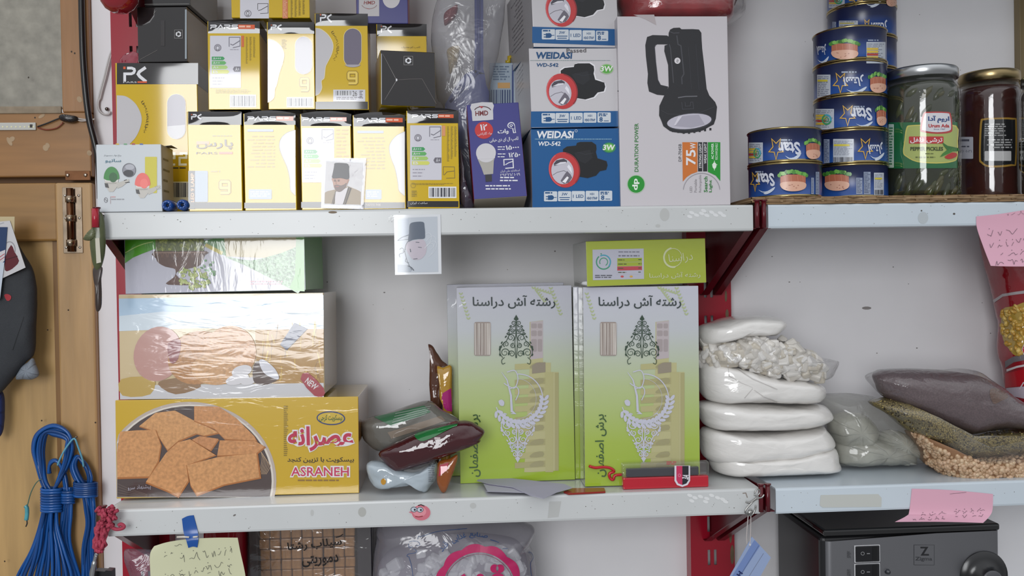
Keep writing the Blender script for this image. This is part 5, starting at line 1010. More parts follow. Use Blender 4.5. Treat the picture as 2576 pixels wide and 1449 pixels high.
# yellow biscuit carton
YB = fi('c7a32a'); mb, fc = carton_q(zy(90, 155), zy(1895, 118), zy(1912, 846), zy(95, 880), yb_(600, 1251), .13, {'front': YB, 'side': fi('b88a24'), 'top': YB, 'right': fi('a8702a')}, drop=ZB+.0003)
def clipell(cx, cy, rx, ry, x0, x1, y1, n=60):
    return [(min(max(cx+rx*math.cos(2*math.pi*k/n), x0), x1), min(cy+ry*math.sin(2*math.pi*k/n), y1)) for k in range(n)]
Q = lambda pts: zp(zy, *pts)
mb.poly(fc, Q(clipell(640, 740, 650, 590, 100, 1290, 862)), fi('b8aaa0'), 1); mb.poly(fc, Q(clipell(640, 740, 630, 570, 102, 1290, 860)), fi('d8cfc4'), 2); mb.poly(fc, Q(clipell(640, 740, 615, 558, 104, 1290, 858)), fi('4f4240'), 3)
for k in range(7): mb.stroke(fc, sp2(Q([(1150+k*14, 480+k*22), (1185+k*10, 560+k*12), (1160+k*9, 690)]), 4), 1.1, fi('b89a7a'), 4)
for k in range(5): mb.stroke(fc, sp2(Q([(108, 760+k*22), (200, 800+k*14), (330, 840+k*4)]), 4), 1, fi('75655e'), 4)
BIS = [(((270, 330), (390, 232), (535, 215), (668, 285), (862, 378), (750, 402), (690, 385), (560, 440), (480, 510), (425, 425), (390, 370)), 'b9834a'), (((680, 182), (860, 186), (990, 270), (1120, 400), (1140, 440), (905, 425), (830, 350), (680, 290)), 'b0733e'), (((660, 432), (720, 405), (860, 425), (800, 510)), 'a8683a'),
       (((126, 372), (250, 362), (390, 358), (428, 470), (410, 590), (345, 705), (106, 712), (104, 520)), 'b57a45'), (((870, 436), (1130, 440), (1205, 482), (1140, 535), (850, 550)), 'b27440'), (((560, 450), (648, 428), (835, 545), (620, 622), (636, 735), (560, 852), (480, 810), (320, 745), (470, 530)), 'b47843'), (((625, 620), (850, 562), (1142, 530), (1166, 712), (900, 765), (700, 842), (655, 770)), 'b67d48')]
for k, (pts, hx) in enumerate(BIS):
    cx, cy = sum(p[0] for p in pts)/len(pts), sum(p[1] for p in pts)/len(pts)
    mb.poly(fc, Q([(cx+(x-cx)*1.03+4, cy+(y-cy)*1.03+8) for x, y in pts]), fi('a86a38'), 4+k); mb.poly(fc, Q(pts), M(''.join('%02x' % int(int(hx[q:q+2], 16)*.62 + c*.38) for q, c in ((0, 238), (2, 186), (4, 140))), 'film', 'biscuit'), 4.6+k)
mb.text(fc, fa('پیشنهاد سرو'), *zy(186, 768, 358, 808), fi('b8b4c0'), 12, -4); mb.lines(fc, *zy(1345, 180, 1378, 560), 26, fi('8a7226'), 3, 3, .5)
mb.ell(fc, *zy(1696, 272), 36, 17.5, fi('2c3a6e'), 3, rot=2); mb.ell(fc, *zy(1696, 272), 33, 14.5, fi('c7a93a'), 4, rot=2); mb.text(fc, fa('بیسکویت کرجی'), *zy(1610, 246, 1782, 298), fi('3a5a2c'), 5, 0, .02)
T = fa('عصرانه'); mb.text(fc, T, *zy(1366, 322, 1874, 528), fi('ded8da'), 4, 0, .085); mb.text(fc, T, *zy(1376, 332, 1866, 518), fi('b8304e'), 6, 0, .03)
mb.text(fc, fa('بیسکویت با تزئین کنجد'.replace('ئ', 'ی')), *zy(1372, 562, 1868, 606), fi('3a322a'), 4, 0, .015)
mb.text(fc, 'ASRANEH', *zy(1390, 626, 1840, 714), fi('e2dcde'), 4, 0, .075); mb.text(fc, 'ASRANEH', *zy(1400, 636, 1830, 704), fi('c23a5c'), 6, 0, .01); mb.lines(fc, *zy(1450, 730, 1770, 748), 1, fi('8a6a3a'), 4)
y_as = mb.build('biscuit_carton', origin=fc.base, label='yellow carton printed with sesame biscuits on a plate, bottom of the carton stack', cat='carton'); top = fc.top
# silvery biscuit carton
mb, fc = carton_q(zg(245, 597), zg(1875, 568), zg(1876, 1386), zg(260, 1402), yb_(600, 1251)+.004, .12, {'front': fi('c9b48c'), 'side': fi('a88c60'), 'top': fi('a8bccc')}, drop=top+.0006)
G_ = lambda *pts: zp(zg, *pts)
mb.poly(fc, G_((250, 602), (1870, 574), (1872, 800), (252, 830)), fi('a9c2d8'), 1); mb.poly(fc, G_((252, 740), (600, 705), (1100, 715), (1872, 690), (1872, 846), (1500, 850), (900, 836), (252, 860)), fi('c9d4dc'), 2)
mb.poly(fc, G_((1330, 850), (1872, 842), (1872, 1380), (1500, 1382), (1340, 1150)), fi('a87e38'), 3)
g = random.Random(9)
for k in range(40): x, y = g.uniform(1350, 1860), g.uniform(880, 1370); mb.stroke(fc, G_((x, y), (x+g.uniform(-30, 30), y-g.uniform(60, 150))), g.uniform(1.5, 4), fi(g.choice(('c09a3c', '8f6a30', 'b98c3a', 'd0b050'))), 4)
mb.poly(fc, G_((256, 1290), (1872, 1270), (1874, 1384), (260, 1400)), fi('c4c3c6'), 5); mb.poly(fc, sp2(G_((270, 1240), (520, 1230), (500, 1360), (280, 1370)), 3, True), fi('b89a50'), 6)
mb.poly(fc, sp2(G_((560, 1280), (640, 1240), (820, 1230), (900, 1300), (700, 1360)), 3, True), fi('8a6a48'), 6)
mb.ell(fc, *zg(560, 1040), 60, 70, fi('b88a80'), 6, rot=20); mb.ell(fc, *zg(880, 1070), 78, 66, M('b07c48', 'film', 'biscuit'), 7, rot=-20); mb.ell(fc, *zg(1130, 1030), 66, 68, M('bd8a58', 'film', 'biscuit'), 8, rot=25); mb.ell(fc, *zg(1020, 1160), 62, 40, M('c49462', 'film', 'biscuit'), 9)
mb.poly(fc, sp2(G_((640, 960), (740, 930), (720, 1080), (660, 1110)), 3, True), fi('8a4a4a'), 9)
for x, y, rx, ry in ((1225, 1175, 26, 14), (1190, 1240, 30, 13), (1280, 1255, 20, 9)): mb.ell(fc, *zg(x, y), rx, ry, fi('d0cdd0'), 10, rot=-15)
mb.poly(fc, sp2(G_((1320, 1130), (1350, 1095), (1420, 1110), (1500, 1190), (1520, 1235), (1420, 1285), (1330, 1270), (1310, 1200)), 3, True), fi('4e3830'), 10); mb.poly(fc, sp2(G_((1362, 1095), (1410, 1090), (1490, 1160), (1520, 1230), (1490, 1238), (1400, 1190)), 3, True), fi('c9c8d0'), 11)
mb.poly(fc, G_((1640, 795), (1745, 842), (1580, 1012), (1528, 965)), fi('4a4e66'), 11); mb.poly(fc, sp2(G_((1690, 1240), (1745, 1185), (1872, 1310), (1872, 1372), (1800, 1370)), 2, True), fi('9c2a38'), 11); mb.text(fc, 'NEW', *zg(1725, 1252, 1830, 1302), fi('d8d0d0'), 12, 38, .02)
mb.build('biscuit_carton', origin=fc.base, label='silvery shrink-wrapped carton printed with coconut biscuits, middle of the carton stack', cat='carton'); top = fc.top
# white and green raisin carton
mb, fc = carton_q((313.5, 586), (767.5, 578), (767.5, 733), (313.5, 744), yb_(600, 1251)+.006, .12, {'front': f2('bdbcc8'), 'right': M('4d9a2a', 'gloss'), 'side': f2('5a9a30'), 'top': f2('5a9a30')}, yaw=-2.2, drop=top+.0004)
mb.poly(fc, sp2(G_((300, 60), (300, 320), (380, 270), (460, 235), (540, 212), (700, 150), (740, 60)), 2, True)[:40], f2('4f9a24'), 2) if 0 else mb.poly(fc, G_((298, 90), (298, 322), (360, 278), (430, 248), (520, 214), (600, 190), (720, 150), (720, 85)), f2('4f9a24'), 2)
mb.stroke(fc, sp2(G_((300, 240), (380, 195), (450, 168), (520, 152)), 4), 2.2, f2('b8d27a'), 3)
mb.poly(fc, G_((900, 150), (1080, 110), (1100, 90), (1100, 265), (1000, 225)), f2('4a8a3a'), 2); mb.stroke(fc, G_((935, 175), (1070, 245)), 9, f2('c0b030'), 3); mb.poly(fc, G_((1080, 100), (1660, 90), (1660, 200), (1580, 250), (1400, 280), (1100, 268)), f2('b9a87a'), 2)
mb.poly(fc, sp2(G_((1090, 268), (1300, 300), (1540, 240), (1690, 210), (1690, 540), (1600, 520), (1450, 440), (1250, 340)), 3, True), M('8fb08a', 'film2', 'leaf'), 3); mb.poly(fc, G_((1655, 95), (1718, 92), (1722, 545), (1640, 540), (1600, 520), (1645, 420)), f2('4f9a24'), 4)
mb.poly(fc, sp2(G_((530, 225), (940, 225), (930, 260), (905, 320), (865, 352), (740, 378), (700, 410), (760, 460), (840, 480), (835, 495), (640, 492), (635, 470), (690, 430), (700, 380), (680, 362), (620, 350), (565, 320), (545, 285)), 2, True), f2('5b3e34', 'mottle'), 4)
for k in range(9): mb.arc(fc, *zg(575+k*40, 275), 5, 11, 1.2, f2('8a6a58'), 5, 180, 360)
mb.stroke(fc, G_((535, 238), (938, 236)), 2.5, f2('8f7262'), 5)
g = random.Random(12)
def berries(n, x0, x1, y0, y1, cols, ly, r=(3, 5.5), inside=None):
    for k in range(n):
        x, y = g.uniform(x0, x1), g.uniform(y0, y1)
        if inside and not inside(x, y): continue
        mb.ell(fc, *zg(x, y), g.uniform(*r), g.uniform(*r)*.75, f2(g.choice(cols)), ly + (k % 9)*.25, rot=g.uniform(0, 90), n=8)
mb.poly(fc, G_((540, 100), (920, 95), (925, 224), (540, 226)), f2('5f6a2c'), 4); berries(110, 548, 918, 110, 218, ('8a9440', '76803a', '9aa04c', '5f6a30'), 5)
inb = lambda x, y: ((x-850)/130)**2 + ((y-440)/90)**2 < 1 and y > 340
berries(90, 720, 970, 345, 530, ('9aa85a', 'aab56a', '8a9a4c', 'b5bd78'), 6, (3.5, 6), inb); berries(25, 900, 1010, 300, 490, ('4d8a4a', '5f9a5a', '3f7a40'), 5, (2.5, 5))
mb.lines(fc, *zg(1290, 462, 1570, 500), 2, f2('c08a94'), 5, 3)
mb.build('raisin_carton', origin=fc.base, label='white and green carton printed with a footed bowl, top of the carton stack', cat='carton')

# noodle cartons, two deep on each side
DG = fi('2f4434'); CW = fi('c4c4d2'); TAN = [fi(h) for h in ('b5b07e', 'aaa474', 'a09a72', 'bab586')]
def noodle(q, yf, dz, art, lbl, dx=0, nm='noodle_carton'):
    hh = onY(q[0][0], q[0][1], yf).z - ZB
    gm = ramp_mat('noodle_print', 'Z', [(0, '9cb634'), (.22, 'a3b84c'), (.5, 'b3c08a'), (.78, 'bfc2c6'), (1, 'c2c2ce')], 0, hh, 'film')
    mb, fc = carton_q(*q, yf, .042, {'front': gm, 'side': M('a5a79c', 'film'), 'top': M('a7a8a4', 'film')}, drop=ZB+.0003)
    if art:
        N_ = lambda *pts: [(1100+x/2.541+dx, 680+y/2.541) for x, y in pts]; B = lambda a, b, c, d: N_((a, b))[0] + N_((c, d))[0]
        mb.text(fc, fa('رشتـه آش دراسنا'.replace('ـ', '')), *B(1030, 160, 1558, 245), fi('2e3a3a'), 6, 0, .012)
        g = random.Random(6)
        for (x0, y0, x1, y1, n) in ((1420, 112, 1540, 150, 7), (1530, 115, 1600, 300, 9), (1440, 130, 1500, 210, 6), (955, 150, 1010, 330, 8)):
            for k in range(n):
                t = k/n; x, y = x0+(x1-x0)*t, y0+(y1-y0)*t; mb.ell(fc, *N_((x-6, y))[0], 4, 1.8, fi('adb88c'), 2, rot=50); mb.ell(fc, *N_((x+6, y))[0], 4, 1.8, fi('adb88c'), 2, rot=-50)
        # old bridge in the background of the print
        mb.poly(fc, N_((1395, 330), (1480, 320), (1480, 590), (1530, 590), (1530, 650), (1580, 650), (1580, 1280), (1400, 1290), (1360, 1290), (1380, 900), (1395, 600)), TAN[3], 1)
        mb.poly(fc, N_((1400, 330), (1480, 322), (1480, 560), (1400, 570)), fi('b9aeb0'), 2)
        for y0, y1 in ((340, 370), (385, 420), (440, 520)): mb.rrect(fc, *B(1405, y0, 1440, y1), 3, fi('a59a9a'), 3); mb.rrect(fc, *B(1446, y0, 1474, y1), 3, fi('a59a9a'), 3)
        mb.poly(fc, N_((1490, 650), (1545, 650), (1545, 1290), (1495, 1290)), TAN[0], 3); mb.rect(fc, *B(1556, 655, 1580, 1280), TAN[1], 3)
        for k, y in enumerate((600, 700, 760, 815, 870, 940, 1000, 1090, 1170, 1230)):
            mb.poly(fc, N_((1300, y), (1495, y-14), (1495, y+26), (1300, y+36)), TAN[k % 2], 3); mb.poly(fc, sp2(N_((1400, y+10), (1430, y-8), (1480, y-12), (1480, y+20), (1400, y+26)), 2, True), TAN[2], 4)
        mb.poly(fc, N_((1410, 610), (1440, 590), (1495, 588), (1495, 650), (1410, 660)), fi('948a78'), 5)
        # window showing the strands
        mb.rrect(fc, *B(1040, 330, 1146, 546), 5, fi('9c8f88'), 5)
        for k in range(17): x = 1046+k*6; o = g.uniform(-5, 5); mb.stroke(fc, N_((x, 338), (x+o, 540)), g.uniform(1, 2), fi(g.choice(('c9c0b8', 'b8aca2', '8d8078', 'd0c8c0'))), 6)
        # arabesque
        for (cx, y0, col, inv, w) in ((1308, 290, DG, 1, 1.7), (1318, 1222, CW, -1, 2.4)):
            def P(x, y): return N_((cx + x, y0 + inv*y))[0]
            for sg in (-1, 1):
                for x, y, r0, a0, dr in ((17, 48, 17, 90, 1), (24, 92, 15, 200, -1), (34, 140, 25, 120, 1), (64, 182, 20, 60, -1), (20, 192, 17, 250, 1), (72, 236, 30, 150, 1), (28, 244, 23, 20, -1), (50, 112, 10, 0, 1), (98, 200, 9, 90, -1)):
                    mb.stroke(fc, [P(sg*(x + r0*(1-.8*k/20)*math.cos(math.radians(a0+dr*k*27))), y + r0*(1-.8*k/20)*math.sin(math.radians(a0+dr*k*27))) for k in range(21)], [w*(1.25-.7*k/20) for k in range(21)], col, 7)
                for st in (((0, 30), (4*sg, 70), (2*sg, 120), (8*sg, 170), (2*sg, 270)), ((6*sg, 112), (40*sg, 118), (62*sg, 160), (92*sg, 190), (104*sg, 236), (86*sg, 268)), ((74*sg, 266), (92*sg, 284), (88*sg, 308), (70*sg, 302)), ((10*sg, 70), (36*sg, 76), (44*sg, 104))): mb.stroke(fc, sp2([P(*p) for p in st], 4), w, col, 7)
                for x, y, ro in ((46, 92, 40), (66, 134, 50), (92, 172, 60), (106, 214, 80), (36, 66, 30), (104, 250, 110)): mb.ell(fc, *P(x*sg, y), 3.6, 1.7, col, 8, rot=ro*sg*inv, n=10)
            mb.poly(fc, [P(0, -6), P(16, 22), P(0, 34), P(-16, 22)], col, 8)
        cx, cy = 1325, 820
        mb.arc(fc, *N_((cx, cy))[0], 60, 62, 2.6, CW, 7, -95, 160); mb.arc(fc, *N_((cx-8, cy))[0], 47, 50, .8, CW, 7, -90, 90)
        for k in range(15):
            a = math.radians(-2 + k*10.5); r1 = 162; x, y = cx + r1*math.cos(a), cy + r1*math.sin(a)
            for s_, ro in ((-1, -38), (1, 38)): mb.ell(fc, *N_((x + s_*15*math.cos(a), y + s_*15*math.sin(a)))[0], 8.5, 4, CW, 8, rot=math.degrees(a)+90+ro)
        for st, w in ((((1215, 650), (1250, 700), (1275, 800), (1280, 900), (1300, 915), (1275, 915)), [1, 3, 5, 6, 4, 2]), (((1250, 650), (1300, 640), (1320, 690), (1300, 750), (1260, 740), (1230, 720)), 2.6), (((1260, 760), (1310, 745), (1325, 780), (1305, 830)), 2.4)): mb.stroke(fc, sp2(N_(*st), 4) if not isinstance(w, list) else N_(*st), w, CW, 9)
        mb.poly(fc, sp2(N_((1195, 835), (1215, 825), (1232, 840), (1228, 865), (1205, 862)), 2, True), CW, 9)
        vt(mb, fc, fa('برش اصفهان'), *B(1008, 920, 1082, 1320), fi('3d5a34'), 6, .012); g = random.Random(1)
    mb.build(nm, origin=fc.base, label=lbl, cat='carton', group='green noodle cartons'); return fc
yl, yr = yb_(1300, 1213), yb_(1616, 1222)
yl = max(yl, .02); yr = max(yr, .0165); print('YY', yl, yr, yb_(1676, 1229))
nl = noodle([zn(128, 112), zn(860, 100), zn(880, 1340), zn(140, 1370)], yl, 0, True, 'green noodle carton standing in front on the left, creased shiny wrap over its title', -316.5)
nr = noodle([zn(930, 112), zn(1670, 100), zn(1680, 1368), zn(945, 1385)], yr, 0, True, 'green noodle carton standing in front on the right, behind the stamp pad')
noodle([(1126, 717), (1420, 712), (1424, 1190), (1130, 1200)], yl+.047, 0, False, 'noodle carton standing behind the left front one, only its left edge showing')
noodle([(1442, 715), (1735, 712), (1738, 1190), (1446, 1200)], yr+.047, 0, False, 'noodle carton standing behind the right front one, only its left edge showing')
LIME = fi('a2ae36'); mb, fc = carton_q(zt_(315, 220), zt_(1605, 168), zt_(1620, 665), zt_(330, 692), yr-.004, .09, {'front': LIME, 'left': M('8f9189', 'film'), 'side': LIME, 'top': LIME, 'bottom': M('a7a59c', 'film')}, yaw=3, drop=nr.top+.0006)  # left side coloured grey to carry its shade
Zt = lambda *p: zp(zt_, *p)
mb.poly(fc, Zt((388, 292), (940, 280), (945, 608), (392, 622)), fi('b5b5c2'), 2); mb.arc(fc, *zt_(508, 425), 18, 18, 3, fi('3d8f6a'), 3, 30, 230); mb.arc(fc, *zt_(508, 425), 17, 17, 3.4, fi('4a9ab0'), 3, 240, 400); mb.arc(fc, *zt_(508, 425), 10, 10, 2.2, fi('3d8f6a'), 3, 150, 420); mb.poly(fc, Zt((470, 335), (490, 330), (485, 350)), fi('3d8f6a'), 3)
mb.lines(fc, *zt_(668, 312, 905, 330), 1, fi('6a6a78'), 3); mb.lines(fc, *zt_(668, 352, 915, 376), 1, fi('6a6a78'), 3, 4)
for k, hx in enumerate(('9cab34', '9cab34', 'b8404a', 'b5b5c2')): mb.poly(fc, Zt((655, 385+k*45), (922, 380+k*45), (922, 422+k*45), (655, 428+k*45)), fi(hx), 3); mb.lines(fc, *zt_(664, 398+k*45, 760, 416+k*45), 1, fi('4a4f30'), 4, k); mb.lines(fc, *zt_(882, 395+k*45, 918, 412+k*45), 1, fi('4a4f30'), 4, k+3)
mb.lines(fc, *zt_(415, 565, 650, 605), 2, fi('55555f'), 3, 5); mb.ell(fc, *zt_(708, 582), 4, 2.5, fi('c04a4a'), 4); mb.ell(fc, *zt_(806, 582), 4, 2.5, fi('d0a040'), 4)
mb.arc(fc, *zt_(1258, 378), 23, 24, 4.5, fi('c8cca0'), 3, 80, 260); mb.arc(fc, *zt_(1258, 378), 22, 23, 1.6, fi('c8cca0'), 3, -100, 80)
for k in range(8): a = math.radians(80+k*23); mb.ell(fc, 1693+23*math.cos(a), 648+24*math.sin(a), 3.6, 1.8, fi('c8cca0'), 4, rot=math.degrees(a)+60)
mb.text(fc, fa('دراسنا'), *zt_(1210, 330, 1470, 440), fi('c8cca0'), 4, -6); mb.text(fc, fa('رشته آش دراسنا'), *zt_(1000, 535, 1552, 606), fi('c6caa0'), 4, -1, .01)
mb.build('noodle_carton', origin=fc.base, label='small lime green carton lying across the right pair of noodle cartons', cat='carton')

# red plastic thread hanging over the carton, stamp pad, papers
mb = MB(); yq = nr.p.y - .0022; mb.tube([onY(*p, yq - .001*(k % 2)) for k, p in enumerate(sp2(zp(zn, (972, 1252), (1010, 1262), (1060, 1258), (1105, 1264), (1130, 1285), (1100, 1300), (1105, 1330), (1125, 1338), (1135, 1312), (1180, 1306)), 4))], .0019, M('b51e28', 'satin'), 8)
mb.build('twine', label='short red plastic twine stuck on the right noodle carton', cat='twine')
ys = max(yb_(1676, 1229), .002); cst = (onY(1568, 1229, ys).x, onY(1783, 1222, ys).x); xa, xb = cst; o = thing('stamp_pad', ((xa+xb)/2, ys+.005, ZB), 'red and black stamp pad in a clear case at the shelf edge', 'stamp pad')
t_ = pxm(ys); 
mb = MB().abox(xa, ys, ZB+.0002, xb, ys+.0112, ZB+30*t_, M('b51a2c', 'gloss'), .0014, 3); mb.build('base', o)
mb = MB().abox(xa+.005, ys+.003, ZB+30.5*t_, xb-.012, ys+.009, ZB+52*t_, M('2a2b36', 'satin'), .001); mb.build('pad', o)
mb = MB().abox(xa-.001, ys-.0004, ZB+30.3*t_, xb+.001, ys+.0116, ZB+66*t_, FILM, .002, 3); mb.build('lid', o, label='clear plastic lid')
mb = MB(); fl = Flat((0, ys-.001, 0), (0, -1, 0)); u_ = zp(zn, (1528, 1250), (1528, 1340), (1540, 1362), (1566, 1372), (1592, 1362), (1606, 1340), (1606, 1250))
mb.poly(fl, zp(zn, (1516, 1248), (1616, 1248), (1616, 1345), (1600, 1372), (1566, 1384), (1532, 1372), (1516, 1345)), M('d8d4dc', 'gloss'), 1); mb.poly(fl, u_[:4] + zp(zn, (1566, 1250)), M('c4325c', 'gloss'), 2); mb.poly(fl, zp(zn, (1566, 1250)) + u_[3:], M('24242c', 'gloss'), 2)
mb.text(fl, '3A', *zn(1572, 1298, 1602, 1340), M('e0dce4', 'gloss'), 3, -78, .03); mb.arc(fl, *zn(1547, 1310), 3, 3.5, 1, M('e09ab0', 'gloss'), 3); mb.lines(fl, *zn(1465, 1222, 1530, 1246), 2, M('b04a50', 'gloss'), 2)
mb.build('clip_label', o, label='white rimmed pink and black label')
WPAP = M('b3b1c2', 'matte'); mb = MB()
for k in range(5): mb.prism([onZ(*p, ZB+.0003+k*.0009) for p in zp(zs, (1075-k*4, 1190), (1500, 1215), (1480+k*8, 1262), (1300, 1258), (1080+k*3, 1250))], V((0, 0, .0004)), WPAP)
for k in range(5): pass
pts = [onZ(*p, ZB+.0052) for p in zp(zs, (1005, 1165), (1060, 1125), (1320, 1150), (1700, 1190), (1765, 1222), (1640, 1250), (1535, 1298), (1430, 1275), (1290, 1218), (1100, 1192))]
for i, p in enumerate(pts):
    if i in (6, 7, 5): p.z -= .0012
mb.prism(pts, V((0, 0, .0004)), M('a9a7ba', 'matte')); mb.build('paper', label='folded white papers lying in front of the left noodle carton', cat='paper')
mb = MB(); mb.prism([onZ(*p, ZB+.0003) for p in ((1418, 1240), (1440, 1232), (1520, 1231), (1523, 1240), (1430, 1245))], V((0, 0, .0022)), M('8f2a24', 'satin')); mb.build('card', label='thin red card lying at the shelf edge between the papers and the stamp pad', cat='card')

# loose snack packets beside the yellow carton
gl = lambda h, k='wrinkle': M(h, 'gloss', k)
ysn = .05
mb = MB(); pouch(mb, zp(zs, (130, 1015), (230, 990), (330, 1020), (520, 1062), (690, 1005), (686, 1120), (640, 1190), (602, 1228), (560, 1190), (520, 1172), (400, 1190), (290, 1204), (205, 1196), (150, 1120)), ysn-.006, .022, .03, gl('a9b4bc'), amp=.0035, fr=60, seed=2, e=3); settle(mb, ZB+.0002)
sk = Skin(mb, 6); mb.ell(sk, *zs(268, 1170), 6, 8, M('b8862a', 'gloss'), 1); mb.lines(sk, *zs(622, 1030, 672, 1180), 9, M('7d8890', 'gloss'), 1, 4, .4); mb.build('snack_packet', label='crumpled pale blue-grey packet at the bottom of the snack heap', cat='packet'); tz = max(v.z for v in mb.v)
mb = MB(); pouch(mb, zp(zs, (95, 690), (340, 610), (610, 530), (730, 600), (870, 690), (700, 760), (510, 830), (260, 930), (130, 860), (92, 780)), .085, .028, .03, gl('6d6a64'), amp=.002, fr=40, seed=3, e=3)
sk = Skin(mb, 6); mb.poly(sk, zp(zs, (190, 660), (590, 570), (640, 620), (330, 730)), M('3f6a4c', 'gloss'), 1)
for k in range(5): mb.stroke(sk, zp(zs, (330+k*8, 725-k*22), (600+k*10, 640-k*16)), 1.4, M('97a098', 'gloss'), 2)
mb.poly(sk, zp(zs, (300, 780), (720, 650), (760, 690), (330, 830)), M('84776a', 'gloss'), 1); mb.build('snack_packet', label='grey and green wafer packet lying tilted behind the maroon packet', cat='packet')
mb = MB(); pouch(mb, zp(zs, (240, 930), (500, 800), (700, 735), (850, 690), (950, 690), (1020, 730), (1068, 772), (1040, 830), (1010, 870), (760, 970), (560, 1040), (380, 1085), (320, 1060), (270, 1010)), .034, .02, .018, gl('3f1218'), amp=.0016, fr=45, seed=4, e=3)
sk = Skin(mb, 6); mb.poly(sk, sp2(zp(zs, (515, 800), (640, 760), (860, 715), (760, 770), (640, 830), (560, 850)), 3, True), M('1f6a34', 'gloss'), 1); mb.lines(sk, *zs(670, 820, 720, 850), 1, M('b8a8a8', 'gloss'), 1); mb.stroke(sk, zp(zs, (700, 770), (850, 730)), 1.2, M('5fa070', 'gloss'), 2)
mb.build('snack_packet', label='shiny maroon wafer packet with a green patch, lying across the heap', cat='packet')
mb = MB(); pouch(mb, zp(zs, (622, 138), (655, 148), (690, 200), (730, 260), (790, 320), (760, 420), (740, 560), (720, 900), (700, 1100), (650, 1150), (650, 800), (634, 550), (630, 400), (636, 250), (662, 200)), .135, .008, .008, gl('5d3a2c'), amp=.002, seed=6, e=4); settle(mb, ZB+.0003); mb.build('snack_packet', label='tall brown packet standing at the back with a curled tip', cat='packet')
mb = MB(); pouch(mb, zp(zs, (692, 326), (740, 332), (806, 320), (812, 470), (814, 620), (800, 1000), (780, 1200), (730, 1150), (720, 900), (735, 620), (712, 570), (706, 450)), .112, .008, .007, M('b58a2e', 'gloss', 'wrinkle'), amp=.0012, seed=7, e=4); settle(mb, ZB+.0003)
sk = Skin(mb, 6); mb.poly(sk, zp(zs, (735, 470), (800, 430), (808, 615), (770, 610), (722, 560)), M('a81f70', 'gloss'), 1); mb.build('snack_packet', label='gold packet with a magenta patch standing against the noodle carton', cat='packet')
mb = MB(); pouch(mb, zp(zs, (705, 985), (780, 960), (852, 930), (830, 1040), (790, 1150), (760, 1222), (725, 1222), (690, 1150), (690, 1060)), .03, .007, .006, M('8a4a1c', 'gloss', 'wrinkle'), amp=.0015, seed=9, e=4); settle(mb, ZB+.0003)
sk = Skin(mb, 6); mb.poly(sk, zp(zs, (715, 1040), (785, 1020), (770, 1080), (705, 1130)), M('a82a40', 'gloss'), 1); mb.build('snack_packet', label='small orange-brown packet with a red patch at the foot of the heap', cat='packet')

# ---------------------------------------------------------------- sugar bags, pulses and notes
def inside(p, poly):
    c = False; n = len(poly)
    for i in range(n):
        a, b = poly[i], poly[i-1]
        if (a[1] > p[1]) != (b[1] > p[1]) and p[0] < (b[0]-a[0])*(p[1]-a[1])/(b[1]-a[1]) + a[0]: c = not c
    return c
def scatter(mb, skin, poly, n, r, mats, seed, sub=1, sc=(1, 1, 1), jit=.06, sink=.4, lump=False):
    g = random.Random(seed); xs = [p[0] for p in poly]; ys = [p[1] for p in poly]; k = 0; tries = 0
    while k < n and tries < n*12:
        tries += 1; p = (g.uniform(min(xs), max(xs)), g.uniform(min(ys), max(ys)))
        if not inside(p, poly): continue
        q = skin.at(*p)
        if q is None: continue
        rr = r*g.uniform(.75, 1.2); rot = Matrix.Rotation(g.uniform(0, 6.28), 3, V((g.uniform(-1, 1), g.uniform(-1, 1), g.uniform(-1, 1))).normalized())
        q = q + (q-CAM).normalized()*rr*sink
        if lump: 
            ax = [rot @ V(a) for a in ((1, 0, 0), (0, 1, 0), (0, 0, 1))]; a, b, c = rr*g.uniform(1.3, 2.0), rr*g.uniform(1.2, 1.7), rr*g.uniform(1.2, 1.7)
            mb.box(q - ax[0]*a/2 - ax[1]*b/2 + ax[2]*c/2, ax[0], ax[1], ax[2], a, b, c, g.choice(mats), rr*.3, 2)
        else: mb.sphere(q, rr, g.choice(mats), sub, sc, rot, jit)
        k += 1
SUG = M('dedbd7', 'bag'); SYC = .085
S1 = [(172, 190), (300, 138), (450, 102), (600, 95), (720, 106), (776, 146), (770, 182), (720, 228), (640, 243), (400, 248), (300, 288), (172, 300)]
S2 = [(172, 312), (330, 272), (450, 242), (560, 240), (700, 280), (850, 300), (1000, 398), (1060, 470), (1066, 545), (1000, 555), (850, 540), (650, 515), (480, 462), (330, 432), (172, 438)]
S3 = [(176, 442), (330, 436), (500, 484), (700, 528), (900, 552), (1040, 592), (1072, 650), (1050, 700), (980, 724), (800, 734), (640, 726), (450, 720), (250, 720), (178, 640)]
S4 = [(182, 728), (500, 722), (800, 742), (1040, 742), (1124, 815), (1080, 862), (950, 895), (800, 914), (600, 922), (350, 922), (230, 905), (180, 840)]
S5 = [(200, 922), (400, 928), (700, 930), (1020, 898), (1082, 922), (1142, 1020), (1080, 1060), (1000, 1095), (850, 1120), (600, 1138), (320, 1164), (220, 1140), (188, 1060)]
S6 = [(255, 1172), (330, 1172), (600, 1148), (850, 1124), (1060, 1092), (1140, 1110), (1166, 1200), (1172, 1264), (1000, 1280), (600, 1298), (330, 1300), (260, 1255)]
names = ('bag of white sugar tipped on top of the bag pile', None, 'bag of white sugar with long folds, just under the lump bag', 'bag of white sugar fourth from the top of the pile', 'bag of white sugar second from the bottom of the pile', 'bag of white sugar at the bottom of the pile')
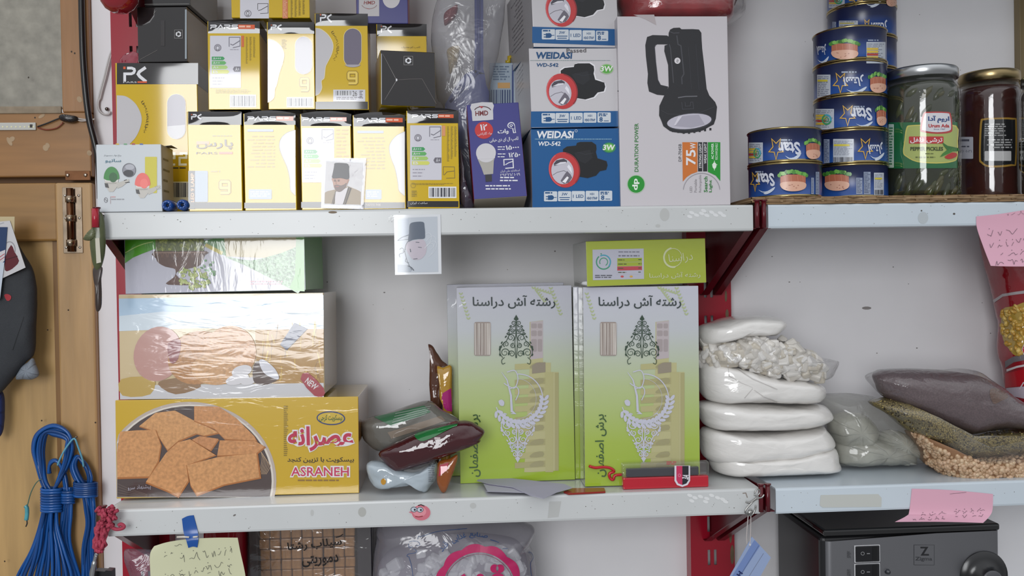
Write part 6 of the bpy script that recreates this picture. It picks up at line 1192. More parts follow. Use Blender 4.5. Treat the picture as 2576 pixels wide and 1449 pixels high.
for k, (S, lb) in enumerate(zip((S1, S2, S3, S4, S5, S6), names)):
    if lb is None: continue
    mb = MB(); pouch(mb, zp(zw, *S), SYC, .05, .05, SUG, e=4.2, amp=.0022, fr=34, seed=k+11, rings=12, n=90)
    if k == 5: settle(mb, ZB+.0004)
    sk = Skin(mb, 7); g = random.Random(k)
    if k == 2:
        for st in (((380, 470), (390, 540), (480, 590), (560, 622)), ((420, 470), (560, 560), (740, 636)), ((560, 630), (500, 700)), ((570, 640), (640, 690), (740, 730))): mb.stroke(sk, zp(zw, *st), [1, 2.4, 1.2, .6][:len(st)], M('bdb9b6', 'gloss'), 1)
    mb.build('sugar_bag', label=lb, cat='bag', group='clear bags of white sugar')
mb = MB(); pouch(mb, zp(zw, *S2), SYC, .05, .05, M('6d655e', 'matte'), e=4, amp=.002, seed=30, rings=12, n=90); base = mb; sk = Skin(mb, 8)
f_ = MB(); pouch(f_, zp(zw, *S2[:6], (1000, 392), (1070, 425), (1156, 428), (1112, 530), (1066, 560), *S2[9:]), SYC, .054, .053, FILM, e=4, amp=.003, seed=31, rings=12, n=90)
o = f_.build('sugar_bag', label='clear bag of broken white sugar lumps, second from the top of the pile', cat='bag', group='clear bags of white sugar')
l_ = MB(); scatter(l_, sk, zp(zw, *S2), 150, .0098, [M(h, 'satin') for h in ('d6d2cc', 'cbc6be', 'd9d6d2', 'c4bcae')], 5, lump=True, sink=.85); q = l_.build('sugar_lumps', o, kind='stuff')
mb.build('shaded_core', o, label='shadowed lumps deeper in the bag') if 0 else None
mb = MB(); c_ = MB(); pouch(c_, zp(zw, *[(620+(x-620)*.93, 400+(y-400)*.82) for x, y in S2]), SYC, .038, .038, M('b3aba0', 'matte', 'granule'), e=4, seed=30, rings=8, n=60); c_.build('sugar_heap', o, kind='stuff')
mb = MB(); sk = Skin(f_, 6); mb.poly(sk, zp(zw, (640, 252), (690, 272), (720, 305), (760, 295), (830, 298), (826, 286), (760, 280), (716, 288), (680, 262)), M('2e2620', 'matte'), 2); mb.build('torn_seam', o, label='dark torn seam')

mb = MB(); CB_ = [(30, 560), (250, 532), (400, 542), (560, 572), (720, 682), (830, 782), (940, 900), (985, 990), (1000, 1060), (1080, 1140), (960, 1168), (800, 1182), (600, 1186), (210, 1192), (190, 1100), (160, 1000), (100, 800), (70, 680)]
pouch(mb, zp(zr, *CB_), .105, .045, .045, film_mat('haze_bag', 'a4a498', .2, .1, .3, 30), e=3, amp=.003, fr=30, seed=41); settle(mb, ZB+.0003); o = mb.build('crystal_bag', label='clear plastic bag of pale crystals between the sugar pile and pulses', cat='bag')
CRY = M('b4b3a9', 'gloss', 'mottle')
for k, S in enumerate(([(200, 990), (450, 960), (700, 990), (880, 1060), (910, 1150), (860, 1182), (500, 1186), (220, 1180)], [(140, 700), (300, 640), (450, 660), (560, 800), (520, 930), (380, 960), (220, 940), (140, 830)], [(590, 850), (700, 800), (850, 860), (930, 980), (900, 1050), (700, 1000), (600, 930)])):
    mb = MB(); pouch(mb, zp(zr, *S), .105, .03, .03, CRY, e=3, amp=.004, fr=45, seed=50+k)
    if k == 0: settle(mb, ZB+.001)
    mb.build('crystals', o)

CHP = [(880, 822), (1000, 872), (1150, 982), (1350, 1048), (1700, 1022), (1905, 984), (2150, 975), (2160, 1290), (1500, 1290), (1250, 1275), (1150, 1200), (1030, 1110), (990, 985)]
CUM = [(530, 560), (700, 510), (790, 578), (980, 704), (1150, 778), (1400, 852), (1700, 802), (1905, 812), (2150, 822), (2150, 962), (1700, 1012), (1350, 1040), (1200, 1010), (1100, 932), (880, 820), (700, 670)]
POW = [(560, 300), (660, 262), (900, 250), (1200, 264), (1420, 292), (1560, 342), (1700, 424), (1800, 504), (1905, 562), (2100, 660), (2150, 780), (1905, 792), (1750, 782), (1620, 790), (1400, 834), (1330, 828), (1150, 762), (980, 692), (760, 572), (620, 482), (580, 390)]
YP = .062
mb = MB(); pouch(mb, zp(zr, *CHP), YP, .045, .06, M('8f6a4c', 'matte'), e=4, amp=.001, seed=60, rings=12, n=90); sk = Skin(mb, 8)
f_ = MB(); pouch(f_, zp(zr, *CHP), YP, .0505, .062, FILM, e=4, amp=.002, seed=60, rings=12, n=90); settle(f_, ZB+.0002); o = f_.build('pulse_bag', label='clear bag of whole chickpeas lying at the bottom of the pulses', cat='bag', group='clear bags of pulses and spice')
l_ = MB(); scatter(l_, sk, zp(zr, *CHP), 760, .0034, [M(h, 'satin') for h in ('b89878', 'c4a486', 'ad8c6c', 'cbb090')], 7, 1, sink=-.1, jit=.1); l_.build('chickpeas', o, kind='stuff'); mb.build('chickpea_heap', o, kind='stuff')
mb = MB(); pouch(mb, zp(zr, *CUM), YP-.002, .045, .06, M('8f7e4a', 'semi', 'seed'), e=4, amp=.001, seed=62, rings=12, n=90); sk = Skin(mb, 8)
g = random.Random(3); P = zp(zr, *CUM)
f_ = MB(); pouch(f_, zp(zr, *CUM), YP-.002, .047, .062, FILM, e=4, amp=.002, seed=62, rings=12, n=90); o = f_.build('pulse_bag', label='clear bag of greenish seeds lying between chickpeas and dark powder', cat='bag', group='clear bags of pulses and spice')
l_ = MB(); scatter(l_, sk, P, 420, .0011, [M('2c2418', 'matte'), M('4a3c20', 'matte'), M('9c8c58', 'matte')], 8, 1, (1.6, .8, .8), sink=0); l_.build('seeds', o, kind='stuff'); mb.build('seed_heap', o, kind='stuff')
mb = MB(); pouch(mb, zp(zr, *POW), YP-.006, .04, .06, M('5c4c4e', 'semi', 'powder'), e=3.4, amp=.0016, seed=64, rings=12, n=90); sk = Skin(mb, 8)
mb.poly(sk, sp2(zp(zr, (1590, 440), (1680, 430), (1760, 500), (1690, 540), (1620, 560)), 3, True), M('5d3f2a', 'semi', 'powder'), 1)
f_ = MB(); pouch(f_, zp(zr, (490, 322), (580, 275), (660, 252), (900, 244), (1200, 258), (1420, 250), (1560, 330), *POW[6:-1], (560, 420)), YP-.006, .043, .062, film_mat('powder_film', 'b0a4a8', .08, .12, .3, 45), e=3.4, amp=.002, seed=64, rings=12, n=90)
o = f_.build('pulse_bag', label='clear bag of dark brown powder slanting on top of the pulses', cat='bag', group='clear bags of pulses and spice'); mb.build('powder', o, kind='stuff')

# red snack bag standing at the right edge
RP = [(482, 500), (512, 458), (620, 440), (950, 430), (1250, 440), (1260, 1500), (1200, 2010), (800, 2010), (660, 1500), (632, 1380), (640, 1180), (620, 1100), (572, 880), (550, 770), (520, 680)]
mb = MB(); pouch(mb, zp(zk, *RP), .128, .03, .03, M('8a1620', 'gloss', 'wrinkle'), e=5, amp=.0025, fr=22, seed=70, rings=12, n=110); settle(mb, ZB+.0004); sk = Skin(mb, 8); rl = lambda h, k=None: M(h, 'gloss', k)
mb.poly(sk, zp(zk, (555, 765), (620, 722), (700, 708), (830, 690), (830, 712), (700, 728), (625, 740), (562, 785)), rl('a39a9c'), 1)
mb.poly(sk, sp2(zp(zk, (622, 830), (700, 808), (840, 790), (840, 1150), (720, 1160), (660, 1100), (625, 1040), (612, 930)), 3, True), rl('a88a3a'), 1); mb.poly(sk, zp(zk, (640, 1195), (700, 1160), (830, 1135), (830, 1175), (700, 1200), (642, 1240)), rl('6a6468'), 2); mb.poly(sk, zp(zk, (650, 1250), (720, 1225), (830, 1205), (830, 1218), (720, 1240), (652, 1266)), rl('c8c2c4'), 2)
mb.poly(sk, zp(zk, (640, 1280), (760, 1250), (830, 1240), (830, 1360), (640, 1380)), rl('a81420'), 1); mb.poly(sk, zp(zk, (628, 1384), (830, 1365), (830, 1470), (700, 1440)), rl('b5a8b4'), 1); mb.stroke(sk, zp(zk, (740, 1390), (769, 1340)), 3, rl('c8bcc0'), 2)
mb.text(sk, 'G', *zk(752, 1060, 830, 1160), rl('d0c8cc'), 3, 0, .06); mb.text(sk, 'G', *zk(756, 1068, 826, 1152), rl('b8202c'), 4, 0, .0)
o = mb.build('snack_bag', label='tall red snack bag with a window of yellow corn nuts at the right edge', cat='bag')
l_ = MB(); scatter(l_, sk, zp(zk, (622, 830), (700, 808), (830, 792), (830, 1050), (750, 1050), (745, 1150), (690, 1130), (640, 1060), (614, 940)), 90, .0052, [M(h, 'satin') for h in ('c09a48', 'b88c38', 'd0b060')], 9, 1, (1, .5, 1), sink=.1); l_.build('corn_nuts', o, kind='stuff')

# paper notes
def sheet(rows, mat, n=6, th=.0003):
    """rows: lists of (px, py, depth) from top to bottom -> a curled sheet with both faces"""
    R3 = [[onY(x, y, d) for x, y, d in r] for r in rows]; R4 = [spl(r, n) for r in R3]; cols = list(zip(*R4)); cols = [spl(c, n) for c in cols]; nu, nv = len(cols)-1, len(cols[0])-1
    mb = MB(); mb.grid(lambda u, v: cols[int(round(u*nu))][int(round(v*nv))], nu, nv, mat); 
    mb.grid(lambda u, v: cols[int(round((1-u)*nu))][int(round(v*nv))] + V((0, th, 0)), nu, nv, mat); return mb
def scribble(mb, sk, x0, y0, x1, y1, mat, seed, w=1.1, slope=0):
    g = random.Random(seed); x = x1
    while x > x0:
        L = g.uniform(10, 26); pts = []; xx = x
        for k in range(g.randint(3, 6)): pts.append((xx, y0 + (y1-y0)*g.random() + slope*(xx-x1))); xx -= L/5*g.uniform(.5, 1.4)
        if len(pts) > 2: mb.stroke(sk, sp2(pts, 3), w, mat, 1)
        if g.random() < .6: mb.ell(sk, (x+xx)/2, y0 - 2 + slope*(x-x1), 1.1, 1.1, mat, 1, n=6)
        x = xx - g.uniform(3, 8)
PNK = M('d8a6b8', 'matte'); INK = M('4a4048', 'matte')
k3 = lambda x, y, d: zk(x, y) + (d,)
mb = sheet([[k3(435, 180, -.0008), k3(600, 162, -.0008), k3(800, 132, -.0008), k3(1000, 120, -.0008)], [k3(440, 262, -.0010), k3(610, 258, -.0010), k3(800, 250, -.0010), k3(1000, 250, -.0010)], [k3(487, 400, -.005), k3(640, 400, -.005), k3(800, 396, -.005), k3(1000, 396, -.005)], [k3(536, 526, -.013), k3(660, 530, -.013), k3(800, 530, -.012), k3(1000, 528, -.012)]], PNK)
sk = Skin(mb, 10)
for k, (a, b, c, d) in enumerate(((535, 262, 720, 310), (540, 348, 695, 395), (580, 420, 770, 450), (600, 478, 765, 515), (720, 330, 775, 360), (630, 150, 775, 165))): scribble(mb, sk, *zk(a, b), *zk(c, d), INK, k, .9 if k < 5 else .6, -.06)
mb.build('note', label='pink paper note with handwriting hanging from the tin and jar shelf', cat='note')
c3 = lambda x, y, d: zmc(x, y) + (d,)
mb = sheet([[c3(838, 172, -.0008), c3(1290, 186, -.0008), c3(1650, 212, -.0008), c3(2026, 250, -.0008)], [c3(800, 500, -.0010), c3(1250, 495, -.0010), c3(1650, 488, -.0010), c3(2018, 478, -.0010)], [c3(760, 570, -.006), c3(1220, 575, -.006), c3(1620, 580, -.006), c3(1970, 580, -.006)], [c3(590, 658, -.016), c3(1150, 655, -.016), c3(1560, 662, -.015), c3(1880, 672, -.013)]], PNK)
sk = Skin(mb, 10)
for k, (a, b, c, d) in enumerate(((980, 520, 1340, 560), (1480, 470, 1900, 510), (1500, 540, 1880, 590), (890, 600, 1320, 625))): scribble(mb, sk, *zmc(a, b), *zmc(c, d), INK, k+10, .8, -.04)
mb.stroke(sk, zp(zmc, (1390, 245), (1630, 222)), .7, INK, 1); mb.build('note', label='pink paper note curling off the pulses shelf above the coffee machine', cat='note')
mb = MB(); fl = Flat((0, -.0002, 0), (0, -1, 0)); q = sp2(zp(zbr, (1600, 272), (2200, 262), (2235, 300), (2232, 395), (1620, 402), (1590, 380), (1595, 300)), 1, True)
mb.prism([onY(*p, -.0005) for p in q], V((0, .0004, 0)), M('bbbdb8', 'matte')); mb.build('tape', label='strip of beige tape stuck on the front of the pulses shelf', cat='tape')
mb = MB(); fl = Flat((0, -.0009, 0), (0, -1, 0)); n = 28; cx, cy = zbs(622, 116)
mb.prism([onY(cx+24.5*math.cos(2*math.pi*k/n), cy+20.5*math.sin(2*math.pi*k/n), -.0009) for k in range(n)], V((0, .0008, 0)), M('d6d2d2', 'satin')); m_ = lambda h: M(h, 'satin')
mb.ell(fl, cx, cy, 23.5, 19.5, m_('c8707e'), 1); mb.ell(fl, cx-4, cy-3, 17, 13, m_('d88c96'), 2); mb.poly(fl, zp(zbs, (500, 110), (545, 95), (545, 130)), m_('c8707e'), 2)
for x, y in ((552, 84), (612, 86)): mb.ell(fl, *zbs(x, y), 8.5, 7, m_('5a5e66'), 3); mb.ell(fl, *zbs(x, y), 6.8, 5.4, m_('b9c2cc'), 4); mb.ell(fl, *zbs(x+8, y+2), 2.4, 2.6, m_('24262c'), 5)
mb.stroke(fl, zp(zbs, (590, 45), (620, 36), (655, 50)), 2.4, m_('3a2c2c'), 4); mb.stroke(fl, zp(zbs, (565, 152), (600, 156), (638, 148)), 2, m_('8a2c34'), 4); mb.build('sticker', label='round pink cartoon face sticker with glasses on the shelf front', cat='sticker')

# ---------------------------------------------------------------- left edge: things on the wooden front and at the shelf ends
YD2 = YD - .006
KB = M('1f1d1d', 'satin'); mb = MB(); mb.tube([onY(x, y, YD2-.006) for x, y in sp2([(204, -40), (206, 60), (209, 150), (215, 230), (224, 300), (236, 350), (244, 385), (249, 430), (252, 500)], 6)], .0044, KB, 10)
mb.build('black_cable', label='thick black cable running down the wooden frame to the white box', cat='cable')
mb = MB(); yc_ = D_WALL-.004
for off in (0, 4):
    mb.tube([onY(x+off*(1 if y < 250 else .4), y, yc_-.001*off/4) for x, y in sp2(zp(zl1, (925, -60), (912, 190), (870, 330), (830, 430), (790, 590), (760, 700), (742, 790), (752, 840), (785, 868), (822, 866), (834, 845)), 6)], .0012, M('b9b4b2', 'satin'), 8)
mb.sphere(onY(*zl1(812, 828), yc_), .0028, M('6d655f', 'metal'), 2); mb.build('white_cable', label='thin white doubled cable looped down beside the red upright', cat='cable')
t0 = onY(60, 318, YD2); o = thing('led_strip', t0, 'white LED strip with taped black joint on the wooden rail', 'LED strip')
mb = MB(); x0, x1 = onY(-60, 318, YD2).x, onY(92, 318, YD2).x; z0, z1 = onY(60, 328, YD2).z, onY(60, 309, YD2).z; mb.abox(x0, YD2-.003, z0, x1, YD2-.0002, z1, M('b9b8b2', 'satin'), .0008); fl = Flat((0, YD2-.003, 0), (0, -1, 0))
for k in range(9): mb.rect(fl, -6+k*11, 317, -2+k*11, 321, M('d8d4b0', 'satin'), 1)
mb.rect(fl, 75, 313, 82, 321, M('3a3632', 'satin'), 1); mb.build('strip', o)
mb = MB(); pouch(mb, zp(zl1, (450, 890), (475, 868), (530, 872), (585, 885), (588, 915), (540, 932), (470, 918)), YD2-.006, .006, .005, M('231f1f', 'satin', 'wrinkle'), amp=.0012, seed=3); mb.build('joint', o, label='black taped joint')
mb = MB(); mb.tube([onY(*p, YD2-.004) for p in sp2(zp(zl1, (285, 962), (360, 935), (420, 910), (460, 895)), 4)], .0011, M('1f1b1b', 'satin'), 8); mb.build('wire', o, label='black wire')
mb = MB(); mb.tube([onY(*p, YD2-.003) for p in sp2(zp(zl1, (285, 968), (350, 985), (430, 972), (480, 930)), 4)], .0010, M('7a3520', 'satin'), 8); mb.build('wire', o, label='reddish wire')
mb = MB()
for dy in (0, 14): mb.tube([onY(*p, YD2-.004) for p in sp2(zp(zl1, (580, 895+dy), (620, 905+dy), (672, 908+dy*.4), (720, 905)), 4)], .0011, M('b4aca6', 'satin'), 8)
mb.build('wire', o, label='white wires')
# dark socks with cards hanging at the edge
mb = MB(); SK = M('2b2e33', 'matte', 'fabric'); pouch(mb, zp(zl2, (-120, 420), (60, 400), (110, 480), (160, 560), (205, 640), (226, 740), (230, 860), (224, 1000), (214, 1170), (160, 1230), (100, 1310), (50, 1370), (0, 1420), (-60, 1440), (-140, 1300)), .165, .014, .012, SK, e=4, amp=.002, fr=25, seed=80)
sk = Skin(mb, 8); mb.poly(sk, sp2(zp(zl2, (28, 805), (50, 798), (72, 812), (66, 836), (45, 840)), 2, True), M('9c2630', 'matte'), 1); mb.stroke(sk, zp(zl2, (150, 940), (80, 1150)), 1.2, M('1b1d21', 'matte'), 1); o = mb.build('socks', label='bundle of dark charcoal socks with a small red mark at the left edge', cat='socks')
mb = MB(); pouch(mb, zp(zl2, (100, 1330), (130, 1260), (175, 1225), (206, 1200), (222, 1240), (244, 1305), (205, 1335), (150, 1334)), .168, .008, .008, M('7d858f', 'matte', 'fabric'), amp=.002, seed=81); mb.build('toe', o, label='pale blue-grey toe end')
mb, fc = card([zl2(-30, 312), zl2(92, 312), zl2(90, 420), zl2(-30, 425)], .1465, .0006, M('b8a884', 'matte')); mb.build('backing_card', o)
mb, fc = card([zl2(-60, 348), zl2(62, 338), zl2(160, 632), zl2(10, 702)], .1448, .0008, M('c2c0c2', 'satin')); s_ = lambda h: M(h, 'satin')
mb.poly(fc, sp2(zp(zl2, (36, 560), (70, 490), (90, 530), (120, 590), (95, 625), (60, 650), (30, 648)), 2, True), s_('5a1a24'), 1); mb.arc(fc, *zl2(60, 520), 14, 20, 2, s_('8f8c90'), 2, 200, 380); mb.stroke(fc, zp(zl2, (30, 585), (110, 560)), 2, s_('3a1218'), 2); mb.stroke(fc, zp(zl2, (-20, 365), (25, 350)), 1, s_('8a9098'), 1); mb.build('label_card', o, label='white card with maroon motif')
mb, fc = card([zl2(-60, 378), zl2(46, 378), zl2(30, 600), zl2(-60, 880)], .1436, .0008, M('23395f', 'satin')); mb.poly(fc, zp(zl2, (-30, 545), (34, 520), (28, 590), (-30, 640)), s_('c4c0c4'), 1)
for k in range(2): mb.stroke(fc, zp(zl2, (-20, 580+k*20), (30, 545+k*20)), 1.6, s_('a83a44'), 2)
mb.poly(fc, zp(zl2, (-30, 600), (28, 600), (0, 830), (-30, 840)), s_('bcc4d0'), 1); mb.build('label_card', o, label='blue card with red stripes')
mb = MB(); pouch(mb, zp(zl3, (-60, 40), (0, 80), (22, 130), (26, 250), (22, 360), (5, 425), (-40, 440), (-70, 300)), .178, .008, .008, M('22356a', 'matte', 'fabric'), amp=.001, seed=84, e=4); mb.build('socks', label='navy blue sock tip peeping in at the left edge under the charcoal socks', cat='socks')
# slim tool hanging at the left shelf end
yt = -.012; OL = M('4f5538', 'satin', 'mottle'); c = onY(*zl2(612, 420), yt); o = thing('hand_tool', onY(*zl2(612, 900), yt), 'slim olive green hand tool with a dark tapered tip hanging at the shelf end', 'tool')
mb = MB(); pouch(mb, zp(zl2, (588, 300), (600, 275), (636, 285), (655, 330), (662, 420), (658, 540), (640, 620), (615, 655), (588, 620), (572, 540), (566, 470), (575, 420)), yt, .006, .006, OL, amp=.0006, e=3, seed=90); mb.build('body', o)
mb = MB(); pouch(mb, zp(zl2, (525, 450), (555, 405), (580, 388), (605, 400), (600, 440), (570, 462), (540, 462)), yt-.004, .004, .004, M('5d6244', 'satin', 'mottle'), amp=.001, seed=91); mb.build('knob', o)
mb = MB(); pouch(mb, zp(zl2, (588, 635), (642, 630), (636, 700), (640, 800), (636, 880), (615, 910), (602, 880), (600, 760), (588, 700)), yt, .0035, .0035, M('3a2f2a', 'satin', 'mottle'), amp=.0006, e=3, seed=92); mb.build('tip', o, label='dark brown tapered tip')
mb = MB(); mb.prism([onY(*p, yt-.0062) for p in zp(zl2, (598, 448), (624, 446), (634, 600), (606, 606))], V((0, .001, 0)), M('b9b4a4', 'satin')); mb.build('stripe', o, label='pale inlay stripe')
mb = MB(); cz = onY(*zl2(598, 255), yt-.006); mb.tube([onY(*zl2(600, 380), yt-.007), onY(*zl2(598, 262), yt-.007)], .0042, M('a01a2c', 'satin'), 10); mb.build('hook_sleeve', o, label='red hook sleeve')
# hanks of blue flex on the wooden leaf
def strand(pts, y, rad, mat, jit, g, mb, px=1):
    a, b, c = g.uniform(-jit, jit)*1.6, g.uniform(-.0045, .0045), g.uniform(0, 6)
    mb.tube([onY(x + a*math.cos(yy/45+c), yy, y + b*math.cos(yy/60+c)) for x, yy in sp2(zp(zl3, *pts), 5)], rad, mat, 7)
BC = [M('144787', 'satin'), M('185298', 'satin'), M('103c74', 'satin')]; yh = YD2 - .014
def wraps(mb, cx0, cx1, y0, y1, n, y, g):
    for k in range(n):
        yy = y0 + (y1-y0)*k/(n-1); a, b = onY(*zl3(cx0, yy), y), onY(*zl3(cx1, yy+8), y); c = (a+b)/2; R = (b-a).length/2
        mb.tube([c + V((R*math.cos(t), -abs(R*.62)*math.sin(t)*.9, (b.z-a.z)/2*math.cos(t)*1 + .0006*math.sin(t*2))) for t in [2*math.pi*j/20 for j in range(20)]], .0021, g.choice(BC), 7, closed=True)
g = random.Random(31); mb = MB()
for k in range(9):
    o_ = (k-4)*9; i = k/8
    strand([(340+i*55, 850), (320+i*40-20, 760), (262+i*60, 640), (236+i*80, 520), (270+i*70, 410), (385, 345+i*75), (490-i*10, 390+i*60), (532-i*50, 500), (505-i*40, 620), (430-i*10, 760), (360+i*40, 850)], yh, .0022, BC[k % 3], 1.2, g, mb)
for k in range(17):
    i = k/16; xb = 150 + 390*i + g.uniform(-15, 15); strand([(330+i*90, 870), (318+i*95, 960), (280 + i*140, 1100), (220+(i*250), 1270), (xb-25, 1460), (xb-50, 1620)], yh + g.uniform(-.006, .004), .0022, BC[k % 3], 2.0, g, mb)
for k in range(8):
    i = k/7; strand([(460+i*60, 800), (470+i*50, 880), (455+i*60, 1000), (440+i*70, 1200), (520+i*70, 1470), (540+i*60, 1620)], yh+.003, .0022, BC[k % 3], 1.5, g, mb)
for k in range(6):
    i = k/5; strand([(350+i*20, 700), (360+i*8, 640-i*20), (400+i*10, 610-i*10), (440, 640), (455+i*30, 720), (480+i*20, 860)], yh+.004, .0021, BC[k % 3], 1.5, g, mb)
wraps(mb, 305, 445, 810, 965, 9, yh-.001, g); wraps(mb, 452, 540, 830, 905, 5, yh+.001, g)
o = mb.build('blue_flex', label='large looped hank of blue flex hanging on the wooden leaf', cat='cable')
TQ = M('5f9fb8', 'satin'); mb = MB(); strand([(420, 640), (450, 570), (500, 490), (545, 445), (570, 500), (600, 590), (610, 650)], yh-.009, .0013, TQ, .5, g, mb); mb.tube([onY(*zl3(525, 455), yh-.002), onY(*zl3(560, 432), yh-.014)], .0014, M('7d7468', 'metal'), 8); mb.build('tie_cord', o, label='pale turquoise cord on a nail')
mb = MB(); strand([(300, 740), (262, 770), (225, 840), (203, 920), (195, 960)], yh-.004, .0007, M('4a6a5c', 'satin'), .3, g, mb); strand([(185, 935), (196, 950), (198, 990), (192, 1040)], yh-.004, .0028, M('4f9aa4', 'satin', 'mottle'), .3, g, mb); strand([(195, 1040), (197, 1065), (188, 1088)], yh-.004, .0009, M('2c2a28', 'satin'), .2, g, mb); mb.build('loose_end', o)
mb = MB()
for k in range(7):
    i = k/6; strand([(600+i*50, 820), (545+i*40, 720), (525+i*30, 640), (560+i*10, 572+i*16), (600, 600+i*20), (640-i*10, 650+i*20), (668-i*20, 740), (640, 820)], yh+.002, .0022, BC[k % 3], 1.5, g, mb)
for k in range(11):
    i = k/10; strand([(605+i*75, 850), (625+i*65, 960), (640+i*50, 1080), (610+i*75, 1250), (600+i*100, 1460), (590+i*120, 1620)], yh+.002, .0022, BC[k % 3], 1.5, g, mb)
wraps(mb, 545, 705, 765, 855, 7, yh, g); mb.build('blue_flex', label='smaller tied hank of blue flex, right beside the large looped one', cat='cable')
# pink yarn, clasp and black clip at the lower shelf end
PK_ = M('a83a50', 'matte', 'fabric'); mb = MB(); g = random.Random(17); yp = -.014
for k in range(7):
    a, b = g.uniform(690, 720), g.uniform(740, 790); mb.tube([onY(x + g.uniform(-4, 4), y, yp + g.uniform(-.004, .004)) for x, y in sp2(zp(zl3, (a+20, 1060), (a, 1150), (a-10, 1220), (a+15, 1272), (b-20, 1240), (b, 1150), (b+10, 1060), (b+10, 1000)), 4)], .0021, PK_, 7)
for k in range(22): x, y = g.uniform(705, 830), g.uniform(965, 1085); mb.tube([onY(px, py, yp + g.uniform(-.008, .004)) for px, py in sp2(zp(zl3, (x, y), (x+g.uniform(-35, 35), y+g.uniform(-30, 30)), (x+g.uniform(-35, 35), y+g.uniform(-30, 30)), (x+g.uniform(-25, 25), y+g.uniform(-20, 20))), 4)], .0021, PK_, 7)
mb.tube([onY(*p, yp-.003) for p in sp2(zp(zl3, (800, 1070), (830, 1100), (860, 1108), (895, 1100), (905, 1085), (885, 1070), (865, 1080)), 4)], .0023, PK_, 7); mb.tube([onY(*p, yp-.002) for p in sp2(zp(zl3, (790, 1010), (830, 985), (862, 968)), 4)], .0024, PK_, 7)
o = mb.build('pink_yarn', label='tangle of pink yarn tied to the left end of the lower shelf', cat='yarn')
mb = MB(); SV = M('b5b6b8', 'metal'); mb.tube([onY(*p, yp) for p in sp2(zp(zl3, (712, 1282), (700, 1300), (690, 1350), (680, 1400), (672, 1450), (668, 1500)), 4)], [.0022]*8 + [.0032]*13, SV, 8); mb.tube([onY(*p, yp-.001) for p in sp2(zp(zl3, (660, 1440), (672, 1385), (695, 1330), (704, 1300)), 4)], .0014, SV, 7); mb.build('spring_clasp', label='silver spring clasp hanging from the pink yarn', cat='clasp')
mb = MB(); BK = M('1d1e20', 'satin'); p = [onY(*q, -.004) for q in zp(zl3, (655, 1440), (690, 1412), (765, 1416), (772, 1408), (815, 1412), (818, 1560), (650, 1560))]; mb.prism(p, V((0, .012, 0)), BK); mb.build('binder', label='black plastic clip at the bottom edge below the pink yarn', cat='clip')
# red ball shaped fitting and wrapped red thing at the top left
mb = MB(); c = onY(300, -14, .045); prof = [(.0001, -.0235), (.009, -.0228), (.017, -.018), (.0222, -.010), (.0238, 0), (.0222, .010), (.016, .018), (.009, .023), (.006, .03), (.005, .05)]; mb.lathe(c, prof, M('8f1a24', 'gloss'), 32); mb.build('red_bauble', label='glossy red rounded fitting hanging at the top left corner', cat='ornament')
mb = MB(); mb.tube([c + V((0, 0, .05)), V((c.x, c.y, ZA+.372-.034))], .0012, M('5a1a20', 'matte'), 6); mb.build('hanger_cord', bpy.data.objects['red_bauble'])
mb = MB(); pouch(mb, [(302, 128), (318, 112), (338, 108), (352, 118), (356, 150), (352, 500), (304, 500), (300, 300), (300, 160)], .1665, .006, .006, M('8f1c34', 'gloss', 'wrinkle'), amp=.003, fr=70, seed=96); settle(mb, ZA+.0004); mb.build('packet', label='shiny crimson wrapped packet between the red upright and black carton end', cat='packet')

# ---------------------------------------------------------------- hanging from the lower shelf and standing below it
yn = -.0035; BT = M('1d4f98', 'satin'); mb = MB()
mb = sheet([[zbl(850, 162)+(-.0012,), zbl(900, 138)+(-.0012,), zbl(955, 130)+(-.0012,)], [zbl(866, 285)+(-.0016,), zbl(930, 275)+(-.0018,), zbl(992, 272)+(-.0016,)], [zbl(890, 360)+(yn-.002,), zbl(940, 350)+(yn-.002,), zbl(998, 345)+(yn-.002,)], [zbl(908, 424)+(yn-.001,), zbl(950, 412)+(yn-.001,), zbl(988, 420)+(yn-.001,)]], BT, th=.0006); mb.build('tape', label='blue tape strip holding the yellow note on the lower shelf', cat='tape')
mb = MB(); mb.tube([onY(*p, yn-.003) for p in zp(zbl, (805, 326), (870, 324), (915, 327))], .0012, M('d0c8bc', 'satin'), 6); mb.tube([onY(*p, yn-.003) for p in zp(zbl, (950, 326), (992, 322))], .0012, M('d0c8bc', 'satin'), 6); mb.build('toothpick', label='pale toothpick stuck through the blue tape', cat='toothpick')
NT = M('c3c3a2', 'matte'); b3 = lambda x, y, d=yn: zbl(x, y) + (d,)
mb = sheet([[b3(600, 408), b3(720, 372), b3(900, 345), b3(1150, 332), b3(1352, 332)], [b3(562, 490, yn-.003), b3(720, 480, yn-.001), b3(900, 470), b3(1150, 460), b3(1375, 455)], [b3(568, 700, yn-.006), b3(730, 700, yn-.003), b3(900, 700, yn-.001), b3(1160, 700), b3(1425, 700, yn-.002)], [b3(575, 1000, yn-.012), b3(740, 1000, yn-.008), b3(900, 1000, yn-.005), b3(1160, 1000, yn-.004), b3(1440, 1000, yn-.006)]], NT)
sk = Skin(mb, 12); IK = M('4c4c48', 'matte')
for k, (a, b, c_, d) in enumerate(((860, 440, 1090, 520), (1150, 420, 1300, 480), (700, 460, 770, 500), (1040, 530, 1300, 590), (880, 590, 1110, 650), (690, 640, 870, 690), (1190, 600, 1300, 660), (1130, 655, 1230, 690), (790, 385, 850, 400))): scribble(mb, sk, *zbl(a, b), *zbl(c_, d), IK, k+30, .9, -.18)
mb.text(sk, fa('نایب'), *zbl(1170, 420, 1300, 480), IK, 1, -10) if 0 else None
mb.build('note', label='pale yellow handwritten note hanging by blue tape from the lower shelf', cat='note')
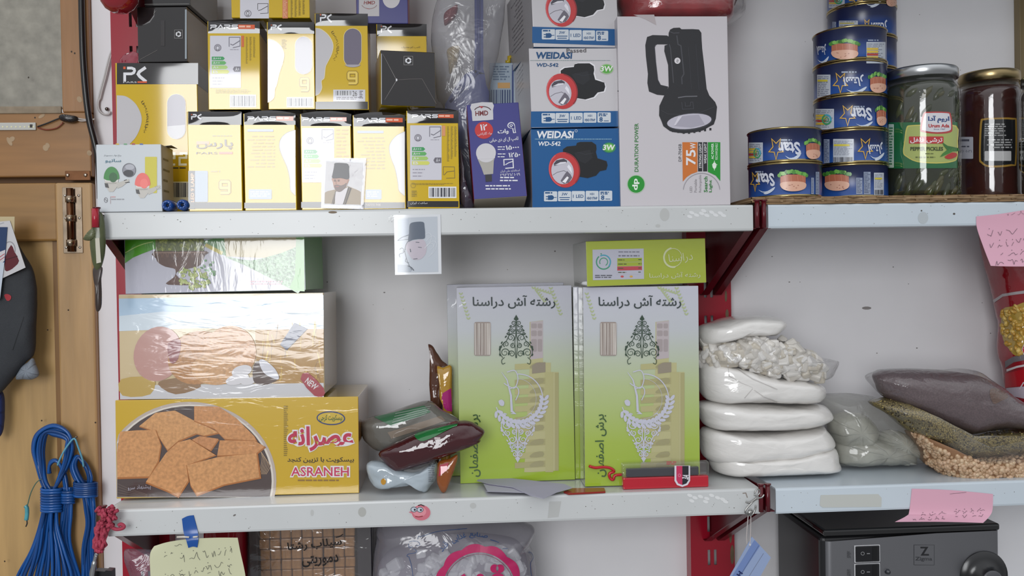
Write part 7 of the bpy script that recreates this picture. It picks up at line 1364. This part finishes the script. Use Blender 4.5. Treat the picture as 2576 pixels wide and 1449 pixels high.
mb = MB(); pouch(mb, [(530, 1345), (600, 1330), (622, 1350), (627, 1400), (628, 1600), (622, 1990), (530, 1990), (520, 1600)], .10, .03, .03, M('8f1624', 'satin'), e=6, amp=.0005, seed=97); settle(mb, ZC+.0003); mb.build('packet', label='red packet standing behind the yellow note', cat='packet')
mb = MB(); pouch(mb, zp(zbl, (330, 290), (480, 280), (660, 300), (800, 300), (860, 420), (840, 900), (700, 1500), (640, 2250), (470, 2250), (480, 1200), (430, 620), (390, 480)), .06, .012, .012, film_mat('murky_bag', '8a7f90', .3, .1, .4, 30), e=4, amp=.003, fr=40, seed=98); settle(mb, ZC+.0003); mb.build('plastic_bag', label='murky clear plastic bag hanging behind the yellow note below the shelf', cat='bag')
# tray of brown cubes
ty = .085; o = thing('sweets_tray', onY(770, 2000, ty), 'dark tray under clear film holding rows of brown cubes below the shelf', 'tray')
DKT = M('2c2930', 'satin'); zt0 = ZC + .0004; X0, X1 = onY(628, 1400, ty).x, onY(936, 1400, ty).x; zt1 = onY(780, 1318, ty).z; mb = MB()
mb.abox(X0, ty+.026, zt0, X1, ty+.030, zt1, M('3c2c22', 'satin')); 
for a, b, c_, d in ((X0, zt0, X0+.011, zt1), (X1-.020, zt0, X1, zt1), (X0+.011, zt0, X1-.020, zt0+.012)): mb.abox(a, ty, b, c_, ty+.026, d, DKT, .002)
mb.build('frame', o)
mb = MB(); mb.abox(X0+.001, ty-.003, zt0+.002, X1-.001, ty-.0024, zt1-.002, film_mat('tray_film', 'c8c0c0', .06, .06, .4, 25), 0); fl = Flat((0, ty-.0032, 0), (0, -1, 0)); MK = M('1d1a1a', 'satin')
mb.text(fl, fa('سیلاب رشتا'), *zbl(1800, 350, 2290, 440), MK, 1, -6, .02); mb.text(fl, fa('دموریتی'), *zbl(1930, 490, 2260, 590), MK, 1, -4, .02); mb.stroke(fl, sp2(zp(zbl, (2235, 330), (2270, 320), (2300, 300)), 3), 2.4, MK, 1); mb.build('film', o, label='clear film with black handwriting')
cub = None; CUB = M('a87844', 'semi', 'biscuit'); px0 = 1722; cols = 8; cs_ = (X1-.020-X0-.011-.004)/9
zt0 = zt1 - .004 - cs_*.985*6
mb = MB(); mb.abox(X0+.0115, ty+.002, ZC+.0128, X1-.0205, ty+.0255, zt0+.012, M('4a3a2e', 'matte'), .001); mb.build('insert', o)
for r_ in range(6):
    for k in range(9):
        x = X0+.012 + cs_*(k+.5) + rnd.uniform(-.0006, .0006); z = zt0 + .0125 + cs_*.985*r_
        if z + cs_ > zt1 - .002: continue
        if cub is None:
            mb = MB(); h_ = cs_*.47; mb.abox(-h_, -.011, 0, h_, .011, 2*h_, CUB, .0016, 3); mb.v = [v + V((x, ty+.0145, z)) for v in mb.v]
            cub = mb.build('brown_cube', origin=(x, ty+.0145, z), label='brown cube sweet packed in the dark film covered tray', cat='sweet', group='brown cubes in the tray')
        else:
            c_ = cub.copy(); C.objects.link(c_); c_.location = (x, ty+.0145 + rnd.uniform(-.001, .001), z); c_.rotation_euler.y = rnd.uniform(-.03, .03)
# big bag of sugar cubes
SB = zp(zbs, (190, 560), (186, 500), (220, 410), (350, 322), (480, 262), (560, 222), (760, 214), (950, 216), (1080, 272), (1200, 330), (1450, 385), (1600, 415), (1732, 470), (1720, 560), (1690, 640), (1740, 760), (1770, 1200), (1740, 2300), (1600, 2640), (350, 2640), (180, 2300), (150, 1200), (160, 760))
f_ = MB(); pouch(f_, SB, .085, .055, .05, film_mat('sugar_sack', 'a5a1ac', .34, .1, .3, 22), e=4, amp=.002, fr=20, seed=100, rings=12, n=110); settle(f_, ZC+.0004); o = f_.build('sugar_sack', label='large printed plastic sack of sugar cubes under the lower shelf', cat='bag')
i_ = MB(); pouch(i_, zp(zbs, (200, 800), (300, 640), (480, 560), (650, 500), (900, 470), (1150, 460), (1480, 500), (1600, 560), (1660, 700), (1720, 1200), (1690, 2300), (1560, 2560), (380, 2560), (230, 2300), (190, 1200)), .085, .046, .045, M('8f8b94', 'matte'), e=4, amp=.001, seed=100, rings=10, n=80); settle(i_, ZC+.003); sk = Skin(i_, 8)
l_ = MB(); scatter(l_, sk, zp(zbs, (220, 760), (300, 640), (480, 560), (650, 500), (900, 480), (1150, 470), (1480, 500), (1590, 560), (1650, 700), (1690, 800), (1690, 1100), (220, 1100)), 150, .0095, [M(h, 'satin') for h in ('d8d8dc', 'cfcfd4', 'dedee2')], 12, lump=True, sink=.2); l_.build('sugar_cubes', o, kind='stuff'); i_.build('sugar_heap', o, kind='stuff')
sk = Skin(f_, 7); pr = MB(); PN = M('b51f5c', 'semi'); cx, cy = 1190, 860; R0, R1 = 395, 355; P1, P2 = [], []
for k in range(97):
    a = math.radians(-178 + 176*k/96); rr = R0 + 18 + 26*abs(math.cos(a*5.5)); P1.append((cx + rr*math.cos(a), cy + rr*math.sin(a))); P2.append((cx + R1*math.cos(a), cy + R1*math.sin(a)))
for k in range(96): sk.put(pr, [[V(zbs(*P1[k])), V(zbs(*P1[k+1])), V(zbs(*P2[k+1])), V(zbs(*P2[k]))]], PN, 2)
pr.stroke(sk, [zbs(cx+338*math.cos(math.radians(a)), cy+338*math.sin(math.radians(a))) for a in range(-178, 0, 5)], 1.2, M('7d2a50', 'semi'), 2)
pr.text(sk, fa('قند'), *zbs(910, 620, 1460, 960), PN, 2, 0, .05)
NB = M('2a4a7a', 'semi'); W_ = fa('صنایع غذایی قائم'.replace('ئ', 'ی')); n = len(W_)
words = (('قند', 840, 445, -48, 95, 62), ('غذایی', 990, 365, -22, 150, 70), ('صنایع', 1185, 345, 8, 180, 66))
for t, x, y, ro, w_, h_ in words: pr.text(sk, fa(t), *zbs(x-w_/2, y-h_/2, x+w_/2, y+h_/2), NB, 2, ro, .01)
for st in (((1300, 385), (1340, 395), (1385, 412)), ((1420, 470), (1468, 470)), ((590, 375), (600, 345), (625, 350), (800, 300), (1070, 275)), ((505, 405), (540, 395), (590, 400), (610, 430), (580, 440)), ((500, 420), (505, 455), (540, 450)), ((545, 470), (580, 490), (560, 510), (500, 520), (485, 540), (510, 550)), ((505, 555), (530, 640), (545, 760)), ((1670, 505), (1700, 515), (1715, 560), (1690, 610), (1690, 660), (1705, 760))): pr.stroke(sk, sp2(zp(zbs, *st), 4), 1.3, NB, 2)
pr.build('print', o, label='pink seal and blue lettering')
# key clasp with the pale blue tag at the right bracket
o = thing('hanging_tag', onY(*zbr(850, 1300), -.008), 'pale blue card tag hanging on a cord and metal clasp from the right bracket', 'tag')
mb = MB(); SV = M('a8a7a4', 'metal'); yk = -.0085
for st, rr in ((((905, 255), (925, 215), (955, 215), (960, 250), (930, 280), (900, 270)), .0008), (((1005, 265), (985, 295), (945, 305), (900, 330), (860, 370), (820, 415), (808, 450), (835, 480), (880, 478), (910, 430), (918, 380)), .0011), (((815, 345), (850, 352), (890, 330), (930, 300)), .0012), (((890, 470), (845, 440), (870, 425), (890, 455)), .0010)): mb.tube([onY(*p, yk) for p in sp2(zp(zbr, *st), 4)], rr, SV, 8)
mb.lathe(onY(*zbr(858, 455), yk-.001), [(.0001, -.002), (.0028, -.0016), (.0034, 0), (.0028, .0015), (.0001, .002)], SV, 16, V((0, 1, 0))); mb.build('clasp', o, label='metal spring clasp')
mb = MB()
for st in (((840, 480), (830, 600), (822, 720), (828, 785)), ((868, 480), (866, 620), (862, 730), (855, 805))): mb.tube([onY(*p, yk) for p in sp2(zp(zbr, *st), 4)], .0006, M('bdb6b4', 'satin'), 6)
mb.build('cord', o)
mb, fc = card([zbr(878, 706), zbr(1078, 924), zbr(800, 1420), zbr(480, 1420)], yk, .0006, M('8f9fc0', 'satin')); B_ = lambda h: M(h, 'satin')
mb.poly(fc, zp(zbr, (905, 740), (965, 800), (640, 1300), (560, 1300)), B_('6f84b4'), 1); mb.stroke(fc, zp(zbr, (950, 800), (640, 1300)), 1.5, B_('5a6a90'), 2); mb.stroke(fc, zp(zbr, (1000, 880), (760, 1260)), .8, B_('6a7080'), 2); mb.ell(fc, *zbr(858, 790), 2.6, 3.2, B_('c8ccd8'), 2); mb.text(fc, 'H', *zbr(725, 1070, 775, 1120), B_('1f2a5a'), 3, -55, .04); mb.build('tag', o)
# coffee machine
ym = .012; X0, X1 = onY(2074.7, 1400, ym).x, onY(2514, 1400, ym).x; z1 = onY(2330, 1331, ym).z; z1l = onY(2090, 1344, ym).z; o = thing('coffee_machine', ((X0+X1)/2, ym+.08, ZC), 'black and steel coffee machine with rocker switches under the pulses shelf', 'coffee machine')
BKM = M('1b1b1d', 'satin'); mb = MB(); mb.abox(X0-.004, ym+.004, ZC+.012, X1, .172, z1-.006, BKM, .006, 3); mb.abox(X0-.001, ym-.001, z1-.0052, X1+.001, .172, z1+.004, M('161617', 'gloss'), .004, 3); mb.text(Flat((0, ym, z1+.004), (0, -.3, 1)), 'Zigma', 2100, 1312, 2160, 1320, M('3a3a3c', 'gloss'), 1) if 0 else None
mb.build('housing', o)
ST_ = M('96969a', 'steel'); P = []; rr = .012
prof = [(X0, ym+.012)] + [(X0+.010-.010*math.cos(a), ym+.012-.012*math.sin(a)) for a in [math.pi/2*k/8 for k in range(1, 9)]] + [(X0+.15, ym-.0015), (X1-.003, ym), (X1, ym+.003)]
mb = MB(); n = len(prof); zz = [ZC+.012] + [z1l + (z1-.0056-z1l)*1 for k in range(1)]
top_ = lambda x: z1 - .0056 - .0068*max(0, 1-(x-X0)/.13)**1.6
vs = [V((x, y, ZC+.012)) for x, y in prof] + [V((x, y, top_(x))) for x, y in prof]; mb.add(vs, [[i, i+1, n+i+1, n+i] for i in range(n-1)], ST_, True); bk = [V((x, y+.006, top_(x))) for x, y in prof]; mb.add(vs[n:] + bk, [[i, i+1, n+i+1, n+i] for i in range(n-1)], ST_)
fl = Flat((0, ym-.0014, 0), (0, -1, 0)); bm_ = lambda h: M(h, 'satin')
mb.stroke(fl, zp(zmc, (870, 995), (1165, 995), (1165, 1288), (870, 1288)), .8, bm_('3a3b3e'), 1, True); mb.text(fl, 'Z', *zmc(962, 1022, 1085, 1150), bm_('232326'), 1, 0, .02, -.1); mb.text(fl, 'Zigma', *zmc(890, 1170, 1135, 1240), bm_('3a3b3e'), 1, 0, .01)
for y in (900, 1090): mb.lines(fl, *zbr(1880, y-35, 1920, y+35), 7, bm_('4a4b4e'), 1, y, .5)
mb.build('front_panel', o, label='brushed steel front panel')
for k, (y0, y1) in enumerate(((795, 970), (985, 1165))):
    a, b = onY(*zbr(1958, y1), ym-.002), onY(*zbr(2205, y0), ym-.002); mb = MB(); mb.abox(a.x-.001, ym-.0030, a.z-.001, b.x+.0012, ym-.0008, b.z+.0006, M('c4c4c6', 'satin'), .0004); mb.abox(a.x, ym-.0042, a.z, b.x, ym-.0012, b.z, M('18181b', 'satin'), .0008)
    f3 = Flat((0, ym-.0043, 0), (0, -1, 0)); cy = (y0+y1)/2; mb.arc(f3, *zbr(2036, cy), 4, 4, 1, M('9a9a9c', 'satin'), 1); mb.rect(f3, *zbr(2080, cy-3, 2112, cy+4), M('9a9a9c', 'satin'), 1); mb.rect(f3, *zbr(2140, y0+20, 2185, y1-20), M('101012', 'satin'), 1); mb.build('rocker_switch', o)
mb = MB(); mb.lathe(onY(*zbr(2297, 1072), ym-.0014), [(.0001, -.004), (.0028, -.003), (.0036, 0), (.0038, .001)], M('24262c', 'gloss'), 20, V((0, 1, 0))); mb.build('indicator', o)
mb = MB(); kc = onY(*zmc(1885, 1445), ym); mb.lathe(kc, [(.0001, -.021), (.012, -.021), (.0135, -.0195), (.0145, -.006), (.0225, -.0045), (.0245, -.003), (.0325, -.002), (.0335, .0), (.033, .002)], None, 44, V((0, 1, 0)), mats=[M('4a4a4e', 'satin'), M('4a4a4e', 'satin'), BKM, BKM, BKM, BKM, BKM, BKM])
mb.build('knob', o)
